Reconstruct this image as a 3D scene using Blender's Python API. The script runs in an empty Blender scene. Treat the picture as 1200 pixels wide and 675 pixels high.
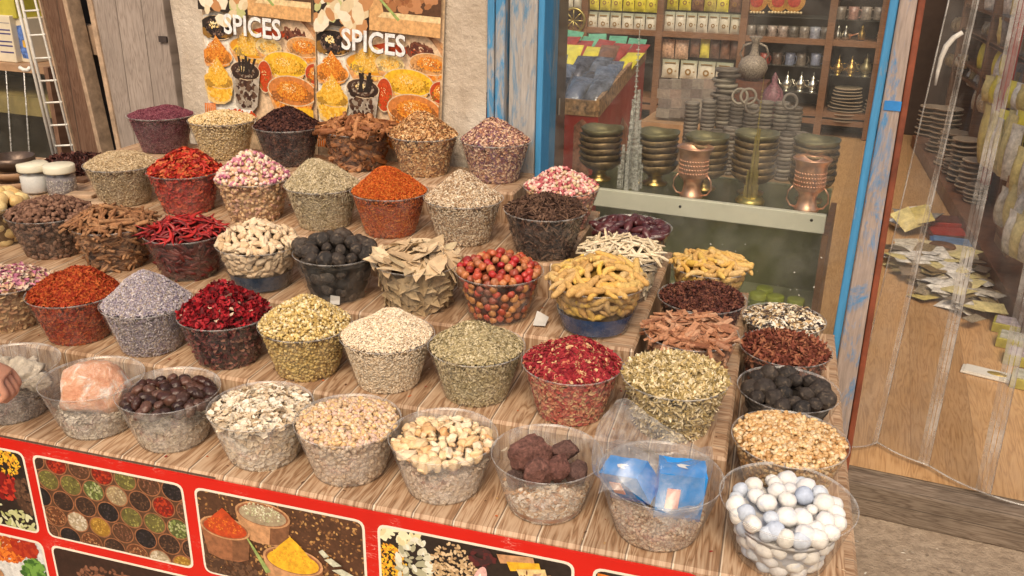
import bpy, math, random
import numpy as np
from mathutils import Vector, Matrix, Euler
random.seed(7); rng = np.random.default_rng(7)
PI = math.pi
S = bpy.context.scene
COL = S.collection

# ------------------------------------------------------------------ camera numbers (surveyed from the photograph)
F, PITCH, ROLL, YAW, CAMH = 1049.4, .37372, -.016577, .28098, 1.6
WALLROT = -.10206                      # the shop front is turned a little against the stall
_fw = np.array([-math.sin(YAW), math.cos(YAW), 0.]); _ri = np.array([math.cos(YAW), math.sin(YAW), 0.])
_F = math.cos(PITCH)*_fw - math.sin(PITCH)*np.array([0, 0, 1.]); _U = math.sin(PITCH)*_fw + math.cos(PITCH)*np.array([0, 0, 1.])
_R = math.cos(ROLL)*_ri - math.sin(ROLL)*_U; _UP = math.sin(ROLL)*_ri + math.cos(ROLL)*_U
CAM = np.array([0, 0, CAMH])
WU = np.array([math.cos(WALLROT), math.sin(WALLROT), 0.]); WN = np.array([-math.sin(WALLROT), math.cos(WALLROT), 0.])
WP = np.array([.32, 2.468, 0.])

def ray(x, y): return _R*((x-600)/F) - _UP*((y-337.5)/F) + _F
def at_z(x, y, z): d = ray(x, y); return CAM + d*((z-CAMH)/d[2])
def at_y(x, y, Y): d = ray(x, y); return CAM + d*(Y/d[1])
def at_x(x, y, X): d = ray(x, y); return CAM + d*(X/d[0])
def W(u, v, z): p = WP + WU*u + WN*v; return Vector((p[0], p[1], z))
def at_w(x, y, v):                     # a point of the plane v metres behind the shop front, as (u, z)
    d = ray(x, y); t = ((WP + WN*v - CAM) @ WN)/(d @ WN); p = CAM + d*t
    return float((p-WP) @ WU), float(p[2])

# ------------------------------------------------------------------ materials
MATS = {}
def new_mat(name):
    m = bpy.data.materials.new(name); m.use_nodes = True
    nt = m.node_tree; b = nt.nodes['Principled BSDF']
    return m, nt, b
def nd(nt, t, **k):
    n = nt.nodes.new(t)
    for a, v in k.items(): setattr(n, a, v)
    return n
def lk(nt, a, b): nt.links.new(a, b)
def ramp(nt, fac, stops, interp='LINEAR'):
    r = nd(nt, 'ShaderNodeValToRGB'); cr = r.color_ramp; cr.interpolation = interp
    while len(cr.elements) < len(stops): cr.elements.new(.5)
    for e, (p, c) in zip(cr.elements, stops):
        e.position = p; e.color = (*c[:3], 1) if len(c) >= 3 else (c[0],)*3+(1,)
    if len(stops) == 1: cr.elements[1].color = cr.elements[0].color
    if fac is not None: lk(nt, fac, r.inputs[0])
    return r.outputs[0]
def noise(nt, scale, detail=3, rough=.6, vec=None, dist=0):
    n = nd(nt, 'ShaderNodeTexNoise'); n.inputs['Scale'].default_value = scale; n.inputs['Detail'].default_value = detail
    n.inputs['Roughness'].default_value = rough; n.inputs['Distortion'].default_value = dist
    if vec is not None: lk(nt, vec, n.inputs['Vector'])
    return n.outputs['Fac']
def objco(nt, scale=None):
    t = nd(nt, 'ShaderNodeTexCoord').outputs['Object']
    if scale is None: return t
    m = nd(nt, 'ShaderNodeMapping'); m.inputs['Scale'].default_value = scale; lk(nt, t, m.inputs['Vector']); return m.outputs[0]
def mixc(nt, fac, a, b, mode='MIX'):
    m = nd(nt, 'ShaderNodeMix', data_type='RGBA', blend_type=mode)
    if isinstance(fac, (int, float)): m.inputs[0].default_value = fac
    else: lk(nt, fac, m.inputs[0])
    for i, c in ((6, a), (7, b)):
        if isinstance(c, tuple): m.inputs[i].default_value = (*c, 1)
        else: lk(nt, c, m.inputs[i])
    return m.outputs[2]
def math_(nt, op, a, b=None, c=None):
    m = nd(nt, 'ShaderNodeMath', operation=op)
    for i, v in enumerate((a, b, c)):
        if v is None: continue
        if isinstance(v, (int, float)): m.inputs[i].default_value = v
        else: lk(nt, v, m.inputs[i])
    return m.outputs[0]
def bump(nt, b, h, strength=.4, dist=.01):
    n = nd(nt, 'ShaderNodeBump'); n.inputs['Strength'].default_value = strength; n.inputs['Distance'].default_value = dist
    lk(nt, h, n.inputs['Height']); lk(nt, n.outputs[0], b.inputs['Normal'])

def M(name, c, rough=.6, metal=0, var=.25, scale=18, bmp=.15, bdist=.004, c2=None, spec=.5, coat=0):
    """a surface whose colour wanders with noise"""
    if name in MATS: return MATS[name]
    m, nt, b = new_mat(name)
    co = objco(nt); n = noise(nt, scale, 5, .65, co)
    lo = tuple(max(0, x*(1-var)) for x in c); hi = tuple(min(1, x*(1+var)) for x in (c2 or c))
    lk(nt, ramp(nt, n, [(.3, lo), (.7, hi)]), b.inputs['Base Color'])
    r = noise(nt, scale*2.3, 3, .6, co)
    lk(nt, math_(nt, 'MULTIPLY_ADD', r, .3, rough-.15), b.inputs['Roughness'])
    b.inputs['Metallic'].default_value = metal; b.inputs['Specular IOR Level'].default_value = spec
    b.inputs['Coat Weight'].default_value = coat
    if bmp: bump(nt, b, noise(nt, scale*4, 4, .6, co), bmp, bdist)
    MATS[name] = m; return m

def G(name, pal, rough=.75, fine=120, spec=.3, sheen=.35, bmp=.25, weights=None, sss=0):
    """loose grains: every separate grain draws its colour from a palette"""
    if name in MATS: return MATS[name]
    m, nt, b = new_mat(name)
    rp = nd(nt, 'ShaderNodeNewGeometry').outputs['Random Per Island']
    n = len(pal)
    w = np.array(weights if weights else [1]*n, float); w = np.concatenate([[0], np.cumsum(w/w.sum())[:-1]])
    c = ramp(nt, rp, [(float(w[i]), pal[i]) for i in range(n)], 'CONSTANT')
    co = objco(nt); f = noise(nt, fine, 4, .7, co)
    c = mixc(nt, 1.0, c, ramp(nt, f, [(.25, (1-sheen,)*3), (.75, (min(1.4, 1+sheen),)*3)]), 'MULTIPLY')  # noise mottles the grain colour lighter and darker
    lk(nt, c, b.inputs['Base Color']); b.inputs['Roughness'].default_value = rough; b.inputs['Specular IOR Level'].default_value = spec
    if sss:
        b.inputs['Subsurface Weight'].default_value = sss; b.inputs['Subsurface Radius'].default_value = (.01, .006, .003)
    if bmp: bump(nt, b, f, bmp, .003)
    MATS[name] = m; return m

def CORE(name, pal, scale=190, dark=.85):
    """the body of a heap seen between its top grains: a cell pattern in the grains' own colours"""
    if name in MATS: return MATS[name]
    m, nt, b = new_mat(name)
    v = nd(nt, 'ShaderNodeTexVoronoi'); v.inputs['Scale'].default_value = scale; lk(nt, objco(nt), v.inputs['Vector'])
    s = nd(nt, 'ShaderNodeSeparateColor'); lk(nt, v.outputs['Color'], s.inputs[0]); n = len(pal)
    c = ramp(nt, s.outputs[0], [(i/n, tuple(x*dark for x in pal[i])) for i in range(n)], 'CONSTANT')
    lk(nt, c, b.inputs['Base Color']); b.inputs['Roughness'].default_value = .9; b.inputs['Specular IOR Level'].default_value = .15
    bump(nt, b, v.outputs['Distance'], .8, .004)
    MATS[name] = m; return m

def clear_plastic(name, tint=(.97, .965, .95), haze=.05, gloss=.14, rough=.12, scuff=40, edge=.5, wob=.25):
    if name in MATS: return MATS[name]
    m, nt, b = new_mat(name); nt.nodes.remove(b); out = nt.nodes['Material Output']
    tr = nd(nt, 'ShaderNodeBsdfTransparent'); tr.inputs[0].default_value = (*tint, 1)
    gl = nd(nt, 'ShaderNodeBsdfGlossy'); gl.inputs['Roughness'].default_value = rough
    df = nd(nt, 'ShaderNodeBsdfDiffuse'); df.inputs[0].default_value = (.8, .78, .75, 1)
    co = objco(nt)
    n1 = noise(nt, scuff, 5, .7, co)
    h = ramp(nt, n1, [(.4, (haze*.35,)), (.75, (haze*2.2,))])
    m1 = nd(nt, 'ShaderNodeMixShader'); lk(nt, h, m1.inputs[0]); lk(nt, tr.outputs[0], m1.inputs[1]); lk(nt, df.outputs[0], m1.inputs[2])
    lw = nd(nt, 'ShaderNodeLayerWeight'); lw.inputs['Blend'].default_value = .25
    f = math_(nt, 'MULTIPLY_ADD', lw.outputs['Facing'], edge, gloss*.3)
    f = math_(nt, 'MULTIPLY', f, .75)
    m2 = nd(nt, 'ShaderNodeMixShader'); lk(nt, f, m2.inputs[0]); lk(nt, m1.outputs[0], m2.inputs[1]); lk(nt, gl.outputs[0], m2.inputs[2])
    bn = nd(nt, 'ShaderNodeBump'); bn.inputs['Strength'].default_value = wob; bn.inputs['Distance'].default_value = .002
    lk(nt, noise(nt, scuff*1.5, 4, .6, co), bn.inputs['Height']); lk(nt, bn.outputs[0], gl.inputs['Normal'])
    lk(nt, m2.outputs[0], out.inputs[0]); MATS[name] = m; return m

def planks(name, along, across, width, cols, joint, dirt=.5, gscale=1.0, jointw=.035, rough=.55, offs=0., rings_=11., ringk=.9):
    """boards: along / across are vectors in object space picking the grain and the board direction"""
    if name in MATS: return MATS[name]
    m, nt, b = new_mat(name); co = objco(nt)
    def dot(v):
        d = nd(nt, 'ShaderNodeVectorMath', operation='DOT_PRODUCT'); lk(nt, co, d.inputs[0]); d.inputs[1].default_value = v; return d.outputs['Value']
    a = dot(along); c = math_(nt, 'ADD', math_(nt, 'DIVIDE', dot(across), width), 100+offs)
    fl = math_(nt, 'FLOOR', c); fr = math_(nt, 'FRACT', c)
    wn = nd(nt, 'ShaderNodeTexWhiteNoise', noise_dimensions='1D'); lk(nt, fl, wn.inputs['W'])
    cv = nd(nt, 'ShaderNodeCombineXYZ'); lk(nt, math_(nt, 'MULTIPLY', c, width*22*gscale), cv.inputs[0])
    lk(nt, math_(nt, 'MULTIPLY_ADD', a, 2.2*gscale, math_(nt, 'MULTIPLY', wn.outputs['Value'], 37.)), cv.inputs[1])
    lk(nt, math_(nt, 'MULTIPLY', fl, 3.17), cv.inputs[2])
    n = noise(nt, 1.6, 3, .55, cv.outputs[0], .4)
    rings = math_(nt, 'FRACT', math_(nt, 'MULTIPLY', n, rings_))
    rings = math_(nt, 'ABSOLUTE', math_(nt, 'SUBTRACT', rings, .5))
    cv2 = nd(nt, 'ShaderNodeVectorMath', operation='MULTIPLY'); lk(nt, cv.outputs[0], cv2.inputs[0]); cv2.inputs[1].default_value = (9, 1.6, 1)
    fine = noise(nt, 3., 4, .7, cv2.outputs[0])
    f = math_(nt, 'ADD', math_(nt, 'MULTIPLY', rings, ringk), math_(nt, 'MULTIPLY', fine, .55))
    base = ramp(nt, f, [(.12, cols[0]), (.42, cols[1]), (.8, cols[2])])
    tone = ramp(nt, wn.outputs['Value'], [(0, (.82, .8, .78)), (1, (1.12, 1.1, 1.08))])
    base = mixc(nt, 1., base, tone, 'MULTIPLY')
    d = noise(nt, 6, 5, .7, co)
    base = mixc(nt, math_(nt, 'MULTIPLY', ramp(nt, d, [(.45, (0,)), (.75, (1,))]), dirt), base, tuple(x*.55 for x in cols[1]))
    jm = math_(nt, 'LESS_THAN', fr, jointw); jl = math_(nt, 'MULTIPLY', math_(nt, 'LESS_THAN', fr, jointw*2), 1.)
    base = mixc(nt, math_(nt, 'MULTIPLY', jl, .65), base, joint[1]); base = mixc(nt, math_(nt, 'MULTIPLY', jm, .85), base, joint[0])
    lk(nt, base, b.inputs['Base Color']); b.inputs['Roughness'].default_value = rough; b.inputs['Specular IOR Level'].default_value = .35
    bump(nt, b, math_(nt, 'SUBTRACT', f, math_(nt, 'MULTIPLY', jm, 1.5)), .18, .003)
    MATS[name] = m; return m

def worn_paint(name, under, paint, amount=.5, scale=(9, 9, 2.2), rough=.6):
    if name in MATS: return MATS[name]
    m, nt, b = new_mat(name); co = objco(nt, scale)
    n = noise(nt, 1.6, 8, .72, co, .6); k = ramp(nt, n, [(amount-.04, (0,)), (amount+.05, (1,))])
    g = noise(nt, 5, 5, .7, objco(nt, (30, 30, 2.5)))
    u = ramp(nt, g, [(.25, tuple(x*.6 for x in under)), (.75, tuple(min(1, x*1.25) for x in under))])
    p = ramp(nt, g, [(.2, tuple(x*.75 for x in paint)), (.8, tuple(min(1, x*1.15) for x in paint))])
    lk(nt, mixc(nt, k, u, p), b.inputs['Base Color']); b.inputs['Roughness'].default_value = rough
    bump(nt, b, math_(nt, 'ADD', math_(nt, 'MULTIPLY', k, .5), math_(nt, 'MULTIPLY', g, .6)), .35, .004)
    MATS[name] = m; return m

# ------------------------------------------------------------------ mesh building
class MB:
    def __init__(s): s.v = []; s.f = []; s.m = []; s.sm = []
    def add(s, vs, fs, mi=0, smooth=False):
        o = len(s.v); s.v += [tuple(float(c) for c in p) for p in vs]
        for f in fs: s.f.append(tuple(i+o for i in f)); s.m.append(mi); s.sm.append(smooth)
        return s
    def box(s, x0, x1, y0, y1, z0, z1, mi=0):
        return s.add([(x0,y0,z0),(x1,y0,z0),(x1,y1,z0),(x0,y1,z0),(x0,y0,z1),(x1,y0,z1),(x1,y1,z1),(x0,y1,z1)],
                     [(0,3,2,1),(4,5,6,7),(0,1,5,4),(1,2,6,5),(2,3,7,6),(3,0,4,7)], mi)
    def hexa(s, p, mi=0):              # eight corners, bottom four then top four
        return s.add(p, [(0,3,2,1),(4,5,6,7),(0,1,5,4),(1,2,6,5),(2,3,7,6),(3,0,4,7)], mi)
    def lathe(s, prof, n=32, c=(0,0,0), mi=0, smooth=True, flute=0, nfl=40, closed=False):
        vs = []; fs = []
        for r, z in prof:
            for i in range(n):
                a = 2*PI*i/n; q = r*(1+flute*math.cos(nfl*a)); vs.append((c[0]+q*math.cos(a), c[1]+q*math.sin(a), c[2]+z))
        k = len(prof)
        for j in range(k-1):
            for i in range(n): a = j*n+i; b = j*n+(i+1) % n; fs.append((a, b, b+n, a+n))
        if closed: fs.append(tuple(range(n))[::-1]); fs.append(tuple(range((k-1)*n, k*n)))
        return s.add(vs, fs, mi, smooth)
    def tube(s, pts, r, n=8, mi=0, smooth=True, cap=True):
        pts = [Vector(p) for p in pts]; rs = r if hasattr(r, '__len__') else [r]*len(pts)
        vs = []; fs = []; up = Vector((0.13, .21, 1)).normalized()
        for i, p in enumerate(pts):
            t = (pts[min(i+1, len(pts)-1)]-pts[max(i-1, 0)]).normalized()
            a = t.cross(up)
            if a.length < .05: a = t.cross(Vector((1, 0, 0)))
            a.normalize(); b = a.cross(t)
            for k in range(n): q = 2*PI*k/n; vs.append(p + (a*math.cos(q)+b*math.sin(q))*rs[i])
        for i in range(len(pts)-1):
            for k in range(n): x = i*n+k; y = i*n+(k+1) % n; fs.append((x, x+n, y+n, y))
        if cap: fs.append(tuple(range(n))); fs.append(tuple(range((len(pts)-1)*n, len(pts)*n))[::-1])
        return s.add(vs, fs, mi, smooth)
    def prism(s, pts, y0, y1, mi=0):   # outline in x,z, extruded along y
        n = len(pts); vs = [(x, y0, z) for x, z in pts]+[(x, y1, z) for x, z in pts]
        fs = [tuple(range(n)), tuple(range(n, 2*n))[::-1]]+[(i, i+n, (i+1) % n+n, (i+1) % n) for i in range(n)]
        return s.add(vs, fs, mi)
    def build(s, name, mats, parent=None, loc=(0, 0, 0), rotz=0):
        me = bpy.data.meshes.new(name); me.from_pydata(s.v, [], s.f)
        for m in (mats if isinstance(mats, (list, tuple)) else [mats]): me.materials.append(m)
        me.polygons.foreach_set('material_index', s.m); me.polygons.foreach_set('use_smooth', s.sm); me.update()
        return link(name, me, parent, loc, rotz)
def link(name, me, parent=None, loc=(0, 0, 0), rotz=0):
    o = bpy.data.objects.new(name, me); COL.objects.link(o)
    o.location = loc; o.rotation_euler = (0, 0, rotz)
    if parent is not None: o.parent = parent
    return o
def tag(o, label, cat, group=None, kind=None):
    o['label'] = label; o['category'] = cat
    if group: o['group'] = group
    if kind: o['kind'] = kind
    return o
def empty(name, label, cat, loc=(0, 0, 0), rotz=0, group=None):
    o = bpy.data.objects.new(name, None); COL.objects.link(o); o.empty_display_size = .05
    o.location = loc; o.rotation_euler = (0, 0, rotz); return tag(o, label, cat, group)
def copy_thing(o, loc=None, rot=None, label=None, parent=None):
    c = o.copy(); COL.objects.link(c); c.parent = parent
    if loc is not None: c.location = loc
    if rot is not None: c.rotation_euler = rot
    if label: c['label'] = label
    for ch in list(o.children): copy_thing(ch, parent=c)
    return c
def bevel(o, w=.003, seg=2):
    b = o.modifiers.new('Bevel', 'BEVEL'); b.width = w; b.segments = seg; b.limit_method = 'ANGLE'; return o
def text_mesh(body, size, bold=.0, extrude=.0):
    cu = bpy.data.curves.new('lettering', 'FONT'); cu.body = body; cu.size = size; cu.offset = bold; cu.extrude = extrude; cu.resolution_u = 3
    cu.align_x = 'CENTER'; cu.align_y = 'CENTER'
    ob = bpy.data.objects.new('lettering', cu); COL.objects.link(ob)
    dg = bpy.context.evaluated_depsgraph_get(); me = bpy.data.meshes.new_from_object(ob.evaluated_get(dg))
    COL.objects.unlink(ob); bpy.data.objects.remove(ob); bpy.data.curves.remove(cu)
    return me

# ------------------------------------------------------------------ loose goods
def base_shape(kind):
    if kind == 'seed':
        v = [(1,0,0),(-1,0,0),(0,1,0),(0,-1,0),(0,0,1),(0,0,-1)]
        f = [(0,2,4),(2,1,4),(1,3,4),(3,0,4),(2,0,5),(1,2,5),(3,1,5),(0,3,5)]
    elif kind == 'ball':
        t = (1+5**.5)/2; v = [(-1,t,0),(1,t,0),(-1,-t,0),(1,-t,0),(0,-1,t),(0,1,t),(0,-1,-t),(0,1,-t),(t,0,-1),(t,0,1),(-t,0,-1),(-t,0,1)]
        q = (1+t*t)**.5; v = [tuple(c/q for c in p) for p in v]
        f = [(0,11,5),(0,5,1),(0,1,7),(0,7,10),(0,10,11),(1,5,9),(5,11,4),(11,10,2),(10,7,6),(7,1,8),(3,9,4),(3,4,2),(3,2,6),(3,6,8),(3,8,9),(4,9,5),(2,4,11),(6,2,10),(8,6,7),(9,8,1)]
    elif kind == 'stick':
        v = [(x, math.cos(a), math.sin(a)) for x in (-1, 1) for a in (0, 2.1, 4.2)]
        f = [(0,1,4),(0,4,3),(1,2,5),(1,5,4),(2,0,3),(2,3,5),(0,2,1),(3,4,5)]
    elif kind == 'flake':              # a curled chip
        v = [(-1,-.6,0),(-.2,-1,.35),(.9,-.5,.1),(1,.5,-.1),(.1,1,.4),(-.9,.6,.1),(0,0,-.35)]
        f = [(i, (i+1) % 6, 6) for i in range(6)]
    elif kind == 'curl':               # a bent petal strip
        v = []
        for i in range(4):
            a = -1.1+2.2*i/3; w = (.5, .9, .9, .35)[i]; v += [(math.sin(a), -w, 1-math.cos(a)*1.2), (math.sin(a), w, 1-math.cos(a)*1.1)]
        f = []
        for i in range(3): a = 2*i; f += [(a, a+2, a+3), (a, a+3, a+1)]
    return np.array(v, float), np.array(f, int)

def swarm(pos, nrm, kind, size, tilt=.35, jit=.25, spin=True):
    """one mesh of many little pieces lying on a surface; size = half lengths (l, w, h)"""
    v, f = base_shape(kind); n = len(pos)
    nz = nrm + rng.normal(0, tilt, (n, 3)); nz /= np.linalg.norm(nz, axis=1)[:, None]
    t = rng.normal(0, 1, (n, 3)); t -= nz*np.sum(t*nz, axis=1)[:, None]; t /= np.linalg.norm(t, axis=1)[:, None]
    b = np.cross(nz, t)
    sc = np.array(size)[None, :]*np.clip(1+rng.normal(0, jit, (n, 3)), .45, 1.8)
    L = v[None]*sc[:, None, :]
    L = L*(1+rng.normal(0, .12, L.shape))
    P = pos[:, None, :] + L[..., 0:1]*t[:, None]+L[..., 1:2]*b[:, None]+L[..., 2:3]*nz[:, None]
    Fc = f[None]+(np.arange(n)*len(v))[:, None, None]
    return P.reshape(-1, 3), Fc.reshape(-1, 3)
def np_mesh(name, V, Fc, mat, smooth=False):
    me = bpy.data.meshes.new(name); nv, nf = len(V), len(Fc)
    me.vertices.add(nv); me.vertices.foreach_set('co', np.asarray(V, np.float32).ravel())
    me.loops.add(nf*3); me.loops.foreach_set('vertex_index', np.asarray(Fc, np.int32).ravel())
    me.polygons.add(nf); me.polygons.foreach_set('loop_start', np.arange(0, nf*3, 3, dtype=np.int32))
    me.polygons.foreach_set('use_smooth', np.full(nf, smooth)); me.update(calc_edges=True); me.validate()
    for m in (mat if isinstance(mat, (list, tuple)) else [mat]): me.materials.append(m)
    return me

class Heap:
    """the body of goods in a bowl: a cone over a tapered cup, in bowl space (z from the bowl's foot)"""
    def __init__(s, R, r0, h, fill, hc, lump=.0055, peak=.06, off=None, pw=None, raw=False):
        if not raw:                        # heights were read with the rim 21 % lower: keep the tops where they are
            pk = h*.79*fill+hc
            if hc > .05: hc = pk-h*fill
            else: hc *= .42; fill = min(.99, (pk-hc)/h)
        if off is None: off = tuple(rng.uniform(-.011, .011, 2))
        s.R, s.r0, s.h, s.fill, s.hc, s.lump, s.peak, s.off, s.pw = R, r0, h, fill, hc, lump, peak, off, pw
        s.ph = rng.uniform(0, 6.28, 12); s.zf = h*fill
        s.Rf = s.rad(s.zf)
    def rad(s, z): return (s.r0+(s.R-s.r0)*np.clip(z/s.h, 0, 1))*.965-.0015
    def top(s, x, y):
        R = s.Rf; xx = (x-s.off[0]*(1-np.hypot(x, y)/R))/R; yy = (y-s.off[1]*(1-np.hypot(x, y)/R))/R
        t = np.clip(np.hypot(xx, yy), 0, 1); e = s.peak
        g = (math.sqrt(1+e)-np.sqrt(t*t+e))/(math.sqrt(1+e)-math.sqrt(e)) if s.pw is None else 1-t**s.pw
        p = s.ph; k = 2.2/R
        l = np.sin(k*x+p[0])*np.cos(k*y*1.2+p[1])+.6*np.sin(2.1*k*x+p[2])*np.sin(1.9*k*y+p[3])+.35*np.sin(4.3*k*x+p[4]+3*y/R)*np.sin(4.7*k*y+p[5])
        return s.zf+s.hc*g+s.lump*l*(1-t**4)
    def nrm(s, x, y):
        d = .004; gx = (s.top(x+d, y)-s.top(x-d, y))/(2*d); gy = (s.top(x, y+d)-s.top(x, y-d))/(2*d)
        n = np.stack([-gx, -gy, np.ones_like(gx)], 1); return n/np.linalg.norm(n, axis=1)[:, None]
    def sample_top(s, n):
        r = s.Rf*np.sqrt(rng.uniform(0, 1, n)); a = rng.uniform(0, 2*PI, n); x, y = r*np.cos(a), r*np.sin(a)
        return np.stack([x, y, s.top(x, y)], 1), s.nrm(x, y)
    def sample_side(s, n, lo=.0):
        z = s.zf*(lo+(1-lo)*rng.uniform(0, 1, n)); a = rng.uniform(0, 2*PI, n); r = s.rad(z)
        return np.stack([r*np.cos(a), r*np.sin(a), z], 1), np.stack([np.cos(a), np.sin(a), np.zeros(n)], 1)
    def core(s, name, mat, shrink=.97, down=.003, n=40):
        prof_t = np.linspace(0, 1, 12); V = []; Fc = []
        rings = []
        for z in np.linspace(.002, s.zf, 5): rings.append(('s', z))
        for t in prof_t[::-1]: rings.append(('t', t))
        for k, q in rings:
            for i in range(n):
                a = 2*PI*i/n
                if k == 's': r = s.rad(q)*shrink; V.append((r*math.cos(a), r*math.sin(a), q-down*.5 if q > .01 else q))
                else:
                    r = s.Rf*q*shrink; x, y = r*math.cos(a), r*math.sin(a); V.append((x, y, float(s.top(x/shrink, y/shrink))-down))
        for j in range(len(rings)-1):
            for i in range(n): a = j*n+i; b = j*n+(i+1) % n; Fc += [(a, b, b+n), (a, b+n, a+n)]
        for i in range(1, n-1): Fc.append((0, i+1, i))
        return np_mesh(name, V, Fc, mat, True)
def join_np(a, b):                     # (V,F),(V,F)
    return np.concatenate([a[0], b[0]]), np.concatenate([a[1], b[1]+len(a[0])])
# ================================================================== THE STALL
TZ = {1: .575, 2: .665, 3: .755, 4: .845, 5: .935}
wood_front = planks('stall_boards', (0, 1, -1), (1, 0, 0), .082, [(.12, .060, .030), (.37, .222, .128), (.54, .385, .26)], [(.09, .05, .03), (.74, .62, .48)], .42, .92, .032, rings_=8., ringk=1.15)
wood_side = planks('stall_boards_side', (1, 0, -1), (0, 1, 0), .055, [(.13, .066, .033), (.38, .23, .135), (.54, .385, .26)], [(.11, .065, .04), (.58, .45, .32)], .42, .92, rings_=8., ringk=1.15)
stall = empty('spice_stall', 'stepped wooden spice stall with a red printed front, standing against the shop wall', 'market stall', (-1.2, 1.9, 0))
def at_stall(o): o.parent = stall; o.location = (1.2, -1.9, 0); return o
def step(k, x0, x1, y0, y1, z0, z1, strip):
    b = MB(); e = .006
    xs = x1-strip
    # top split into the front boards and the strip wrapped round from the side, edges eased by a small chamfer
    b.add([(x0,y0+e,z1),(xs,y0+e,z1),(xs,y1,z1),(x0,y1,z1)], [(0,1,2,3)], 0)
    b.add([(xs,y0+e,z1),(x1-e,y0+e,z1),(x1-e,y1,z1),(xs,y1,z1)], [(0,1,2,3)], 1)
    b.add([(x0,y0,z1-e),(x1,y0,z1-e),(x1-e,y0+e,z1),(x0,y0+e,z1)], [(0,1,2,3)], 0)
    b.add([(x1,y0,z1-e),(x1,y1,z1-e),(x1-e,y1,z1),(x1-e,y0+e,z1)], [(0,1,2,3)], 1)
    b.add([(x0,y0,z0),(x1,y0,z0),(x1,y0,z1-e),(x0,y0,z1-e)], [(0,1,2,3)], 0)
    b.add([(x1,y0,z0),(x1,y1,z0),(x1,y1,z1-e),(x1,y0,z1-e)], [(0,1,2,3)], 1)
    b.add([(x0,y0,z0),(x0,y1,z0),(x0,y1,z1),(x0,y0,z1)], [(0,1,2,3)], 1)
    b.add([(x0,y1,z0),(x1,y1,z0),(x1,y1,z1),(x0,y1,z1)], [(0,1,2,3)], 0)
    at_stall(b.build('step', [wood_front, wood_side]))
step(1, -2.75, .235, 1.32, 2.455, .505, TZ[1], .022)
step(2, -2.75, -.010, 1.555, 2.47, TZ[1]+.0005, TZ[2], .030)
step(3, -2.75, -.236, 1.797, 2.49, TZ[2]+.0005, TZ[3], .075)
step(4, -2.60, -.462, 2.035, 2.53, TZ[3]+.0005, TZ[4], .060)
step(5, -2.04, -.672, 2.325, 2.56, TZ[4]+.0005, TZ[5], .045)
dark_wood = M('rough_dark_wood', (.09, .06, .04), .8, scale=25)
for x in (-2.6, -1.3, .19):
    for y in (1.40, 2.38):
        at_stall(MB().box(x-.02, x+.02, y-.02, y+.02, 0, .505).build('leg', dark_wood))
# ---- red printed front
red = M('red_print', (.60, .013, .007), .38, var=.10, scale=3, bmp=.05)
_nt = red.node_tree; _b = _nt.nodes['Principled BSDF']; _c = _b.inputs['Base Color'].links[0].from_socket
_s = noise(_nt, 7, 3, .5, objco(_nt, (3, 1, 16)), 1.2); _s2 = noise(_nt, 9, 2, .5, objco(_nt, (1, 1, 1)))
_k = math_(_nt, 'MULTIPLY', ramp(_nt, math_(_nt, 'ABSOLUTE', math_(_nt, 'SUBTRACT', _s, .5)), [(.004, (1,)), (.012, (0,))]), ramp(_nt, _s2, [(.56, (0,)), (.66, (.75,))]))
lk(_nt, mixc(_nt, _k, _c, (.80, .42, .34)), _b.inputs['Base Color'])
cream = M('cream_print', (.80, .72, .60), .45, var=.06, bmp=0)
bx = -.012
pts = [(-2.74, .02), (bx, .02), (bx, .52)] + [(bx-.035+.035*math.cos(a), .532+.035*math.sin(a)) for a in (0, .5, 1.0, 1.57)] + [(-2.74, .567)]
banner = at_stall(MB().prism(pts, 1.312, 1.3185).build('printed_front', red))
# dark strip painting the shade in the gap between print and board, and a few scratches
at_stall(MB().box(-2.74, -1.0, 1.3195, 1.3235, .567, .5705).build('edge_strip', dark_wood))

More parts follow.
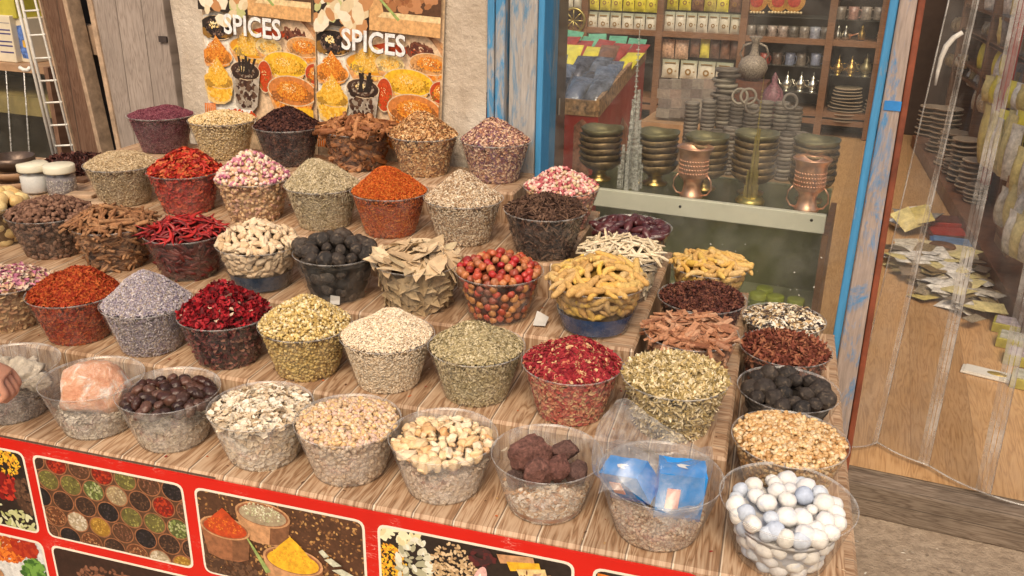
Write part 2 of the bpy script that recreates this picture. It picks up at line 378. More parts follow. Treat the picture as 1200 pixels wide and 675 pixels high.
class Flat:
    """flat shapes printed on a sheet: x right, z up, clipped to an outline, each layer a hair in front of the last"""
    def __init__(s, clip, y=0., step=.00004): s.clip = clip; s.y = y; s.st = step; s.mb = MB(); s.k = 0; s.mats = []
    def mi(s, m):
        if m not in s.mats: s.mats.append(m)
        return s.mats.index(m)
    def poly(s, pts, m, lift=None):
        c = s.clip; n = len(c); P = list(pts)
        for i in range(n):
            (ax, ay), (bx_, by) = c[i], c[(i+1) % n]; Q = []
            def side(p): return (bx_-ax)*(p[1]-ay)-(by-ay)*(p[0]-ax)
            for j in range(len(P)):
                p, q = P[j], P[(j+1) % len(P)]; sp, sq = side(p), side(q)
                if sp >= 0: Q.append(p)
                if sp*sq < 0: t = sp/(sp-sq); Q.append((p[0]+(q[0]-p[0])*t, p[1]+(q[1]-p[1])*t))
            P = Q
            if len(P) < 3: return
        if lift is None: s.k += 1; y = s.y-s.k*s.st
        else: y = s.y-lift*s.st
        s.mb.add([(x, y, z) for x, z in P], [tuple(range(len(P)))], s.mi(m))
    def ell(s, cx, cz, rx, rz, m, rot=0, n=22, wob=0):
        p = []
        for i in range(n):
            a = 2*PI*i/n; q = 1+wob*random.uniform(-1, 1); x, z = rx*q*math.cos(a), rz*q*math.sin(a)
            p.append((cx+x*math.cos(rot)-z*math.sin(rot), cz+x*math.sin(rot)+z*math.cos(rot)))
        s.poly(p, m)
    def dots(s, cx, cz, rx, rz, m, n, size, asp=.6, inside=True):
        s.k += 1; k0 = s.k
        for i in range(n):
            a = random.uniform(0, 2*PI); r = math.sqrt(random.random()) if inside else 1
            x, z = cx+rx*r*math.cos(a), cz+rz*r*math.sin(a); t = random.uniform(0, PI); l = size*random.uniform(.6, 1.4)
            p = [(x+l*math.cos(b)*math.cos(t)-l*asp*math.sin(b)*math.sin(t), z+l*math.cos(b)*math.sin(t)+l*asp*math.sin(b)*math.cos(t)) for b in np.arange(0, 6.2, 2*PI/7)]
            s.poly(p, m, k0+i*.04)
        s.k = int(k0+n*.04)+1
    def dotsrect(s, x0, x1, z0, z1, m, n, size, asp=.6):
        s.k += 1; k0 = s.k
        for i in range(n):
            x, z = random.uniform(x0, x1), random.uniform(z0, z1); t = random.uniform(0, PI); l = size*random.uniform(.6, 1.4)
            p = [(x+l*math.cos(b)*math.cos(t)-l*asp*math.sin(b)*math.sin(t), z+l*math.cos(b)*math.sin(t)+l*asp*math.sin(b)*math.cos(t)) for b in np.arange(0, 6.2, 2*PI/7)]
            s.poly(p, m, k0+i*.02)
        s.k = int(k0+n*.02)+1
    def build(s, name, parent=None): return s.mb.build(name, s.mats, parent)
def rrect(pts, r=.02, n=5):            # rounded quadrilateral, anticlockwise
    out = []; k = len(pts)
    for i in range(k):
        p = np.array(pts[i]); a = np.array(pts[i-1])-p; b = np.array(pts[(i+1) % k])-p
        a = a/np.linalg.norm(a)*r; b = b/np.linalg.norm(b)*r
        for t in np.linspace(0, 1, n): q = (1-t)**2*(p+a)+2*t*(1-t)*p+t*t*(p+b); out.append((q[0], q[1]))
    return out
def shrink(pts, d):
    c = np.mean(np.array(pts), 0); o = []
    for p in pts: v = np.array(p)-c; o.append(tuple(c+v*(1-d/np.abs(v).max() if False else 1)-np.sign(v)*d))
    return o
def PG(name, pal, **k): return G('print_'+name, pal, rough=.45, fine=60, sheen=.12, bmp=0, spec=.4, **k)
def PF(name, c): return M('print_'+name, c, .42, var=.34, scale=85, bmp=0)
PY_ = 1.3116
def picture(corners, r=.02):
    """corners: bl, br, tr, tl on the sheet; gives the framed picture's canvas"""
    out = rrect(corners, r); ins = rrect(shrink(corners, .0055), r*.8)
    fr = Flat(out, PY_); fr.poly(out, cream); at_stall(fr.build('picture_border'))
    return Flat(ins, PY_-.0004), ins
def bowl_of(fl, cx, cz, rx, rz, rim, base, gm, n, size, rot=0, asp=.6):
    fl.ell(cx, cz, rx, rz, rim, rot); fl.ell(cx, cz, rx*.9, rz*.9, base, rot); fl.dots(cx, cz, rx*.82, rz*.82, gm, n, size, asp)
p_brown = PF('brown', (.10, .045, .022)); p_dark = PF('dark', (.025, .016, .012)); p_rim = PF('bowl_brown', (.30, .12, .055)); p_wood = PF('bowl_wood', (.52, .27, .13))
p_or = PF('orange', (.70, .18, .02)); p_ye = PF('yellow', (.82, .42, .03)); p_red = PF('red_powder', (.48, .06, .015)); p_white = PF('white', (.80, .76, .68)); p_green = PF('green', (.16, .26, .05))
sets = [([(.66,.52,.28),(.75,.62,.40),(.5,.36,.18)], (.5,.36,.2)), ([(.03,.025,.03),(.07,.05,.05)], (.02,.015,.015)), ([(.32,.30,.07),(.45,.40,.12),(.22,.2,.05)], (.2,.17,.05)),
        ([(.10,.05,.03),(.18,.09,.05)], (.06,.03,.02)), ([(.45,.03,.015),(.6,.06,.02)], (.3,.02,.01)), ([(.45,.17,.07),(.6,.3,.14)], (.2,.07,.03)),
        ([(.62,.35,.06),(.75,.45,.1)], (.5,.26,.04)), ([(.72,.6,.42),(.8,.7,.55)], (.6,.47,.3)), ([(.33,.14,.08),(.22,.09,.05)], (.14,.06,.03)), ([(.28,.34,.10),(.5,.52,.25)], (.15,.17,.05))]
dim = lambda c, k=.74: tuple(q*k for q in c)
sets = [([dim(c) for c in p], dim(b_, .6)) for p, b_ in sets]
pgr = [PG('grain_%s' % w, s[0]) for w, s in zip('sand black moss bark red rust saffron cream clay leaf'.split(), sets)]
pba = [PF('ground_%s' % w, s[1]) for w, s in zip('sand black moss bark red rust saffron cream clay leaf'.split(), sets)]
# framed pictures on the red sheet: top row of five, second row below
def quad(px):                           # picture corners read off the photograph, put on the sheet's plane
    return [tuple(at_y(x, y, 1.312)[[0, 2]]) for x, y in px]
zt = float(np.mean([q[1] for q in quad([(37, 532.5), (214, 568), (227, 571), (427, 610), (442, 615), (674, 655.7)])]))
zb1 = float(np.mean([q[1] for q in quad([(59, 632), (227, 665), (44, 624)])]))
lx = [quad([(x, y)])[0][0] for x, y in ((37, 532.5), (214, 568), (227, 571), (427, 610), (442, 615), (674, 655.7), (695, 665))]
fr_x = [(lx[0]-.025-(lx[1]-lx[0])*1.05, lx[0]-.022), (lx[0], lx[1]), (lx[2], lx[3]), (lx[4], lx[5]), (lx[6], -.04)]
def rect(i, row=0):
    a, b = fr_x[i]
    z1, z0 = (zt, zb1) if row == 0 else (zb1-.022, zb1-.022-(zt-zb1))
    return [(a, z0), (b, z0), (b, z1), (a, z1)]
for row in (0, 1):
    for i in range(5):
        R_ = rect(i, row); fl, ins = picture(R_); a, b = R_[0][0], R_[1][0]; z0, z1 = R_[0][1], R_[2][1]; w, h = b-a, z1-z0
        k = i if row == 0 else (5 if i == 0 else 6 if i == 1 else (i+1) % 5)
        if k == 1:                      # many little bowls seen from above
            fl.poly(ins, p_brown); q = 0
            for r_ in range(6):
                for c_ in range(8):
                    cx = a+.004+c_*w/6.5+(r_ % 2)*w/13; cz = z1-.012-r_*h/4.55-c_*.0015
                    j = (3,2,1,5,8,4,2,3,7,1,8,9,3,6,5,4,0,1,8,3,2)[(q*5+r_*3) % 21]; q += 1; fl.k = 2+(q % 3)*7
                    bowl_of(fl, cx, cz, w/13.3, h/8.0, p_rim, pba[j], pgr[j], 46, .0035 if j in (4, 7, 9) else .0024)
        elif k == 2:                    # three wooden bowls of powder on a spice strewn table
            fl.poly(ins, pba[8]); fl.dotsrect(a, b, z0, z1, PG('table', [(.35,.17,.06),(.5,.28,.10),(.2,.09,.04),(.13,.06,.03)]), 900, .0035)
            fl.dotsrect(a, a+w*.35, z0, z0+h*.22, pgr[3], 160, .006)
            def pot(cx, cz, rx, rz, hh, rim, base, gm, heap):
                fl.poly([(cx-rx, cz), (cx-rx*.8, cz-hh), (cx-rx*.3, cz-hh*1.12), (cx+rx*.4, cz-hh*1.1), (cx+rx*.82, cz-hh*.95), (cx+rx, cz)], rim)
                fl.ell(cx, cz, rx, rz, p_wood); fl.ell(cx, cz, rx*.92, rz*.88, PF('bowl_inside', (.28, .11, .05))); fl.ell(cx, cz-rz*.05, rx*.86, rz*.78, base)
                fl.poly([(cx+rx*.25, cz-rz*.9), (cx+rx*.15, cz-hh*1.1), (cx+rx*.82, cz-hh*.95), (cx+rx, cz)], PF('pot_side_dark', (.20, .085, .04)))
                fl.ell(cx, cz, rx, rz, p_wood); fl.ell(cx, cz, rx*.92, rz*.88, PF('bowl_inside', (.28, .11, .05))); fl.ell(cx, cz-rz*.05, rx*.86, rz*.78, base)
                if heap: fl.poly([(cx-rx*.84, cz), (cx-rx*.35, cz+rz*1.1), (cx-rx*.02, cz+rz*1.75), (cx+rx*.2, cz+rz*1.4), (cx+rx*.84, cz-rz*.05), (cx+rx*.3, cz-rz*.6), (cx-rx*.5, cz-rz*.55)], base)
                fl.dots(cx, cz+rz*.2, rx*.72, rz*.7, gm, 130, .0022)
            pot(a+w*.41, z1-h*.16, w*.165, h*.14, h*.3, p_wood, pba[7], PG('pale_green', [(.6,.6,.38),(.75,.72,.55),(.45,.45,.25)]), False)
            pot(a+w*.17, z1-h*.40, w*.155, h*.13, h*.34, p_rim, p_red, PG('red_orange', [(.6,.12,.02),(.75,.2,.03),(.42,.06,.015)]), True)
            pot(a+w*.57, z1-h*.62, w*.18, h*.16, h*.42, p_wood, p_ye, PG('gold', [(.85,.5,.04),(.75,.36,.03),(.9,.6,.1)]), True)
            for lx0, lz0, ll in ((.76, .52, .10), (.80, .62, .15), (.73, .44, .06)):
                fl.poly([(a+w*lx0, z1-h*lz0), (a+w*(lx0+ll*.4), z1-h*(lz0-.035)), (a+w*(lx0+ll), z1-h*(lz0+.03)), (a+w*(lx0+ll*.5), z1-h*(lz0+.06))], PF('sage', (.55, .55, .42)))
            fl.poly([(a+w*.30, z1-h*.46), (a+w*.31, z1-h*.46), (a+w*.43, z1-h*.80), (a+w*.40, z1-h*.83)], PF('stem', (.30, .38, .12)))
        elif k == 3:                    # spices laid side by side
            fl.poly(ins, p_dark)
            fl.dots(a+w*.10, z1-h*.08, w*.13, h*.09, PG('pale', [(.7,.62,.35),(.8,.75,.5)]), 40, .012, .45)
            fl.dots(a+w*.05, z1-h*.40, w*.10, h*.2, PG('gold', [(.85,.5,.04)]), 260, .0035); fl.dots(a+w*.06, z1-h*.8, w*.13, h*.2, pgr[6], 260, .0035)
            fl.dots(a+w*.2, z1-h*.38, w*.10, h*.32, PG('ash', [(.62,.6,.45),(.75,.72,.6),(.4,.38,.25)]), 70, .010, .5)
            fl.dots(a+w*.40, z1-h*.33, w*.12, h*.28, PG('wheat', [(.55,.38,.2),(.68,.5,.3),(.42,.27,.14)]), 260, .0042)
            fl.dots(a+w*.55, z1-h*.13, w*.06, h*.1, PG('plum', [(.1,.02,.02),(.05,.02,.02)]), 40, .007)
            fl.ell(a+w*.53, z1-h*.42, w*.035, h*.2, PF('garlic', (.72, .42, .38)), -.25); fl.ell(a+w*.52, z1-h*.45, w*.012, h*.15, p_white, -.25)
            for q in range(4): fl.poly([(a+w*(.62+.05*q), z1-h*(.06+.06*q)), (a+w*(.80+.03*q), z1-h*(.02+.05*q)), (a+w*(.81+.03*q), z1-h*(.09+.05*q)), (a+w*(.64+.05*q), z1-h*(.15+.06*q))], (p_wood, p_ye, PF('straw', (.75, .55, .25)), p_wood)[q])
            fl.dots(a+w*.82, z1-h*.5, w*.16, h*.33, PG('clove', [(.18,.07,.04),(.32,.15,.1),(.5,.3,.2),(.1,.04,.03)]), 220, .006, .3)
            fl.dots(a+w*.62, z1-h*.72, w*.1, h*.2, pgr[5], 120, .005)
            for q in range(7): fl.ell(a+w*(.30+.07*q), z1-h*(.78+.05*(q % 3)), .026, .008, PG('pod', [(.45,.5,.2),(.6,.62,.34),(.35,.4,.14)]), .6-.4*(q % 3))
        elif k == 0:
            fl.poly(ins, p_dark); fl.dots(b-w*.16, z1-h*.16, w*.12, h*.17, PG('gold', [(.85,.5,.04),(.7,.3,.03)]), 200, .004); fl.dots(b-w*.20, z1-h*.46, w*.12, h*.17, PG('berry', [(.35,.02,.015),(.5,.04,.02),(.2,.01,.01)]), 120, .006, .95)
            fl.dots(b-w*.04, z1-h*.55, w*.07, h*.22, pgr[3], 160, .005, .9); fl.dots(b-w*.24, z0+h*.14, w*.3, h*.16, PG('pod', [(.5,.5,.25),(.62,.62,.38),(.38,.4,.16)]), 90, .010, .45)
            fl.dots(a+w*.3, z1-h*.5, w*.3, h*.4, pgr[0], 300, .006)
        elif k == 4:
            fl.poly(ins, p_dark); fl.dots(a+w*.4, z0+h*.3, w*.5, h*.4, pgr[5], 240, .006)
            fl.poly([(a+w*.05, z1-h*.05), (a+w*.3, z1-h*.06), (a+w*.9, z1-h*.2), (a+w*.85, z1-h*.26), (a+w*.3, z1-h*.14), (a+w*.05, z1-h*.12)], p_or)
        elif k == 5:
            fl.poly(ins, PF('pale_grey', (.62, .62, .6))); fl.dots(b-w*.30, z1-h*.20, w*.16, h*.17, PG('red_orange', [(.6,.12,.02)]), 420, .006); fl.dots(b-w*.14, z1-h*.12, w*.09, h*.13, pgr[4], 200, .007)
            fl.dots(b-w*.40, z1-h*.12, w*.10, h*.10, pgr[6], 160, .006); fl.dots(b-w*.09, z1-h*.46, w*.09, h*.20, PG('herb', [(.08,.20,.03),(.16,.33,.06),(.04,.12,.02)]), 130, .010)
            fl.ell(b-w*.5, z1-h*.6, w*.17, h*.2, p_wood); fl.dots(b-w*.5, z1-h*.6, w*.14, h*.16, pgr[2], 160, .005); fl.dots(b-w*.8, z1-h*.55, w*.2, h*.16, PG('herb', [(.08,.20,.03)]), 120, .008)
        else:
            fl.poly(ins, PF('deep_brown', (.035, .015, .010))); fl.dots(a+w*.4, z1-h*.3, w*.25, h*.15, pgr[8], 100, .007)
            fl.dots(a+w*.6, z1-h*.6, w*.3, h*.25, pgr[4], 120, .006)
        at_stall(fl.build('printed_picture'))
# ================================================================== BOWLS AND WHAT IS IN THEM
plastic = clear_plastic('bowl_plastic', haze=.05, gloss=.13, rough=.12, wob=.08, edge=.34)
cloudy = clear_plastic('cloudy_plastic', haze=.20, gloss=.24, rough=.2, wob=.2, scuff=26)
rim_mat = clear_plastic('bowl_rim', tint=(.95, .94, .92), haze=.22, gloss=.25, rough=.3, edge=.35, wob=0.)
BR, BF, BH = .105, .0715, .115
BOWLMESH = {}
def bowl(x, y, tier, label, R=BR, h=BH, rotz=0., liner=None, tint=None):
    key = (round(R, 3), round(h, 3))
    z = TZ[tier]+.0012
    if key not in BOWLMESH:
        r0 = R*BF/BR; b = MB()
        b.lathe([(r0*.05, .0035), (r0*.8, .0035), (r0*.92, .0008), (r0, .002), (r0*1.01, .006)]+[(r0+(R-r0)*t, h*t) for t in (.12, .3, .5, .7, .9, .965)], 160, flute=.0045, nfl=40)
        r_ = MB(); r_.lathe([(R*.988, h*.965), (R*1.004, h*.985), (R*1.012, h), (R*.998, h*1.008), (R*.990, h*.995)], 72)
        BOWLMESH[key] = (b, r_, None, None)
        o = b.build('plastic_bowl', plastic); rm = r_.build('rim', rim_mat, o); BOWLMESH[key] = (o.data, rm.data)
    else:
        o = link('plastic_bowl', BOWLMESH[key][0]); link('rim', BOWLMESH[key][1], o)
    if label.startswith('front row'):
        if (key, 'c') not in BOWLMESH: me_ = o.data.copy(); me_.materials[0] = cloudy; BOWLMESH[(key, 'c')] = me_
        o.data = BOWLMESH[(key, 'c')]
    o.location = (x, y, z); o.rotation_euler = (0, 0, rotz)
    tag(o, label, 'bowl', 'clear plastic bowls on the spice stall')
    if liner:
        r0 = R*BF/BR; l = MB(); l.lathe([(r0*.97-.001, .005), (r0+(R-r0)*liner[1]*.96-.003, h*liner[1])], 60, flute=.006, nfl=30)
        l.build('paper_liner', liner[0], o)
    return o
def heap_obj(hp, loc, name, label, cat, pal, kind, size, n_top, n_side, rough=.8, tilt=.35, core_scale=200, sheen=.3, lift=.3, weights=None, side_pal=None, spec=.25, dark=.88, jit=.25):
    key = name+'_%d' % (len(MATS))
    gm = G('loose_'+key, pal, rough, sheen=sheen, weights=weights, spec=spec)
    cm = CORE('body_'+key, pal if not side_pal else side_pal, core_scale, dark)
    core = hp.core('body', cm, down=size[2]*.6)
    nv = len(core.vertices); cv = np.empty(nv*3, np.float32); core.vertices.foreach_get('co', cv)
    cf = np.empty(len(core.polygons)*3, np.int32); core.polygons.foreach_get('vertices', cf)
    bpy.data.meshes.remove(core)
    p, n = hp.sample_top(n_top); p = p+n*size[2]*(lift+rng.uniform(-.4, .5, len(p)))[:, None]
    A = swarm(p, n, kind, size, tilt, jit)
    p, n = hp.sample_side(n_side); p = p-n*(size[2]*.3+.0005)
    B = swarm(p, n, kind, size, tilt*.5, jit)
    na, nb = len(A[1]), len(B[1])
    V, Fc = join_np((cv.reshape(-1, 3), cf.reshape(-1, 3)), join_np(A, B))
    mats = [cm, gm]
    if side_pal: mats.append(G('side_'+key, side_pal, rough, sheen=sheen, spec=spec))
    me = np_mesh(name, V, Fc, mats)
    mi = np.concatenate([np.zeros(len(cf)//3, int), np.ones(na, int), np.full(nb, 2 if side_pal else 1)]).astype(np.int32)
    me.polygons.foreach_set('material_index', mi); sm = np.zeros(len(mi), bool); sm[:len(cf)//3] = True
    if kind == 'ball': sm[:] = True
    me.polygons.foreach_set('use_smooth', sm)
    o = link(name, me, None, loc); return tag(o, label, cat, None, 'stuff')

SEED = 'seed'
def spice(x, y, tier, bowl_label, name, label, pal, kind, size, n=(2600, 2600), fill=1., hc=.085, R=BR, h=BH, cat='spice', liner=None, **k):
    hk = {q: k.pop(q) for q in ('lump', 'peak', 'off', 'pw') if q in k}
    rz = random.uniform(0, 6)
    bowl(x, y, tier, bowl_label, R, h, rz, liner)
    hp = Heap(R, R*BF/BR, h, fill*1.0, hc, **hk)
    return heap_obj(hp, (x, y, TZ[tier]+.0012), name, label, cat, pal, kind, size, n[0], n[1], **k)

# ---- fifth (top) step
spice(-1.894, 2.452, 5, 'clear bowl of fine purple sumac, far left of the top step', 'sumac_heap', 'low dome of fine dark purple sumac powder', [(.16,.035,.055),(.22,.06,.08),(.11,.02,.04),(.28,.10,.12)], SEED, (.0022, .0016, .0016), (4200, 4200), hc=.045, fill=.97, core_scale=420, pw=2)
spice(-1.664, 2.445, 5, 'clear bowl of pale yellow seeds between the purple sumac and the dark cloves', 'coriander_heap', 'rounded heap of pale golden coriander seeds', [(.62,.44,.21),(.70,.53,.29),(.50,.34,.15),(.75,.6,.38)], 'ball', (.0028, .0026, .0026), (2600, 2600), hc=.055, peak=.2, core_scale=260)
spice(-1.428, 2.435, 5, 'clear bowl of blackish brown cloves in front of the two posters', 'clove_heap', 'pointed heap of blackish brown dried cloves', [(.05,.018,.016),(.08,.03,.024),(.028,.012,.012),(.13,.05,.035)], 'flake', (.0045, .003, .003), (2400, 2400), hc=0.086, core_scale=230)
spice(-.991, 2.462, 5, 'clear bowl of golden brown chips, second from the right on the top step', 'dried_root_heap', 'tall heap of golden brown chopped dried roots', [(.50,.25,.10),(.62,.36,.16),(.36,.16,.06),(.70,.48,.26),(.22,.09,.04)], 'flake', (.0048, .003, .002), (2800, 2600), hc=0.094, core_scale=200)
spice(-.768, 2.462, 5, 'clear bowl of mixed pinkish brown chips, at the right end of the top step', 'herb_mix_heap', 'pointed heap of pinkish brown and violet chopped herb mix', [(.44,.22,.14),(.60,.38,.25),(.25,.11,.10),(.20,.09,.13),(.70,.5,.36)], 'flake', (.0042, .003, .002), (3000, 2800), hc=.080, core_scale=220)
# ---- fourth step
spice(-1.829, 2.16, 4, 'clear bowl of greenish beige cumin, far left of the fourth step', 'cumin_heap', 'rounded heap of greenish beige cumin seeds', [(.47,.345,.20),(.58,.45,.28),(.34,.23,.12),(.67,.54,.37)], SEED, (.0045, .0012, .0012), (4200, 3600), hc=.062, peak=.15, core_scale=300)
spice(-1.608, 2.155, 4, 'clear bowl of bright red flakes beside the pale rosebuds', 'dried_tomato_heap', 'heap of bright red and orange dried tomato flakes', [(.46,.028,.016),(.55,.055,.024),(.32,.016,.010),(.50,.13,.045),(.22,.014,.009)], 'flake', (.0085, .006, .004), (1100, 900), hc=0.084, core_scale=120, rough=.55, lump=.006, side_pal=[(.42,.03,.02),(.5,.07,.03),(.3,.02,.012)])
spice(-1.383, 2.15, 4, 'clear bowl of cream and violet rosebuds on the fourth step', 'rosebud_heap', 'heap of small cream rosebuds with violet pink tips', [(.70,.52,.36),(.78,.62,.48),(.55,.22,.28),(.42,.12,.20),(.62,.40,.26),(.72,.5,.46)], 'ball', (.0068, .0055, .0058), (620, 560), hc=0.100, core_scale=110, side_pal=[(.62,.40,.22),(.70,.48,.28),(.5,.29,.15),(.64,.38,.28)], rough=.7)
spice(-1.167, 2.15, 4, 'clear bowl of grey green rosemary needles beside the orange heap', 'rosemary_heap', 'rounded heap of grey green dried rosemary needles', [(.46,.37,.22),(.58,.48,.31),(.33,.255,.145),(.66,.56,.40)], SEED, (.0068, .0011, .0011), (3600, 3000), hc=0.098, peak=.12, core_scale=280)
spice(-.968, 2.15, 4, 'clear bowl of vivid orange safflower on the fourth step', 'safflower_heap', 'smooth pointed heap of vivid orange red safflower', [(.47,.080,.014),(.56,.125,.02),(.38,.050,.010),(.60,.18,.035)], SEED, (.0036, .0012, .0012), (4800, 4200), hc=0.088, core_scale=330, dark=.85)
spice(-.757, 2.15, 4, 'clear bowl of pale beige lemongrass on the fourth step', 'lemongrass_heap', 'tall pointed heap of pale beige chopped lemongrass', [(.58,.43,.28),(.70,.56,.40),(.44,.29,.17),(.28,.17,.10),(.76,.66,.52)], SEED, (.0055, .0015, .0013), (3600, 3200), hc=.092, peak=.05, core_scale=250)
spice(-.526, 2.115, 4, 'clear bowl of dark brown long pepper, at the right end of the fourth step', 'long_pepper_heap', 'rounded heap of dark brown long pepper sticks', [(.070,.036,.024),(.11,.058,.038),(.04,.02,.014),(.15,.085,.055)], 'stick', (.010, .0022, .0022), (900, 800), hc=.062, peak=.15, core_scale=150, dark=.45, lump=.006)
spice(-.540, 2.345, 4, 'clear bowl of bright pink rosebuds beside the blue door frame', 'rosebud_heap', 'heap of bright pink and cream dried rosebuds', [(.58,.20,.20),(.68,.36,.33),(.74,.56,.46),(.40,.09,.10),(.58,.44,.27)], 'ball', (.0064, .005, .0052), (640, 560), hc=.072, core_scale=110, side_pal=[(.62,.28,.20),(.66,.40,.28),(.5,.2,.14),(.6,.38,.2)], rough=.7)
# ---- third step
spice(-1.896, 1.93, 3, 'clear bowl of dark brown cardamom pods, far left of the third step', 'cardamom_heap', 'heap of matt dark brown cardamom pods', [(.16,.082,.052),(.22,.115,.075),(.105,.05,.034),(.27,.15,.10)], 'ball', (.0092, .0058, .0056), (520, 560), R=.112, hc=.066, peak=.15, core_scale=90, dark=.4, sheen=.4)
# ---- second step
spice(-1.80, 1.65, 2, 'clear bowl of violet cream rosebuds at the left edge of the second step', 'rosebud_heap', 'heap of cream rosebuds with violet petals at the left edge', [(.66,.48,.34),(.55,.22,.30),(.42,.14,.22),(.72,.58,.46),(.6,.36,.24)], 'flake', (.0075, .006, .005), (620, 560), hc=.060, core_scale=110, side_pal=[(.50,.30,.16),(.6,.40,.22),(.42,.22,.12)])
spice(-1.586, 1.645, 2, 'clear bowl of red orange chilli flakes on the second step', 'chilli_flake_heap', 'broad heap of deep red orange chilli flakes', [(.34,.038,.012),(.42,.065,.017),(.25,.022,.008),(.47,.11,.028)], 'flake', (.0040, .0024, .0016), (3600, 3200), R=.108, hc=0.082, peak=.14, core_scale=260, dark=.85)
spice(-1.378, 1.645, 2, 'clear bowl of grey lavender on the second step', 'lavender_heap', 'smooth pointed heap of grey violet lavender buds', [(.36,.31,.35),(.46,.41,.44),(.27,.225,.29),(.42,.34,.28),(.58,.53,.54)], SEED, (.0036, .0014, .0014), (4600, 4200), hc=0.094, peak=.1, core_scale=320)
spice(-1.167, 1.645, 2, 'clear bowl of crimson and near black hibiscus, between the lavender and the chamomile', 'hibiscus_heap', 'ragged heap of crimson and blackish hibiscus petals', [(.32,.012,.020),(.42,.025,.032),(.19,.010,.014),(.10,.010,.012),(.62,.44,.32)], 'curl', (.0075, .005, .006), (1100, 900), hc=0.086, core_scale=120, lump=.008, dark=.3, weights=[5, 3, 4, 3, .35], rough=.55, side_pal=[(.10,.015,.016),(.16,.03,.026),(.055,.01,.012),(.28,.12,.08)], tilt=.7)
spice(-.962, 1.650, 2, 'clear bowl of yellow chamomile on the second step', 'chamomile_heap', 'pointed heap of yellow green chamomile flower heads', [(.60,.43,.16),(.68,.52,.24),(.48,.33,.12),(.74,.62,.40),(.42,.31,.15)], 'ball', (.0040, .0036, .0034), (1700, 1500), hc=0.088, core_scale=190, side_pal=[(.55,.39,.14),(.64,.48,.2),(.46,.3,.1)], rough=.8)
spice(-.763, 1.655, 2, 'clear bowl of cream sesame on the second step', 'sesame_heap', 'smooth cream heap of sesame seeds', [(.72,.57,.40),(.80,.67,.50),(.62,.46,.30),(.84,.73,.58)], SEED, (.0030, .0019, .0016), (5200, 4400), hc=.076, peak=.09, core_scale=330, dark=.85)
spice(-.556, 1.660, 2, 'clear bowl of green grey oregano in the middle of the second step', 'oregano_heap', 'smooth heap of green grey dried oregano', [(.42,.34,.185),(.52,.43,.26),(.31,.24,.12),(.60,.51,.34),(.36,.30,.17)], 'flake', (.0032, .0018, .0012), (4200, 4000), hc=.072, peak=.1, core_scale=300)
spice(-.342, 1.645, 2, 'clear bowl of raspberry red petals on the second step', 'rose_petal_heap', 'rounded heap of raspberry red rose petals flecked with straw', [(.30,.022,.030),(.38,.040,.048),(.19,.012,.020),(.46,.16,.09),(.60,.38,.20)], 'flake', (.0055, .0038, .0026), (2400, 2300), hc=.074, peak=.14, core_scale=190, weights=[4, 3.5, 3, 1, .9], side_pal=[(.46,.10,.07),(.54,.2,.12),(.36,.06,.05),(.58,.34,.18)])
spice(-.130, 1.652, 2, 'clear bowl of pale green dried blossom, at the right end of the second step', 'dried_blossom_heap', 'loose heap of pale green and cream dried blossom', [(.62,.48,.24),(.72,.59,.35),(.44,.32,.13),(.78,.67,.46),(.35,.26,.11)], 'curl', (.0095, .0026, .005), (1900, 1700), R=.109, hc=0.050, core_scale=150, lump=.005, dark=.45, tilt=.8, peak=.15)
spice(-.118, 2.10, 2, 'clear bowl of reddish black tea leaves on the right hand ledge', 'dried_berry_heap', 'rounded heap of reddish black crumbled hibiscus leaves', [(.085,.028,.022),(.14,.045,.032),(.05,.018,.016),(.20,.08,.05)], 'curl', (.0065, .0026, .0035), (1700, 1300), R=.108, hc=.045, core_scale=180, dark=.4, tilt=.7, pw=2)
# ---- lowest step, right hand column
spice(.086, 2.25, 1, 'clear bowl of black, white and tan crumbs, rearmost in the right column', 'herb_crumble_heap', 'uneven heap of black, white and tan crumbled herbs', [(.72,.62,.46),(.78,.73,.64),(.05,.04,.045),(.5,.34,.18),(.12,.08,.06)], 'flake', (.0065, .005, .0035), (1300, 1000), hc=.022, fill=1.08, core_scale=130, lump=.010, pw=2, weights=[3, 2, 2.4, 2.4, 1.5])
spice(.092, 2.065, 1, 'clear bowl of red brown star anise in the right hand column', 'star_anise_heap', 'low heap of red brown broken star anise', [(.17,.045,.030),(.25,.075,.045),(.11,.03,.02),(.33,.13,.07)], 'curl', (.0095, .0032, .005), (1100, 900), R=.108, hc=.028, fill=1.06, core_scale=130, dark=.35, tilt=.9, pw=2, lump=.006)
spice(.104, 1.63, 1, 'clear bowl of golden resin in front of the black limes, right hand column', 'resin_heap', 'low heap of translucent golden frankincense resin grains', [(.58,.35,.15),(.66,.45,.23),(.48,.26,.10),(.70,.53,.33)], 'ball', (.0062, .0052, .005), (1000, 800), R=.112, h=.114, hc=.022, fill=1.08, core_scale=130, pw=2, lump=.005, rough=.4, spec=.5)
# ---- lowest step, front row
spice(-.948, 1.425, 1, 'front row clear bowl of pale gum half covered with plastic film', 'gum_heap', 'low heap of pale grey beige gum lumps', [(.64,.52,.38),(.72,.62,.48),(.55,.42,.28),(.76,.69,.58)], 'flake', (.0085, .007, .005), (800, 800), R=.107, hc=.030, fill=.97, core_scale=120, pw=2, lump=.005, rough=.5)
spice(-.752, 1.428, 1, 'front row clear bowl of pale tan gum grains, left of the yellow lumps', 'gum_heap', 'low rounded heap of small tan and honey gum grains', [(.66,.48,.31),(.74,.58,.42),(.55,.36,.2),(.70,.46,.22),(.62,.42,.33)], 'ball', (.0058, .0048, .0045), (1100, 1000), R=.107, hc=.032, fill=.97, core_scale=140, pw=2, lump=.004, rough=.5, side_pal=[(.60,.46,.33),(.66,.54,.42),(.52,.38,.26)])
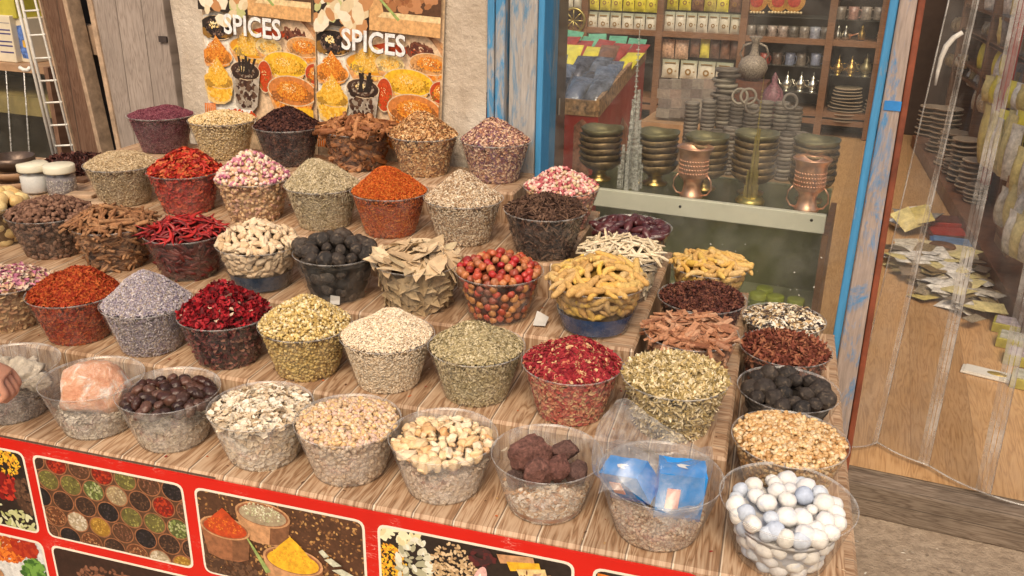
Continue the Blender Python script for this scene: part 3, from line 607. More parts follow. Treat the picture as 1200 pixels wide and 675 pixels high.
# ------------------------------------------------------------------ countable goods: every piece an object
def OM(name, pal, rough=.6, scale=60, var=.35, bmp=.35, bdist=.004, spec=.35, sss=0, metal=0, spots=None):
    """each object draws its own tone between the palette's colours"""
    if name in MATS: return MATS[name]
    m, nt, b = new_mat(name)
    r = nd(nt, 'ShaderNodeObjectInfo').outputs['Random']; n = len(pal)
    c = ramp(nt, r, [(i/max(1, n-1), pal[i]) for i in range(n)])
    scale = scale*TEXK; co = objco(nt); ov = nd(nt, 'ShaderNodeVectorMath', operation='ADD'); lk(nt, co, ov.inputs[0]); sv0 = nd(nt, 'ShaderNodeVectorMath', operation='SCALE'); sv0.inputs[0].default_value = (3, 7, 5); lk(nt, r, sv0.inputs['Scale']); lk(nt, sv0.outputs[0], ov.inputs[1]); co = ov.outputs[0]
    f = noise(nt, scale, 5, .68, co)
    c = mixc(nt, 1., c, ramp(nt, f, [(.3, (1-var,)*3), (.72, (1+var,)*3)]), 'MULTIPLY')
    if spots: c = mixc(nt, ramp(nt, noise(nt, spots[1]*TEXK, 4, .6, co), [(.55, (0,)), (.68, (1,))]), c, spots[0])
    lk(nt, c, b.inputs['Base Color']); b.inputs['Roughness'].default_value = rough; b.inputs['Specular IOR Level'].default_value = spec; b.inputs['Metallic'].default_value = metal
    if sss: b.inputs['Subsurface Weight'].default_value = sss; b.inputs['Subsurface Radius'].default_value = (.012, .006, .004)
    bump(nt, b, noise(nt, scale*1.6, 5, .7, co), bmp, bdist); MATS[name] = m; return m
TEXK = 2.4
def ico(level):
    v, f = base_shape('ball'); v = [np.array(p) for p in v]; f = [tuple(t) for t in f]
    for _ in range(level):
        mid = {}; nf = []
        def mp(a, b):
            k = (min(a, b), max(a, b))
            if k not in mid: p = v[a]+v[b]; v.append(p/np.linalg.norm(p)); mid[k] = len(v)-1
            return mid[k]
        for a, b, c in f: x, y, z = mp(a, b), mp(b, c), mp(c, a); nf += [(a, x, z), (b, y, x), (c, z, y), (x, y, z)]
        f = nf
    return np.array(v), np.array(f)
ICO = {k: ico(k) for k in (1, 2, 3, 4)}
def blob(name, half, mat, level=2, rough=.12, freq=2.2, facet=0, dent=None, smooth=True, cut=(.55, .85), seed=None):
    rng = globals()['rng'] if seed is None else np.random.default_rng(seed)
    v, f = ICO[level]; v = v.copy(); d = np.zeros(len(v))
    for o in range(4):
        k = rng.normal(0, freq*(1.6**o), (2, 3)); ph = rng.uniform(0, 6.3, 2)
        d += (.6**o)*np.sin(v@k[0]+ph[0])*np.cos(v@k[1]+ph[1])
    if facet:
        for _ in range(facet):
            n = rng.normal(0, 1, 3); n /= np.linalg.norm(n); h = rng.uniform(*cut); s = v@n; m = s > h; v[m] -= np.outer(s[m]-h, n)
    if dent: v[:, 2] -= dent*np.exp(-((v[:, 0]**2+v[:, 1]**2)/.10))*np.sign(v[:, 2])
    v = v*(1+rough*d)[:, None]*np.array(half)
    return np_mesh(name, v, f, mat, smooth)
def finger(name, L, r, mat, bend=.25, knobs=3, n=8, m=10, taper=.35, flat=1.):
    V = []; Fc = []; a0 = rng.uniform(-bend, bend); b0 = rng.uniform(-bend*.5, bend*.5); ph = rng.uniform(0, 6)
    for i in range(m):
        t = i/(m-1); x = (t-.5)*L; y = a0*L*(t-.5)**2*2+.03*L*math.sin(5*t+ph); z = b0*L*(t-.5)**2
        q = r*(1-taper*abs(2*t-1)**2.5)*(1+.10*math.sin(knobs*6.28*t+ph)+rng.normal(0, .04))
        if i in (0, m-1): q *= .45
        for k in range(n): a = 6.283*k/n; V.append((x, y+q*math.cos(a), z+q*flat*math.sin(a)))
    for i in range(m-1):
        for k in range(n): a = i*n+k; b = i*n+(k+1) % n; Fc += [(a, b, b+n), (a, b+n, a+n)]
    for k in range(1, n-1): Fc += [(0, k+1, k), ((m-1)*n, (m-1)*n+k, (m-1)*n+k+1)]
    return np_mesh(name, V, Fc, mat, True)
def quill(name, L, r, mat, turns=1.25, wall=.0022):
    """a rolled cinnamon stick: a sheet curled into a scroll"""
    V = []; Fc = []; m = 18; ends = (-L/2, -L*.17, L*.17, L/2); bx_ = rng.normal(0, .0012, 4)
    for xi, x in enumerate(ends):
        for s in (0, 1):
            for i in range(m):
                t = i/(m-1); a = t*turns*6.283; q = r*(1-.42*t)-s*wall
                V.append((x+(rng.normal(0, .0012) if xi in (0, 3) else 0), q*math.cos(a)+bx_[xi], q*math.sin(a)))
    W_ = 2*m
    for xi in range(3):
        for i in range(m-1):
            for s in (0, 1):
                a = xi*W_+s*m+i; b = a+1; c = b+W_; d = a+W_; Fc += [(a, b, c), (a, c, d)] if s else [(a, c, b), (a, d, c)]
        for e in (0, m-1): a = xi*W_+e; b = a+m; Fc += [(a, b, b+W_), (a, b+W_, a+W_)]
    for xi in (0, 3):
        for i in range(m-1): a = xi*W_+i; Fc += [(a, a+1, a+1+m), (a, a+1+m, a+m)]
    return np_mesh(name, V, Fc, mat, True)
def strip(name, L, w, th, mat, bend=.2, twist=.5, m=6, point=0., curl=.0):
    """a thin strip or leaf with thickness"""
    V = []; Fc = []; tw = rng.uniform(-twist, twist); bd = rng.uniform(-bend, bend)
    for i in range(m):
        t = i/(m-1); x = (t-.5)*L; wd = w*(1-point*abs(2*t-1)**1.8)*(1+rng.normal(0, .06)); a = tw*(t-.5); z = bd*L*(2*t-1)**2*.5
        for s in (1, -1):
            for e in (-1, 0, 1): V.append((x+(rng.normal(0, L*.012) if i in (0, m-1) else 0), e*wd*math.cos(a), z+e*wd*math.sin(a)+s*th*.5+curl*w*abs(e)))
    for i in range(m-1):
        a = i*6
        for e in (0, 1): Fc += [(a+e, a+6+e, a+7+e), (a+e, a+7+e, a+1+e), (a+3+e, a+10+e, a+9+e), (a+3+e, a+4+e, a+10+e)]
        Fc += [(a, a+3, a+9), (a, a+9, a+6), (a+2, a+8, a+11), (a+2, a+11, a+5)]
    for a in (0, (m-1)*6):
        for e in (0, 1): Fc += [(a+e, a+e+1, a+e+4), (a+e, a+e+4, a+e+3)]
    return np_mesh(name, V, Fc, mat, False)
def place(me, name, p, n, along=None, spin=None, scale=1., tilt=.25):
    nz = Vector(n)+Vector(rng.normal(0, tilt, 3)); nz.normalize()
    t = Vector(rng.normal(0, 1, 3)) if along is None else Vector(along)+Vector(rng.normal(0, .25, 3))
    t = (t-nz*t.dot(nz)); t.normalize(); b = nz.cross(t)
    o = link(name, me); o.matrix_world = Matrix.Translation(Vector(p)) @ Matrix((t, b, nz)).transposed().to_4x4() @ Matrix.Scale(scale, 4)
    return o
def thin(pts, d, first=()):
    keep = []; kp = [np.array(q) for q in first]
    for i, p in enumerate(pts):
        if all(np.sum((p-q)**2) > d*d for q in kp): keep.append(i); kp.append(p)
    return keep
def pile(x, y, tier, hp, variants, name, label, cat, group, d, core=None, tilt=.25, sink=.25, half=.01, sides=True, jit=.12, flat_top=False, side_in=1., roll=False, side_lo=.1, extra=.0, side_variants=None):
    """lay pieces over the top and against the wall of a bowl, none closer than d"""
    base = np.array([x, y, TZ[tier]+.0012]); P, N = hp.sample_top(2600); k = thin(P, d); P, N = P[k], N[k]; made = []
    tops = [p for p in P]
    for p, n in zip(P, N):
        r = math.hypot(p[0], p[1])
        if p[2] < hp.h*1.02 and r > hp.Rf-half: q = (hp.Rf-half)/r; p = np.array([p[0]*q, p[1]*q, p[2]])
        along = None if not roll else np.cross(n, (0, 0, 1))+rng.normal(0, .35, 3)
        sc = 1+rng.normal(0, jit)
        made.append(place(variants[rng.integers(len(variants))], name, base+p+n*half*(1-2*sink)*.6+np.array([0, 0, extra*rng.random()]), n, along, scale=sc, tilt=tilt))
    if sides:
        P, N = hp.sample_side(2200, side_lo); k = thin(P, d*.95, tops); sv = side_variants or variants
        for p, n in zip(P[k], N[k]):
            al = np.cross(n, (0, 0, 1))+rng.normal(0, .5, 3)
            made.append(place(sv[rng.integers(len(sv))], name, base+p-n*half*side_in, n, al, scale=1+rng.normal(0, jit*.5), tilt=tilt*.4))
    for o in made: tag(o, label, cat, group)
    if core:
        me = hp.core('filling', core[2], .90, half*core[3] if len(core) > 3 else half*1.1); o = link(core[0], me, None, tuple(base)); tag(o, core[1], cat, None, 'stuff')
    return made
def dark_core(key, pal, scale=70, dark=.35): return CORE('deep_'+key, pal, scale, dark)  # filling colours darkened to paint the shade between the pieces

# cinnamon sticks, top step
bowl(-1.205, 2.455, 5, 'clear bowl of rolled cinnamon sticks on the top step, below the posters')
cin = OM('cinnamon', [(.32,.125,.046),(.44,.20,.085),(.21,.072,.027),(.38,.16,.062)], .65, 45, .3)
cv = [quill('cinnamon_stick', rng.uniform(.075, .105), rng.uniform(.0062, .0085), cin) for _ in range(7)]
pile(-1.205, 2.455, 5, Heap(BR, BF, BH, .95, .048, pw=1.6), cv, 'cinnamon_stick', 'rolled cinnamon stick in the bowl below the posters', 'cinnamon stick', 'rolled cinnamon sticks', .0165, ('cinnamon_filling', 'cinnamon sticks lying deeper in the bowl below the posters', dark_core('cinnamon', [(.3,.11,.05),(.2,.07,.03)])), tilt=.14, half=.0085, extra=.008, side_in=1.6)
# figs at the left edge, third step
bowl(-2.115, 1.95, 3, 'clear bowl of round yellow dried limes at the left edge of the photograph')
yl = OM('yellow_lime', [(.72,.50,.20),(.80,.62,.30),(.62,.38,.14)], .5, 40, .2)
pile(-2.115, 1.95, 3, Heap(BR, BF, BH, 1., .05), [blob('dried_yellow_lime', (.023, .022, .020), yl, 2, .07, dent=.15) for _ in range(4)], 'dried_yellow_lime', 'round yellow dried lime in the bowl at the left edge', 'dried lime', 'yellow dried limes', .036, ('yellow_lime_filling', 'yellow dried limes deeper in the bowl', dark_core('ylime', [(.5,.3,.12),(.4,.22,.08)])), half=.021)
# cinnamon bark pieces, third step left
bowl(-1.665, 1.90, 3, 'clear bowl of rough cinnamon bark between brown cardamom and red chillies')
brk = OM('cinnamon_bark', [(.30,.135,.058),(.42,.22,.105),(.20,.085,.036),(.36,.17,.075)], .7, 55, .35)
pile(-1.665, 1.90, 3, Heap(BR, BF, BH, 1., .055, pw=1.3), [quill('bark_piece', rng.uniform(.055, .09), rng.uniform(.0045, .0065), brk, .8, .0018) for _ in range(10)], 'cinnamon_bark_piece', 'rough strip of cinnamon bark in the bowl left of the red chillies', 'cinnamon bark', 'cinnamon bark strips', .0128, ('bark_filling', 'cinnamon bark deeper in the bowl left of the chillies', dark_core('bark', [(.28,.12,.06),(.18,.07,.035)])), half=.007, tilt=.16, extra=.008)
# whole red chillies
bowl(-1.440, 1.90, 3, 'clear bowl of whole red chillies on the third step')
chl = OM('red_chilli', [(.34,.010,.012),(.46,.022,.018),(.22,.008,.010),(.12,.008,.008)], .36, 30, .4, spec=.55)
chd = OM('dark_chilli', [(.13,.014,.012),(.08,.012,.010),(.20,.03,.02)], .4, 30, .3)
pile(-1.440, 1.90, 3, Heap(BR, BF, BH, 1., .055, pw=1.3), [finger('chilli', rng.uniform(.040, .065), rng.uniform(.0035, .0055), chl, 1.1, 2, 7, 9, .7, .5) for _ in range(7)], 'red_chilli', 'whole red dried chilli in the bowl beside the ginger', 'chilli', 'whole dried red chillies', .0138, ('chilli_filling', 'dark red chillies packed deeper in their bowl', dark_core('chilli', [(.10,.012,.01),(.05,.008,.008),(.2,.03,.02)], 60, .6)), half=.005, tilt=.25, extra=.008, side_variants=[finger('chilli', .06, .0075, chd, .5, 1, 7, 9, .75, .5) for _ in range(3)])
# ginger
foil = M('dark_blue_foil', (.020, .045, .09), .3, var=.4, scale=30, bmp=.4)
foil2 = M('blue_foil', (.012, .055, .17), .25, var=.35, scale=24, bmp=.4)
bowl(-1.215, 1.885, 3, 'clear bowl of pale knobbly ginger, lined with dark blue paper', liner=(foil, .40))
gg = OM('dried_ginger', [(.68,.50,.32),(.76,.60,.42),(.58,.40,.23)], .75, 50, .2)
def ginger():
    a = blob('ginger_piece', (rng.uniform(.011, .019), .0085, .0065), gg, 2, .24, 2.8); return a
pile(-1.215, 1.885, 3, Heap(BR, BF, BH, 1., .070), [ginger() for _ in range(8)], 'dried_ginger_piece', 'pale knobbly piece of dried ginger', 'ginger', 'dried ginger pieces', .0145, ('ginger_filling', 'dried ginger deeper in its bowl', dark_core('ginger', [(.55,.38,.22),(.42,.28,.15)])), half=.0075, tilt=.35, side_lo=.45, extra=.005)
# black limes on the third step
bl = OM('black_lime', [(.028,.021,.018),(.052,.038,.030),(.018,.015,.014),(.075,.055,.042)], .5, 50, .55, bmp=.8, bdist=.006, spec=.45, spots=((.16,.12,.085), 40))
lim = [blob('black_lime', (rng.uniform(.0185, .022), .0195, .0185), bl, 3, .05, 2.0, dent=.12) for _ in range(6)]
bowl(-.998, 1.885, 3, 'clear bowl of black dried limes with a white price slip, on the third step')
pile(-.998, 1.885, 3, Heap(BR, BF, BH, .98, .052, pw=1.6), lim, 'black_lime', 'round black dried lime in the third step bowl', 'dried lime', 'black limes on the third step', .0345, ('black_lime_filling', 'black limes deeper in the third step bowl', dark_core('lime', [(.03,.024,.02),(.02,.016,.014)], 40, .6)), half=.019, tilt=.6)
slip = MB().add([(-.011, 0, -.010), (.012, 0, -.012), (.013, .0, .008), (-.010, 0, .011), (-.011, .0006, -.010), (.012, .0006, -.012), (.013, .0006, .008), (-.010, .0006, .011)], [(0,1,2,3), (7,6,5,4), (0,4,5,1), (1,5,6,2), (2,6,7,3), (3,7,4,0)]).build('price_slip', M('white_paper', (.52, .50, .47), .8, var=.12))
slip.location = (-.972, 1.815, .772); slip.rotation_euler = (math.radians(-18), 0, .3); tag(slip, 'white paper slip stuck to the front of the third step black lime bowl', 'paper slip')
# bay leaves
bowl(-.785, 1.890, 3, 'clear bowl of dry bay leaves on the third step')
byl = OM('bay_leaf', [(.56,.40,.24),(.66,.51,.33),(.45,.31,.18),(.52,.42,.26)], .55, 30, .2)
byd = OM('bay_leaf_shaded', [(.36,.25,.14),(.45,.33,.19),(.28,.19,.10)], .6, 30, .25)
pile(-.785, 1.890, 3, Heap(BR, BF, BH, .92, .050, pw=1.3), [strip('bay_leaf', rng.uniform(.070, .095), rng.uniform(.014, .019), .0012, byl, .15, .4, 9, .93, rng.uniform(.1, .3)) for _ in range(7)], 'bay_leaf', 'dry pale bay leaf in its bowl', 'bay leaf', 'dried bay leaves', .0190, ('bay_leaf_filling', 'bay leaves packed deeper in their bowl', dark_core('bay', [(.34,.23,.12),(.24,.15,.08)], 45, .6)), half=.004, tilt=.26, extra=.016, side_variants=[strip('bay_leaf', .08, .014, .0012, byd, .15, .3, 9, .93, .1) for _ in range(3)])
# rosehips
bowl(-.578, 1.890, 3, 'clear bowl of red and amber rosehips on the third step')
rh = OM('rosehip', [(.38,.014,.020),(.47,.035,.026),(.44,.11,.036),(.56,.27,.11),(.24,.014,.018),(.46,.07,.035)], .35, 40, .25, spec=.5)
rd = OM('amber_rosehip', [(.45,.16,.04),(.60,.28,.09),(.35,.08,.03),(.5,.06,.03),(.18,.08,.05)], .35, 40, .3, spec=.5)
pile(-.578, 1.890, 3, Heap(BR, BF, BH, .97, .058, pw=1.7), [blob('rosehip', (.0100, .0098, .0092), rh, 2, .10, 2.5, dent=.22) for _ in range(6)], 'rosehip', 'shiny red or amber rosehip in the bowl left of the turmeric', 'rosehip', 'dried rosehips', .0168, ('rosehip_filling', 'rosehips deeper in their bowl', dark_core('hip', [(.3,.07,.02),(.2,.03,.02)])), half=.0098, tilt=.8, side_variants=[blob('rosehip', (.0104, .0102, .0095), rd, 2, .10, 2.5, dent=.22) for _ in range(4)])
# turmeric fingers
tm = OM('turmeric_root', [(.60,.34,.07),(.66,.43,.15),(.50,.28,.09),(.62,.42,.19),(.70,.44,.08)], .7, 70, .3, bmp=.5)
tv = [finger('turmeric_root', rng.uniform(.042, .068), rng.uniform(.0066, .0092), tm, .5, 4, 9, 13, .4) for _ in range(9)]
bowl(-.345, 1.895, 3, 'large blue lined clear bowl of yellow turmeric, right end of the third step', R=.114, h=.118, liner=(foil2, .42))
pile(-.345, 1.895, 3, Heap(.114, .0722, .118, 1., .068, pw=1.5), tv, 'turmeric_root', 'yellow turmeric finger in the blue lined bowl', 'turmeric', 'turmeric in the blue lined bowl', .0175, ('turmeric_filling', 'turmeric deeper in the blue lined bowl', dark_core('turm', [(.5,.28,.06),(.4,.2,.04)])), half=.0085, tilt=.2, side_lo=.5, extra=.005)
bowl(-.120, 2.345, 2, 'clear bowl of yellow turmeric, farthest back on the right hand ledge')
pile(-.120, 2.345, 2, Heap(BR, BF, BH, .97, .045, pw=1.7), tv, 'turmeric_root', 'yellow turmeric finger in the rear bowl on the right hand ledge', 'turmeric', 'turmeric in the rear bowl', .0175, ('turmeric_filling', 'turmeric deeper in the rear bowl', dark_core('turm', [(.5,.28,.06)])), half=.0085, tilt=.2, extra=.004)
# pale straw roots and dates behind the turmeric
bowl(-.325, 2.110, 3, 'clear bowl of pale straw coloured roots behind the large turmeric bowl')
st = OM('straw_root', [(.66,.54,.36),(.74,.63,.46),(.54,.42,.26)], .7, 50, .2)
pile(-.325, 2.110, 3, Heap(BR, BF, BH, .97, .050, pw=1.5), [strip('root_sliver', rng.uniform(.05, .08), rng.uniform(.0028, .0045), .003, st, .2, .4, 5, .5, .3) for _ in range(7)], 'root_sliver', 'pale straw coloured root sliver', 'root', 'pale root slivers', .0125, ('root_filling', 'pale root slivers deeper in their bowl', dark_core('straw', [(.5,.38,.24),(.36,.26,.15)])), half=.004, tilt=.3, extra=.010)
bowl(-.338, 2.335, 3, 'clear bowl of glossy dark dates, farthest back on the third step', R=.110)
dt = OM('date', [(.060,.014,.016),(.095,.024,.026),(.040,.010,.013)], .28, 40, .3, spec=.6, bmp=.3)
pile(-.338, 2.335, 3, Heap(.11, .0745, BH, .95, .030, pw=2), [blob('date', (.0245, .0125, .011), dt, 2, .06, 2.0) for _ in range(5)], 'date', 'glossy dark purple brown date', 'date', 'dates', .0240, ('date_filling', 'dates deeper in their bowl', dark_core('date', [(.05,.014,.014),(.03,.01,.01)])), half=.0115, tilt=.4)
# red bark pieces on the right ledge
bowl(-.122, 1.880, 2, 'clear bowl of reddish bark splinters on the right hand ledge')
rb = OM('red_bark', [(.36,.15,.075),(.50,.25,.14),(.24,.09,.045),(.58,.34,.21)], .7, 60, .3)
pile(-.122, 1.880, 2, Heap(BR, BF, BH, .97, .035, pw=1.8), [strip('bark_splinter', rng.uniform(.035, .07), rng.uniform(.0035, .007), .003, rb, .1, .3, 5, .15, rng.uniform(0, .5)) for _ in range(8)], 'bark_splinter', 'reddish bark splinter in the bowl on the right hand ledge', 'bark', 'reddish bark splinters', .0115, ('splinter_filling', 'bark splinters deeper in their bowl', dark_core('rbark', [(.3,.12,.07),(.2,.07,.04)])), half=.005, tilt=.25, extra=.010)
# black limes in the right hand column
bowl(.100, 1.845, 1, 'clear bowl of black dried limes between the star anise and the golden resin', R=.109)
pile(.100, 1.845, 1, Heap(.109, .074, BH, .97, .020, pw=2), lim, 'black_lime', 'round black dried lime in the right hand column bowl', 'dried lime', 'black limes in the right hand column', .0350, ('black_lime_filling', 'black limes deeper in the right hand column bowl', dark_core('lime', [(.03,.024,.02)], 40, .6)), half=.019, tilt=.6)
# chalk balls at the front right
bowl(.102, 1.412, 1, 'large clear bowl of white and pale blue chalky balls, nearest on the right', R=.117, h=.115)
bw = OM('white_chalk', [(.72,.69,.64),(.80,.77,.73),(.66,.65,.65)], .85, 50, .10, bmp=.3, spots=((.60,.62,.68), 30))
bb = OM('blue_chalk', [(.50,.56,.66),(.62,.66,.70),(.42,.49,.63)], .85, 50, .14, bmp=.3)
hp = Heap(.117, .074, .115, .76, .014, pw=2, raw=True)
wv = [blob('chalk_ball', (.0168, .0160, .0155), bw, 3, .06, 1.8) for _ in range(5)]; bv = [blob('chalk_ball', (.0162, .0156, .0152), bb, 3, .06, 1.8) for _ in range(3)]
made = pile(.102, 1.412, 1, hp, wv+wv[:2]+bv, 'chalk_ball', '', 'ball', 'chalky balls in the front right bowl', .0258, ('chalk_ball_filling', 'chalky balls deeper in the front right bowl', CORE('deep_chalk', [(.7,.68,.66),(.6,.62,.68)], 55, .75)), half=.0152, tilt=.9, jit=.12)
for o in made:
    blue = o.data.materials[0] is bb
    o['label'] = 'pale blue chalky ball in the front right bowl' if blue else 'white chalky ball in the front right bowl'
    o['group'] = 'pale blue chalky balls' if blue else 'white chalky balls'
# ---- front row: pink salt, brown nuts, yellow lumps, stones, blue packets
def fill_heap(x, y, name, label, pal, fill, size=(.005, .0035, .003), kind='flake', n=(500, 900), R=BR, h=BH, rough=.5, lump=.004, cat='gum', hc=.006, weights=None):
    return heap_obj(Heap(R, R*BF/BR, h, fill, hc, pw=2, lump=lump), (x, y, TZ[1]+.0012), name, label, cat, pal, kind, size, n[0], n[1], rough=rough, core_scale=150, weights=weights)
bowl(-1.36, 1.42, 1, 'front row clear bowl with one big pink salt rock', R=.108)
fill_heap(-1.36, 1.42, 'gum_heap', 'grey brown gum chips under the big pink salt rock', [(.44,.38,.30),(.56,.49,.39),(.66,.59,.49),(.32,.27,.21)], .46, R=.108)
m, nt, b = new_mat('pink_salt'); co = objco(nt); n1 = noise(nt, 32, 7, .72, co, .8)
lk(nt, ramp(nt, n1, [(.34, (.56, .23, .125)), (.48, (.70, .37, .235)), (.56, (.77, .50, .37)), (.62, (.84, .72, .64))]), b.inputs['Base Color']); b.inputs['Roughness'].default_value = .4
b.inputs['Subsurface Weight'].default_value = .35; b.inputs['Subsurface Radius'].default_value = (.03, .012, .008); bump(nt, b, noise(nt, 70, 6, .75, co), .8, .010)
o = link('salt_rock', blob('salt_rock', (.080, .064, .062), m, 4, .045, 1.7, facet=12, smooth=True, cut=(.78, .92), seed=21)); o.location = (-1.360, 1.418, TZ[1]+.088); o.rotation_euler = (.05, .05, .3); tag(o, 'large pink salt rock sitting in a front row bowl', 'salt rock')
bowl(-1.170, 1.425, 1, 'front row clear bowl of shiny dark brown nuts', R=.107)
fill_heap(-1.170, 1.425, 'gum_heap', 'pale tan gum layer under the dark brown nuts', [(.54,.45,.34),(.64,.55,.43),(.46,.37,.27)], .58, R=.107)
nm = OM('brown_nut', [(.034,.013,.010),(.062,.022,.015),(.020,.010,.009),(.13,.060,.042)], .30, 45, .4, spec=.5, bmp=.35)
hp = Heap(.107, .0728, BH, .90, .022, pw=2)
pile(-1.170, 1.425, 1, hp, [blob('brown_nut', (.0160, .0138, .0105), nm, 3, .06, 2.4, dent=.12) for _ in range(6)], 'brown_nut', 'shiny dark brown nut in the front row bowl', 'nut', 'dark brown nuts', .0215, None, half=.011, tilt=.4, sides=False)
bowl(-.548, 1.430, 1, 'front row clear bowl of large pale yellow resin lumps', R=.107)
fill_heap(-.548, 1.430, 'resin_heap', 'pale tan resin crumbs under the large yellow lumps', [(.64,.52,.40),(.72,.61,.50),(.56,.43,.31)], .74, R=.107)
lm = OM('resin_lump', [(.74,.52,.28),(.80,.64,.42),(.70,.42,.19),(.82,.70,.52),(.62,.33,.13)], .42, 40, .18, sss=.15, spec=.5)
pile(-.548, 1.430, 1, Heap(.107, .0728, BH, .90, .026, pw=2, lump=.004), [blob('resin_lump', (rng.uniform(.007, .017), rng.uniform(.007, .011), rng.uniform(.006, .010)), lm, 2, .20, 2.8, facet=6) for _ in range(9)], 'resin_lump', 'pale yellow frankincense lump in the front row bowl', 'resin', 'pale yellow resin lumps', .0150, None, half=.009, tilt=.8, sides=False, jit=.28)
bowl(-.338, 1.430, 1, 'front row clear bowl of purple brown stones', R=.106)
fill_heap(-.338, 1.430, 'crumb_heap', 'pale crumbs and rusty dust under the purple brown stones', [(.66,.54,.42),(.56,.40,.26),(.46,.26,.13),(.74,.66,.56)], .38, R=.106, hc=.012, lump=.008)
rst = M('rust_dust', (.28, .10, .03), .6, var=.5, scale=40); l = MB(); l.lathe([(.0700, .004), (.0735, .014)], 60); ob = l.build('rust_dust', rst, None, (-.338, 1.430, TZ[1]+.0012)); tag(ob, 'rusty brown dust ring at the foot of the stone bowl', 'dust', None, 'stuff')
sm_ = OM('purple_stone', [(.19,.082,.066),(.25,.115,.09),(.13,.076,.064),(.19,.13,.11)], .75, 50, .6, bmp=1., bdist=.010)
for (dx, dy, dz, hx, rz, lab) in ((-.038, .008, .088, (.040, .028, .033), .6, 'largest reddish purple stone at the left of the stone bowl'), (-.010, -.036, .078, (.028, .022, .028), .2, 'upright purple brown stone at the front of the stone bowl'), (.026, -.012, .082, (.028, .024, .026), 1.2, 'greyish stone in the middle of the stone bowl'), (.030, .030, .096, (.022, .018, .018), .4, 'small dark stone topmost at the back of the stone bowl'), (.062, -.010, .076, (.024, .021, .020), 2.0, 'dark stone at the right of the stone bowl'), (-.002, .028, .060, (.022, .02, .018), .1, 'purple stone half hidden at the back of the stone bowl'), (-.052, -.028, .052, (.018, .016, .016), .7, 'low purple stone under the largest one')):
    o = link('incense_stone', blob('incense_stone', tuple(q*1.22 for q in hx), sm_, 4, .060, 2.6, facet=26, smooth=True, cut=(.66, .92))); o.location = (-.338+dx, 1.430+dy, TZ[1]+dz+.012); o.rotation_euler = (rng.uniform(-.4, .4), rng.uniform(-.4, .4), rz); tag(o, lab, 'stone', 'purple brown stones')
pt = np.array([[-.03+rng.normal(0, .03), .045+rng.normal(0, .012), .075] for _ in range(26)]); Vp, Fp = swarm(pt, np.tile([0, 0, 1.], (26, 1)), 'curl', (.009, .004, .005), .8)
o = link('petal_scraps', np_mesh('petal_scraps', Vp, Fp, G('scraps', [(.66,.58,.34),(.72,.6,.45),(.42,.03,.05),(.6,.5,.25)])), None, (-.338, 1.430, TZ[1]+.003)); tag(o, 'stray petals and leaf scraps at the back of the stone bowl', 'petals', None, 'stuff')
# blue packets in a crumpled bag
bowl(-.122, 1.420, 1, 'front row clear bowl holding blue packets in a crumpled plastic bag', R=.113, h=.118)
fill_heap(-.122, 1.420, 'seed_heap', 'coarse brown seeds under the blue packets', [(.42,.26,.16),(.54,.38,.26),(.30,.17,.10),(.66,.52,.38)], .40, R=.113, h=.118, kind='ball', size=(.004, .003, .0028), n=(900, 1300))
blu = M('blue_print', (.012, .25, .68), .35, var=.15, scale=20, bmp=.1); pnk = M('pink_print', (.74, .36, .30), .4, var=.1); wht = M('white_print', (.8, .8, .78), .4, var=.05); dbl = M('dark_blue_print', (.010, .07, .28), .35, var=.2)
def packet(loc, rot, size, label):
    w, d, h = size; b = MB(); N_ = 7; ph_ = rng.uniform(0, 6, 6)
    def sk(p): q = .0022*(math.sin(130*p[0]+ph_[0])*math.cos(110*p[2]+ph_[1])+.7*math.sin(210*p[1]+ph_[2]+90*p[2])); return (p[0]*(1+q*9), p[1]*(1+q*12), p[2]*(1+q*7))
    for ax in range(3):
        for sg in (-1, 1):
            vs_ = []; 
            for i in range(N_):
                for j in range(N_):
                    p = [0, 0, 0]; p[ax] = sg*.5; p[(ax+1) % 3] = (i/(N_-1)-.5); p[(ax+2) % 3] = (j/(N_-1)-.5); vs_.append(sk((p[0]*w, p[1]*d, p[2]*h)))
            b.add(vs_, [((a0, a0+N_, a0+N_+1, a0+1) if sg > 0 else (a0, a0+1, a0+N_+1, a0+N_)) for a0 in (i*N_+j for i in range(N_-1) for j in range(N_-1))], 0, True)
    o = b.build('blue_packet', blu); o.location = loc; o.rotation_euler = rot; tag(o, label, 'packet')
    q = MB(); q.box(-w*.30, -w*.02, -d/2-.0042, -d/2-.0020, -h*.20, h*.22); q.build('pink_label', pnk, o)
    q = MB(); q.box(-w*.5, w*.5, -d/2-.0040, -d/2-.0020, -h*.46, -h*.38); q.build('dark_band', dbl, o)
    q = MB(); q.add([(-w*.10, -d*.1, h/2+.0030), (w*.10, -d*.16, h/2+.0030), (w*.03, -d*.02, h/2+.0030), (w*.16, d*.05, h/2+.0030), (-w*.05, d*.08, h/2+.0030), (-w*.15, d*.02, h/2+.0030)], [tuple(range(6))]); q.build('emblem', wht, o)
    return o
packet((-.176, 1.416, TZ[1]+.098), (.40, -.28, -.45), (.086, .045, .066), 'blue packet with a white emblem, tilted at the left in the plastic bag')
packet((-.086, 1.418, TZ[1]+.092), (.10, .05, .18), (.084, .052, .105), 'upright blue packet with a pink label at the right in the plastic bag')
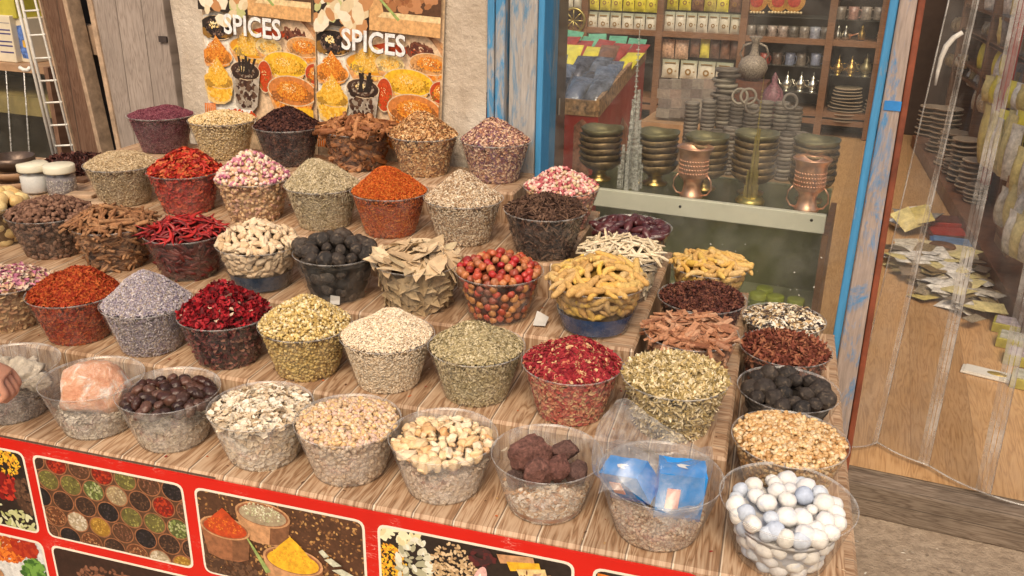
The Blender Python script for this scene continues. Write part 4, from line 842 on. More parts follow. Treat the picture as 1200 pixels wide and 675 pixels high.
def crumple(name, fn, nu, nv, amp, mat, seed):
    r = np.random.default_rng(seed); V = []; ks = r.normal(0, 1, (7, 3))*np.array([22, 34, 50, 70, 95, 130, 170])[:, None]; ph = r.uniform(0, 6.3, 7)
    for j in range(nv):
        for i in range(nu):
            p = np.array(fn(i/(nu-1), j/(nv-1))); d = np.zeros(3)
            for q in range(7): d += (1-2*np.abs(((p@ks[q]+ph[q])/3.14) % 2-1))*(.62**q)*np.array([math.sin(q), math.cos(q*1.7), math.sin(q*2.3+1)])
            V.append(tuple(p+d*amp))
    Fc = []
    for j in range(nv-1):
        for i in range(nu-1): a = j*nu+i; Fc += [(a, a+1, a+1+nu), (a, a+1+nu, a+nu)]
    return np_mesh(name, V, Fc, mat, False)
film = clear_plastic('bag_film', tint=(.97, .97, .97), haze=.17, gloss=.42, rough=.26, scuff=60, edge=.6)
def bag(u, v):
    a = 6.283*u
    if v < .5: t = v/.5; return (-.008+(.080+.016*t)*math.cos(a), (.062+.030*t)*math.sin(a), .060+.048*t)
    t = (v-.5)/.5; lift = .092*t*(.42+.50*math.cos(a-2.2)+.30*math.sin(3*a+1))
    return (-.008+(.096+.016*t)*math.cos(a)-.012*t, (.090+.014*t)*math.sin(a), .108+lift)
o = link('plastic_bag', crumple('plastic_bag', bag, 72, 30, .0060, film, 3), None, (-.122, 1.420, TZ[1])); tag(o, 'crumpled clear plastic bag around the blue packets', 'plastic bag')
o = link('plastic_film', crumple('plastic_film', lambda u, v: (-.055+.11*u, .005+.085*v, .108+.012*math.sin(3*u)-.004*v), 34, 26, .006, film, 5), None, (-.955, 1.425, TZ[1])); tag(o, 'crumpled clear film lying over the pale gum in the front row', 'plastic film')
film2 = clear_plastic('thin_film', tint=(.97, .97, .97), haze=.08, gloss=.35, rough=.3, scuff=60, edge=.5)
o = link('plastic_film', crumple('plastic_film', lambda u, v: (-.100+.185*u, -.088+.120*v, .112+.050*math.sin(2.2*v)+.012*math.sin(7*u)), 46, 30, .0065, film2, 11), None, (-.122, 1.420, TZ[1])); tag(o, 'front fold of crumpled clear film lying over the blue packets', 'plastic film')
# cream lumps in the bowl under the hand, left edge
bowl(-1.588, 1.415, 1, 'front row clear bowl of big cream lumps at the left edge, under the hand', R=.113)
fill_heap(-1.588, 1.415, 'gum_heap', 'dark grey gum chips under the big cream lumps', [(.22,.19,.17),(.32,.28,.25),(.45,.4,.34),(.14,.12,.11)], .55, R=.113)
cl = OM('cream_lump', [(.64,.56,.44),(.72,.65,.54),(.56,.47,.36)], .75, 45, .25, bmp=.8, bdist=.006)
for dx, dy, dz, hx, lab in ((-.045, .01, .085, (.055, .045, .038), 'largest knobbly cream lump in the left edge bowl'), (.028, .02, .088, (.045, .040, .034), 'knobbly cream lump in the middle of the left edge bowl'), (.072, .01, .075, (.026, .024, .022), 'small cream lump at the right of the left edge bowl'), (0.0, -.045, .070, (.036, .03, .028), 'cream lump at the front of the left edge bowl')):
    o = link('resin_lump', blob('resin_lump', hx, cl, 3, .17, 3.4)); o.location = (-1.588+dx, 1.415+dy, TZ[1]+dz); tag(o, lab, 'resin', 'cream resin lumps')
# white scrap of paper between rosehips and turmeric
o = link('paper_scrap', crumple('paper_scrap', lambda u, v: (.028*u, .03*v, .004+.022*v*(1-.5*u)), 8, 7, .004, M('white_paper', (.52, .50, .47), .8, var=.12), 9), None, (-.478, 1.845, TZ[3])); tag(o, 'white paper scrap standing between the rosehip and turmeric bowls', 'paper')
# ================================================================== SHOP FRONT
def wthing(name, label, cat, u, v, z, group=None): return empty(name, label, cat, W(u, v, z), WALLROT, group)
def wput(o, u, v, z, rz=0.): o.location = W(u, v, z); o.rotation_euler = (0, 0, WALLROT+rz); return o
class Edge:                            # an upright edge seen in the photograph, in the plane v behind the shop front
    def __init__(s, xa, ya, xb, yb, v): s.a = at_w(xa, ya, v); s.b = at_w(xb, yb, v)
    def u(s, z): t = (z-s.a[1])/(s.b[1]-s.a[1]); return s.a[0]+(s.b[0]-s.a[0])*t
def slab(mb, L, R, v0, v1, z0, z1, o, mi=0):
    """board between two upright edges, in the local space of a thing standing at o=(u,v,z)"""
    p = []
    for z in (z0, z1):
        a, b = L.u(z)-o[0], R.u(z)-o[0]; p += [(a, v0-o[1], z-o[2]), (b, v0-o[1], z-o[2]), (b, v1-o[1], z-o[2]), (a, v1-o[1], z-o[2])]
    return mb.hexa(p, mi)
# ground and floor
m, nt, b = new_mat('dusty_ground'); co = objco(nt)
n1 = noise(nt, 2.2, 8, .65, co); n2 = noise(nt, 28, 6, .7, co); n3 = noise(nt, 110, 3, .6, co)
c = ramp(nt, n1, [(.3, (.27, .205, .145)), (.5, (.37, .29, .215)), (.7, (.46, .375, .29))])
c = mixc(nt, ramp(nt, n2, [(.42, (0,)), (.62, (.7,))]), c, (.22, .165, .12))
vo = nd(nt, 'ShaderNodeTexVoronoi', feature='DISTANCE_TO_EDGE'); vo.inputs['Scale'].default_value = 3.2; lk(nt, objco(nt, (1, 1, .2)), vo.inputs['Vector'])
crk = ramp(nt, math_(nt, 'ADD', vo.outputs[0], math_(nt, 'MULTIPLY', n2, .05)), [(.022, (1,)), (.034, (0,))])
lk(nt, c, b.inputs['Base Color']); b.inputs['Roughness'].default_value = .92; b.inputs['Specular IOR Level'].default_value = .15
bump(nt, b, math_(nt, 'ADD', math_(nt, 'ADD', n2, math_(nt, 'MULTIPLY', n1, 1.5)), math_(nt, 'MULTIPLY', n3, .4)), .8, .014)
g = MB().add([(-60, -60, 0), (60, -60, 0), (60, 60, 0), (-60, 60, 0)], [(0, 1, 2, 3)]).build('ground', m); g['kind'] = 'structure'
peb = M('pebble', (.36, .30, .24), .85, var=.4, scale=30)
pv = [blob('pebble', (.008, .006, .004), peb, 1, .12, 2, facet=2) for _ in range(3)]
pp = np.array([[rng.uniform(.27, 1.0), rng.uniform(1.85, 2.36), 0.001] for _ in range(130)]); V, Fc = swarm(pp, np.tile([0, 0, 1.], (130, 1)), 'flake', (.006, .005, .003), .3, .5)
o = link('gravel', np_mesh('gravel', V, Fc, G('grit', [(.34,.28,.22),(.45,.38,.3),(.22,.17,.13),(.6,.55,.48)]))); tag(o, 'loose grit scattered on the dusty ground below the door sill', 'gravel', None, 'stuff')
floor_m = planks('laminate_floor', (0, 1, 0), (1, 0, 0), .19, [(.30, .155, .066), (.52, .305, .142), (.62, .39, .20)], [(.24, .125, .055), (.36, .21, .1)], .35, .6, .006, .30)
fl = MB(); fl.add([(-3.2, .085, .115), (2.4, .085, .115), (2.4, 6.6, .115), (-3.2, 6.6, .115)], [(0, 1, 2, 3)]); o = fl.build('shop_floor', floor_m); wput(o, 0, 0, 0); o['kind'] = 'structure'
# door sill
sill_m = planks('weathered_sill', (1, 0, 0), (0, 1, 1), .058, [(.08, .055, .04), (.18, .135, .10), (.28, .225, .175)], [(.04, .03, .02), (.12, .09, .07)], .6, .8, .03, .8)
b = MB(); b.box(-2.0, 2.4, 0, .084, 0, .108); b.box(-2.0, 2.4, .0845, .10, 0, .113); o = b.build('door_sill', sill_m); bevel(o, .006); wput(o, 0, 0, 0); tag(o, 'weathered grey wooden sill under the shop doorway', 'door sill')
# plaster wall
m, nt, b = new_mat('old_plaster'); co = objco(nt); n1 = noise(nt, 3, 8, .7, co); n2 = noise(nt, 45, 6, .7, co); n3 = noise(nt, 9, 5, .6, objco(nt, (1, 1, .35)))
c = ramp(nt, n1, [(.3, (.46, .37, .28)), (.52, (.60, .51, .41)), (.72, (.68, .61, .52))])
c = mixc(nt, ramp(nt, n3, [(.5, (0,)), (.72, (.55,))]), c, (.40, .31, .23))
vo = nd(nt, 'ShaderNodeTexVoronoi', feature='DISTANCE_TO_EDGE'); vo.inputs['Scale'].default_value = 4.5; lk(nt, co, vo.inputs['Vector'])
crk = ramp(nt, math_(nt, 'ADD', vo.outputs[0], math_(nt, 'MULTIPLY', n3, .08)), [(.038, (1,)), (.05, (0,))]); 
lk(nt, c, b.inputs['Base Color']); b.inputs['Roughness'].default_value = .95; b.inputs['Specular IOR Level'].default_value = .1
bump(nt, b, math_(nt, 'ADD', math_(nt, 'MULTIPLY', n2, .7), n1), .8, .014)
wl = Edge(193, 0, 210, 126, 0); blx = at_w(570, 60, 0)[0]
V = []; Fc = []; nu, nz = 60, 90; r = np.random.default_rng(2); ks = r.normal(0, 1, (8, 2))*np.array([3, 5, 8, 12, 18, 26, 38, 55])[:, None]; ph = r.uniform(0, 6, 8)
for j in range(nz):
    z = 2.6*j/(nz-1); u0 = wl.u(z)+.004*math.sin(17*z)
    for i in range(nu):
        t = i/(nu-1); u = u0+(blx-.002-u0)*t; d = sum(math.sin(u*ks[q, 0]+z*ks[q, 1]+ph[q])*.7**q for q in range(8))*.0028
        e = .03*max(0, 1-(u-u0)/.03)**2
        V.append((u, e-d+.004, z))
n0 = len(V)
V += [(wl.u(2.6*j/(nz-1))+.004*math.sin(17*2.6*j/(nz-1)), .22, 2.6*j/(nz-1)) for j in range(nz)]
for j in range(nz-1):
    for i in range(nu-1): a = j*nu+i; Fc += [(a, a+1, a+1+nu), (a, a+1+nu, a+nu)]
    Fc += [(n0+j, j*nu, (j+1)*nu), (n0+j, (j+1)*nu, n0+j+1)]
o = link('plaster_wall', np_mesh('plaster_wall', V, Fc, m, True)); wput(o, 0, 0, 0); tag(o, 'rough cream plaster wall carrying the two posters', 'wall')
# blue door frame beside the wall
blue = worn_paint('worn_blue', (.38, .36, .34), (.06, .25, .46), .46); blue2 = worn_paint('washed_blue', (.40, .37, .34), (.12, .25, .38), .53); blue3 = worn_paint('fresh_blue', (.34, .35, .35), (.05, .26, .50), .37)
ou, oz = at_w(570, 60, 0)[0], 0
fr = wthing('door_frame', 'peeling blue wooden door frame beside the plaster wall', 'door frame', ou, 0, 0)
def vert(x, v): u = at_w(x, 60, v)[0]; e = Edge(x, 0, x, 10, v); e.a = (u, 0); e.b = (u, 1); return e
for x0, x1, v0, v1, mt, nm in ((570.5, 579, -.022, .10, blue, 'frame_board'), (580, 591, -.030, .10, blue, 'frame_board'), (591.5, 596, .012, .10, dark_wood, 'gap_batten'), (596.5, 629, -.012, .10, blue2, 'frame_board'), (629.5, 637, -.026, .10, blue3, 'frame_edge')):  # the dark wood strip paints the shade in the gap between frame boards
    ob = slab(MB(), vert(x0, v0), vert(x1, v0), v0, v1, 0, 2.6, (ou, 0, 0)).build(nm, mt, fr); bevel(ob, .004)
# blue and grey post between window and doorway
po = (-.05, 0, .1)
post = wthing('door_post', 'weathered blue and grey post between the shop window and the doorway', 'post', *po)
grey = worn_paint('worn_grey_blue', (.36, .285, .245), (.07, .23, .44), .545, (6, 6, 2.4)); rust = M('red_brown_paint', (.20, .050, .022), .6, var=.4, scale=14)
eL, eB = Edge(1043, 0, 974.4, 402, -.01), Edge(1054, 0, 984.5, 402, -.01)
eG, eR = Edge(1075.5, 0, 1027, 300, -.015), Edge(1085, 0, 1035.5, 300, -.015)
for L_, R_, v0, v1, mt, nm in ((eL, eB, -.012, .11, blue3, 'blue_jamb'), (Edge(1054.6, 0, 985.1, 402, -.012), eG, -.022, .11, grey, 'grey_face'), (Edge(1076.2, 0, 1027.7, 300, -.012), eR, -.017, .11, rust, 'red_edge')):
    ob = slab(MB(), L_, R_, v0, v1, .11, 2.6, po).build(nm, mt, post); bevel(ob, .004)
blue_t = M('blue_tape', (.02, .2, .52), .5); q = MB(); e = Edge(1040, 100, 1030, 160, -.024); zz = at_w(1045, 124, -.024); q.box(zz[0]-.018-po[0], zz[0]+.022-po[0], -.0245, -.0225, zz[1]-.012-po[2], zz[1]+.012-po[2]); q.build('tape_patch', blue_t, post)
# window glass
glass = clear_plastic('window_glass', tint=(.93, .94, .92), haze=.026, gloss=.08, rough=.03, scuff=9, edge=.28)  # haze also paints in the hazy reflection on the pane
ga, gb = at_w(637, 60, .03)[0], eL.u(.9)
b = MB(); b.box(ga+.002, gb-.002, .040, .046, .115, 2.6); o = b.build('window_pane', glass); wput(o, 0, 0, 0); tag(o, 'large shop window pane between the blue frame and the blue post', 'window')
spk = M('dust_speck', (.7, .66, .58), .9, var=.1); pts = np.array([[rng.uniform(ga+.1, gb-.05), .0395, rng.uniform(.25, .80)] for _ in range(110)])
V, Fc = swarm(pts, np.tile([0, -1., 0], (110, 1)), 'flake', (.0016, .0012, .0003), .05, .5); o = link('glass_specks', np_mesh('glass_specks', V, Fc, spk)); wput(o, 0, 0, 0); tag(o, 'pale dirt specks on the lower window pane', 'dirt', None, 'stuff')

# ---- two posters
DARKER = {}; PCOL = {}; _pf = PF
def PF(name, c): m_ = _pf(name, c); PCOL[m_.name] = c; return m_
LIGHT = PG('poster_light', [(.86,.66,.30),(.84,.58,.22),(.88,.74,.44)])
def poster(x0, y0, x1, y1, label):
    v = -.016; a = at_w(x0, y0, v); c_ = at_w(x1, y1, v); w = math.hypot(c_[0]-a[0], c_[1]-a[1]); th = -math.atan2(c_[1]-a[1], c_[0]-a[0])
    t = empty('spice_poster', label, 'poster', W(a[0], v, a[1]), 0, 'spice posters on the plaster wall'); t.rotation_euler = (0, th, WALLROT)
    H = .60; MB().box(0, w, 0, .004, -H, .42).build('sheet', PF('poster_cream', (.66, .48, .30)), t)
    k = w/435
    def X(x): return (x-445)*k
    def Z(x, y): return -(y-78-.12*(x-445))*k*.98
    cl = [(0.002, -H+.002), (w-.002, -H+.002), (w-.002, .418), (.002, .418)]
    f = Flat(cl, -.0002)
    glassw = PF('glass_white', (.66, .50, .32)); pale = PF('pale_orange', (.66, .33, .13)); tan = PF('tan', (.60, .30, .11))
    def E_(x, y, rx, ry, m, rot=0): f.ell(X(x), Z(x, y), rx*k, ry*k, m, rot)
    def D_(x, y, rx, ry, m, n, s, asp=.7): f.dots(X(x), Z(x, y), rx*k, ry*k, m, n, s*k, asp)
    def P_(pts, m): f.poly([(X(x), Z(x, y)) for x, y in pts], m)
    P_([(445, 78), (880, 130), (880, 480), (445, 470)][::-1], PF('poster_bg', (.70, .50, .32)))
    P_([(445, 100), (520, 80), (660, 300), (560, 470), (445, 470)][::-1], PF('poster_pale', (.78, .70, .60)))
    # red chillies and star anise along the top right
    for q in range(5): P_([(640+30*q, 150+4*q), (700+30*q, 140+8*q), (735+28*q, 158+6*q), (690+30*q, 170+4*q)], p_red)
    D_(800, 168, 45, 22, PG('anise', [(.10,.03,.02),(.2,.07,.04)]), 60, 10, .4)
    for q in range(4): P_([(800+14*q, 110+8*q), (812+14*q, 108+8*q), (900, 160+14*q), (900, 176+14*q)], (p_wood, tan, p_rim, p_wood)[q])
    def dish(x, y, rx, ry, depth, inside, dot, n, side, ds=5, cone=None):
        rx, ry, depth, n = rx*1.13, ry*1.16, depth*1.2, int(n*1.8)
        if cone: cone *= 1.1
        P_([(x-rx, y), (x-rx*.72, y+depth*.9), (x-rx*.3, y+depth*1.08), (x+rx*.3, y+depth*1.08), (x+rx*.72, y+depth*.9), (x+rx, y)], side)
        D_(x, y+depth*.5, rx*.75, depth*.42, dot, n//2, ds)
        E_(x, y, rx, ry, glassw); E_(x, y, rx*.955, ry*.93, inside)
        if cone: P_([(x-rx*.88, y+ry*.1), (x-rx*.3, y-cone*.62), (x-rx*.02, y-cone), (x+rx*.25, y-cone*.7), (x+rx*.88, y+ry*.1), (x+rx*.4, y+ry*.7), (x-rx*.4, y+ry*.7)], inside)
        shade = DARKER.setdefault(inside.name, PF(inside.name[6:]+'_deep', tuple(q*.5 for q in PCOL.get(inside.name, (.5, .25, .05))))); 
        D_(x+rx*.38, y+ry*.25, rx*.46, ry*.5, shade, n//2, ds*.7); D_(x-rx*.55, y+ry*.3, rx*.3, ry*.4, shade, n//4, ds*.6)
        D_(x, y-(cone or 0)*.22, rx*.62, ry*.62+(cone or 0)*.22, dot, n*2, ds*.55)
        D_(x-rx*.1, y-(cone or 0)*.5-ry*.2, rx*.3, ry*.3+(cone or 0)*.2, LIGHT, n//7, ds*.34)
    gold = PG('poster_gold', [(.80,.48,.10),(.86,.58,.18),(.74,.38,.06)]); orr = PG('poster_orange', [(.72,.24,.03),(.80,.34,.05),(.60,.16,.02)]); amb = PG('poster_amber', [(.84,.46,.05),(.88,.55,.10),(.74,.36,.03)])
    dish(838, 208, 62, 28, 40, tan, orr, 90, pale)
    dish(640, 208, 82, 30, 40, PF('gold', (.80, .50, .13)), gold, 160, pale, 5, 58); dish(705, 205, 45, 24, 30, PF('gold_pale', (.80, .58, .26)), gold, 50, pale)
    dish(505, 140, 62, 34, 22, p_dark, PG('peppercorn', [(.02,.012,.01),(.06,.035,.03),(.22,.14,.1),(.01,.008,.008)]), 110, glassw, 11)
    dish(500, 232, 56, 26, 30, PF('orange_deep', (.72, .25, .04)), orr, 130, pale, 5, 62)
    dish(770, 262, 78, 36, 40, PF('amber', (.86, .45, .03)), amb, 170, pale); dish(882, 292, 34, 30, 34, p_red, orr, 60, pale)
    dish(690, 300, 26, 46, 34, p_red, PG('poster_red', [(.6,.08,.02),(.5,.05,.01)]), 60, pale)
    dish(505, 312, 56, 24, 62, PF('orange_gold', (.80, .42, .06)), amb, 190, PF('gold_side', (.74, .5, .2)), 6, 72)
    dish(796, 346, 84, 42, 60, PF('rust_orange', (.58, .20, .05)), orr, 220, pale)
    dish(618, 280, 52, 26, 108, PF('clove_dark', (.06, .03, .02)), PG('poster_clove', [(.05,.022,.015),(.10,.05,.03),(.3,.24,.18)]), 150, PF('clove_glass', (.42, .36, .29)), 8)
    for q in range(9): a_ = random.uniform(-.5, .5); P_([(600+5*q, 292), (606+5*q, 292), (610+6*q+40*a_, 232+10*(q % 3)), (600+6*q+40*a_, 230+10*(q % 3))], p_dark)
    # pale sticks and a white card at the foot
    for q in range(6): P_([(446+8*q, 388), (452+8*q, 388), (450+8*q, 470), (444+8*q, 470)], p_or)
    P_([(500, 402), (640, 410), (660, 470), (480, 470)], PF('card_white', (.78, .74, .68))); D_(590, 420, 60, 12, PG('poster_red', [(.6,.08,.02)]), 26, 9, .5); D_(760, 450, 60, 20, orr, 80, 7); E_(850, 430, 50, 30, p_ye)
    # strip of nuts above the line
    def Q_(pts, m): f.poly([(X(x), -(y)*k) for x, y in pts], m)
    Q_([(445, 0), (640, 0), (640, -300), (445, -300)], p_dark); Q_([(642, 0), (880, 0), (880, -300), (642, -300)], PF('cloth', (.64, .36, .15)))
    pis = PG('pistachio', [(.74,.62,.42),(.80,.70,.54),(.66,.52,.32),(.5,.5,.22),(.50,.24,.10)])
    f.dots(X(540), 60*k, 105*k, 90*k, pis, 46, 27*k, .62)
    Q_([(670, -40), (880, -40), (880, -58), (690, -56)], PF('tray', (.78, .56, .30))); Q_([(690, -56), (880, -58), (880, -190), (660, -180)], p_brown)
    f.dots(X(770), 105*k, 95*k, 46*k, PG('almond', [(.36,.15,.06),(.48,.22,.10),(.28,.10,.04)]), 60, 15*k, .6)
    Q_([(662, -100), (668, -104), (745, -40), (738, -34)], PF('stem', (.30, .38, .12)))
    f.build('printed_picture', t)
    for mt, off, y in ((PF('lettering_shadow', (.10, .06, .04)), .0022, -.0196), (PF('lettering_white', (.86, .84, .80)), 0, -.0206)):
        me = text_mesh('SPICES', 1., .020, 0.); co_ = np.array([v_.co[:] for v_ in me.vertices]); ww = np.ptp(co_[:, 0]); s_ = .505*w/ww
        for v_ in me.vertices: x_, y_ = v_.co.x, v_.co.y; v_.co = (x_*s_+off, y, y_*s_*1.12-off)
        me.materials.append(mt); o = link('lettering', me, t); o.location = (X(655), 0, -.040*w/.45)
    return t
poster(236.4, 10, 369.6, 25.7, 'left one of the two spice posters headed SPICES, beside the grey plank door')
poster(371.2, 26.4, 520, 44.3, 'right one of the two spice posters headed SPICES, next to the blue frame')

# ================================================================== DISPLAY CASE IN THE WINDOW
case = wthing('display_case', 'glass display case with a white front rail behind the shop window', 'display case', -.5, .2, .115)
o_ = (-.5, .2, .115)
def lb(x0, x1, v0, v1, z0, z1): return MB().box(x0-o_[0], x1-o_[0], v0-o_[1], v1-o_[1], z0-o_[2], z1-o_[2])
white = M('cream_white_paint', (.66, .64, .54), .5, var=.07, scale=8, bmp=.05)
ob = lb(-.975, -.160, .20, .222, .795, .853).build('front_rail', white, case); bevel(ob, .003)
hole = M('black_screw', (.02, .02, .02), .6)
for x, y in ((797, 242), (951, 258)):
    u, z = at_w(x, y, .2); q = MB(); q.tube([(u-o_[0], -.001, z-o_[2]), (u-o_[0], .002, z-o_[2])], .0045, 12); q.build('screw', hole, case)
ZJ = at_w(908, 366, .33)[1]; case_glass = clear_plastic('case_glass', tint=(.90, .92, .88), haze=.012, gloss=.05, rough=.05, scuff=12, edge=.14, wob=.03)
lb(-.975, -.163, .224, .60, .838, .845).build('glass_top', case_glass, case)
lb(-.975, -.165, .204, .209, .128, .790).build('front_glass', case_glass, case)
olive = M('olive_panel', (.30, .285, .17), .6, var=.2, scale=6); olive2 = M('light_olive_panel', (.46, .44, .30), .6, var=.15, scale=6); brownw = M('brown_wood', (.20, .095, .045), .5, var=.35, scale=20)
lb(-.975, -.168, .58, .60, .128, .836).build('back_panel', olive, case)  # olive panel colour paints in the reflection of the dark case glass
lb(-.975, -.168, .26, .578, ZJ-.016, ZJ).build('inner_shelf', olive2, case)
lb(-.975, -.150, .203, .60, .116, .127).build('base_board', olive2, case)
lb(-.164, -.146, .21, .60, .128, .79).build('side_panel', brownw, case)
pass
jg = M('green_jar', (.22, .25, .04), .3, var=.2, spec=.6); jl = M('yellow_lid', (.46, .48, .10), .4, var=.1)
for i, (x, y) in enumerate(((886, 362), (893, 345), (908, 352), (932, 355))):
    u, z = at_w(x, y+4, .33); b = MB(); b.lathe([(.001, 0), (.026, 0), (.028, .004), (.028, .036), (.024, .042)], 24); o = b.build('jar', jg); wput(o, u, .33+.06*(i == 1), ZJ+.001); q = MB(); q.lathe([(.0275, .040), (.0275, .056), (.024, .058), (.001, .058)], 24); q.build('lid', jl, o)
    tag(o, ('yellow green lidded jar at the left, low in the display case', 'yellow green jar standing behind the leftmost jar in the case', 'third yellow green jar from the left in the display case', 'yellow green jar at the right end, low in the display case')[i], 'jar', 'green jars in the display case')
# stacks of dark metal bowls on the glass top
GT = .8465
bronze = OM('dark_bronze', [(.26,.175,.09),(.33,.225,.115),(.20,.135,.075)], .40, 26, .5, metal=.55, bmp=.35); brass = M('brass', (.52, .36, .13), .32, .9, .3, 14, .1); verdi = M('green_bronze', (.22, .19, .10), .38, .55, .35, 16, .2)
bm_ = MB(); n = 40; prof = [(.022, 0), (.045, .005), (.064, .020), (.0715, .036), (.069, .0365), (.061, .022), (.042, .009), (.001, .007)]
for r_, z_ in prof: pass
vs = []; fs = []
for r_, z_ in prof:
    for i in range(n): a = 2*PI*i/n; q = r_*(1+.025*math.cos(4*a)*(r_/.07)); vs.append((q*math.cos(a), q*math.sin(a), z_+.002*math.cos(4*a)*(r_/.07)**3))
for j in range(len(prof)-1):
    for i in range(n): a = j*n+i; b2 = j*n+(i+1) % n; fs.append((a, b2, b2+n, a+n))
bm_.add(vs, fs, 0, True); bowl_me = bm_.build('metal_bowl', bronze); bme = bowl_me.data; bpy.data.objects.remove(bowl_me)
bme2 = bme.copy(); bme2.materials[0] = verdi
ped = MB(); ped.lathe([(.001, 0), (.040, 0), (.041, .006), (.024, .012), (.022, .030), (.030, .036), (.028, .040), (.001, .041)], 32); pm = ped.build('pedestal', brass); pme = pm.data; bpy.data.objects.remove(pm)
for si, (x, y, cnt, v) in enumerate(((703, 213, 6, .34), (769, 214, 6, .36), (827, 214, 6, .37), (884, 216, 7, .38), (954, 222, 7, .37))):
    u = at_w(x, y-30, v)[0]; where = ('beside the red bin', 'right of the glass tower', 'behind the left copper cup', 'behind the golden tower', 'behind the right copper cup')[si]
    o = link('brass_pedestal', pme); wput(o, u, v, GT); tag(o, 'brass foot under the stack of bowls '+where, 'pedestal')
    for k in range(cnt):
        top = k == cnt-1
        o = link('metal_bowl', bme2 if top else bme); wput(o, u+rng.normal(0, .0015), v+rng.normal(0, .001), GT+.037+.0205*k, rng.uniform(-.12, .12)+.7); o.scale = (1, 1, 1)
        tag(o, ('greenish topmost bowl of the stack ' if top else 'dark bronze bowl in the stack ')+where, 'bowl', 'dark bowls in the stack '+where)
# copper cups
cop = M('copper', (.93, .50, .34), .36, .85, .15, 20, .05); copp = new_mat('embossed_copper'); m, nt, b = copp; co = objco(nt)
b.inputs['Base Color'].default_value = (.74, .33, .20, 1); b.inputs['Metallic'].default_value = 1; b.inputs['Roughness'].default_value = .28
vo = nd(nt, 'ShaderNodeTexVoronoi'); vo.inputs['Scale'].default_value = 120; lk(nt, co, vo.inputs['Vector']); bump(nt, b, vo.outputs['Distance'], 1., .006); lk(nt, ramp(nt, vo.outputs['Distance'], [(.2, (.30, .10, .06)), (.5, (.80, .38, .24))]), b.inputs['Base Color'])
def cup(x, y, label):
    v = .262; u = at_w(x, y-20, v)[0]; t = wthing('copper_cup', label, 'cup', u, v, GT, 'copper cups in the window')
    b = MB(); b.lathe([(.001, 0), (.036, 0), (.037, .006), (.030, .012), (.026, .032), (.030, .046), (.042, .056)], 40); b.build('foot', cop, t)
    b = MB(); b.lathe([(.042, .056), (.0445, .062), (.0455, .110)], 48)
    v_, f_ = ICO[1]
    for row, z_ in enumerate((.068, .079, .090, .101)):
        for q in range(32): a = 2*PI*(q+.5*(row % 2))/32; Q = v_*np.array([.0013, .0032, .0034]); b.add([(p[0]*math.cos(a)-p[1]*math.sin(a)+.0455*math.cos(a), p[0]*math.sin(a)+p[1]*math.cos(a)+.0455*math.sin(a), p[2]+z_) for p in Q], [tuple(int(i) for i in f) for f in f_], 0, True)
    b.build('embossed_band', cop, t)
    b = MB(); b.lathe([(.0455, .110), (.046, .116), (.049, .126), (.0555, .133), (.057, .136), (.055, .138), (.047, .130), (.043, .118), (.041, .07), (.001, .06)], 48); b.build('rim', cop, t)
    t.scale = (1.0, 1.0, 1.16)
    for s in (-1, 1):
        b = MB(); b.tube([(s*.036, 0, .006), (s*.048, 0, .008), (s*.060, 0, .024), (s*.058, 0, .046), (s*.044, 0, .062)], .0028, 8); b.build('handle', cop, t)
    return t
cup(812, 226, 'left embossed copper cup with two handles on the display case'); cup(948, 239, 'right embossed copper cup with two handles, near the blue post')
# towers
crystal = clear_plastic('crystal', tint=(.88, .90, .86), haze=.42, gloss=.45, rough=.15, scuff=90, edge=.4, wob=.05)
def tower(x, y, ytop, v, mt, label, wid, base=None):
    u, z0 = at_w(x, y, v)[0], GT; h = at_w(x, ytop, v)[1]-z0; t = wthing('model_tower', label, 'souvenir', u, v, z0)
    for r_, k, n in ((0, 1, 1), (.30, .60, 3), (.52, .42, 3), (.74, .27, 6), (.95, .15, 6)):
        for i in range(n):
            a = 2*PI*i/n+.5*r_; cx, cy = r_*wid*math.cos(a), r_*wid*math.sin(a); hh = h*k*(1-.10*(i % 3)); q = wid*(.18 if r_ else .14)
            b = MB(); b.hexa([(cx-q, cy-q, 0), (cx+q, cy-q, 0), (cx+q, cy+q, 0), (cx-q, cy+q, 0), (cx-q*.7, cy-q*.7, hh), (cx+q*.7, cy-q*.7, hh), (cx+q*.7, cy+q*.7, hh), (cx-q*.7, cy+q*.7, hh)] if r_ else [(-q, -q, 0), (q, -q, 0), (q, q, 0), (-q, q, 0), (-q*.15, -q*.15, hh), (q*.15, -q*.15, hh), (q*.15, q*.15, hh), (-q*.15, q*.15, hh)])
            for zz in np.arange(.02, hh*.9, .016): b.box(cx-q*1.06, cx+q*1.06, cy-q*1.06, cy+q*1.06, zz, zz+.003)
            b.build('tier_column', mt, t)
    if base: b = MB(); b.lathe([(.001, 0), (.044, 0), (.045, .010), (.036, .020), (.001, .022)], 32); b.build('base', base, t)
    return t
tower(738, 216, 22, .275, crystal, 'tall clear crystal model tower with stepped columns', .036, None)
gold_m = M('dull_gold', (.42, .34, .12), .35, .8, .3, 18, .1)
tower(879, 231, 88, .262, gold_m, 'slim golden model tower on a round base between the copper cups', .020, gold_m)
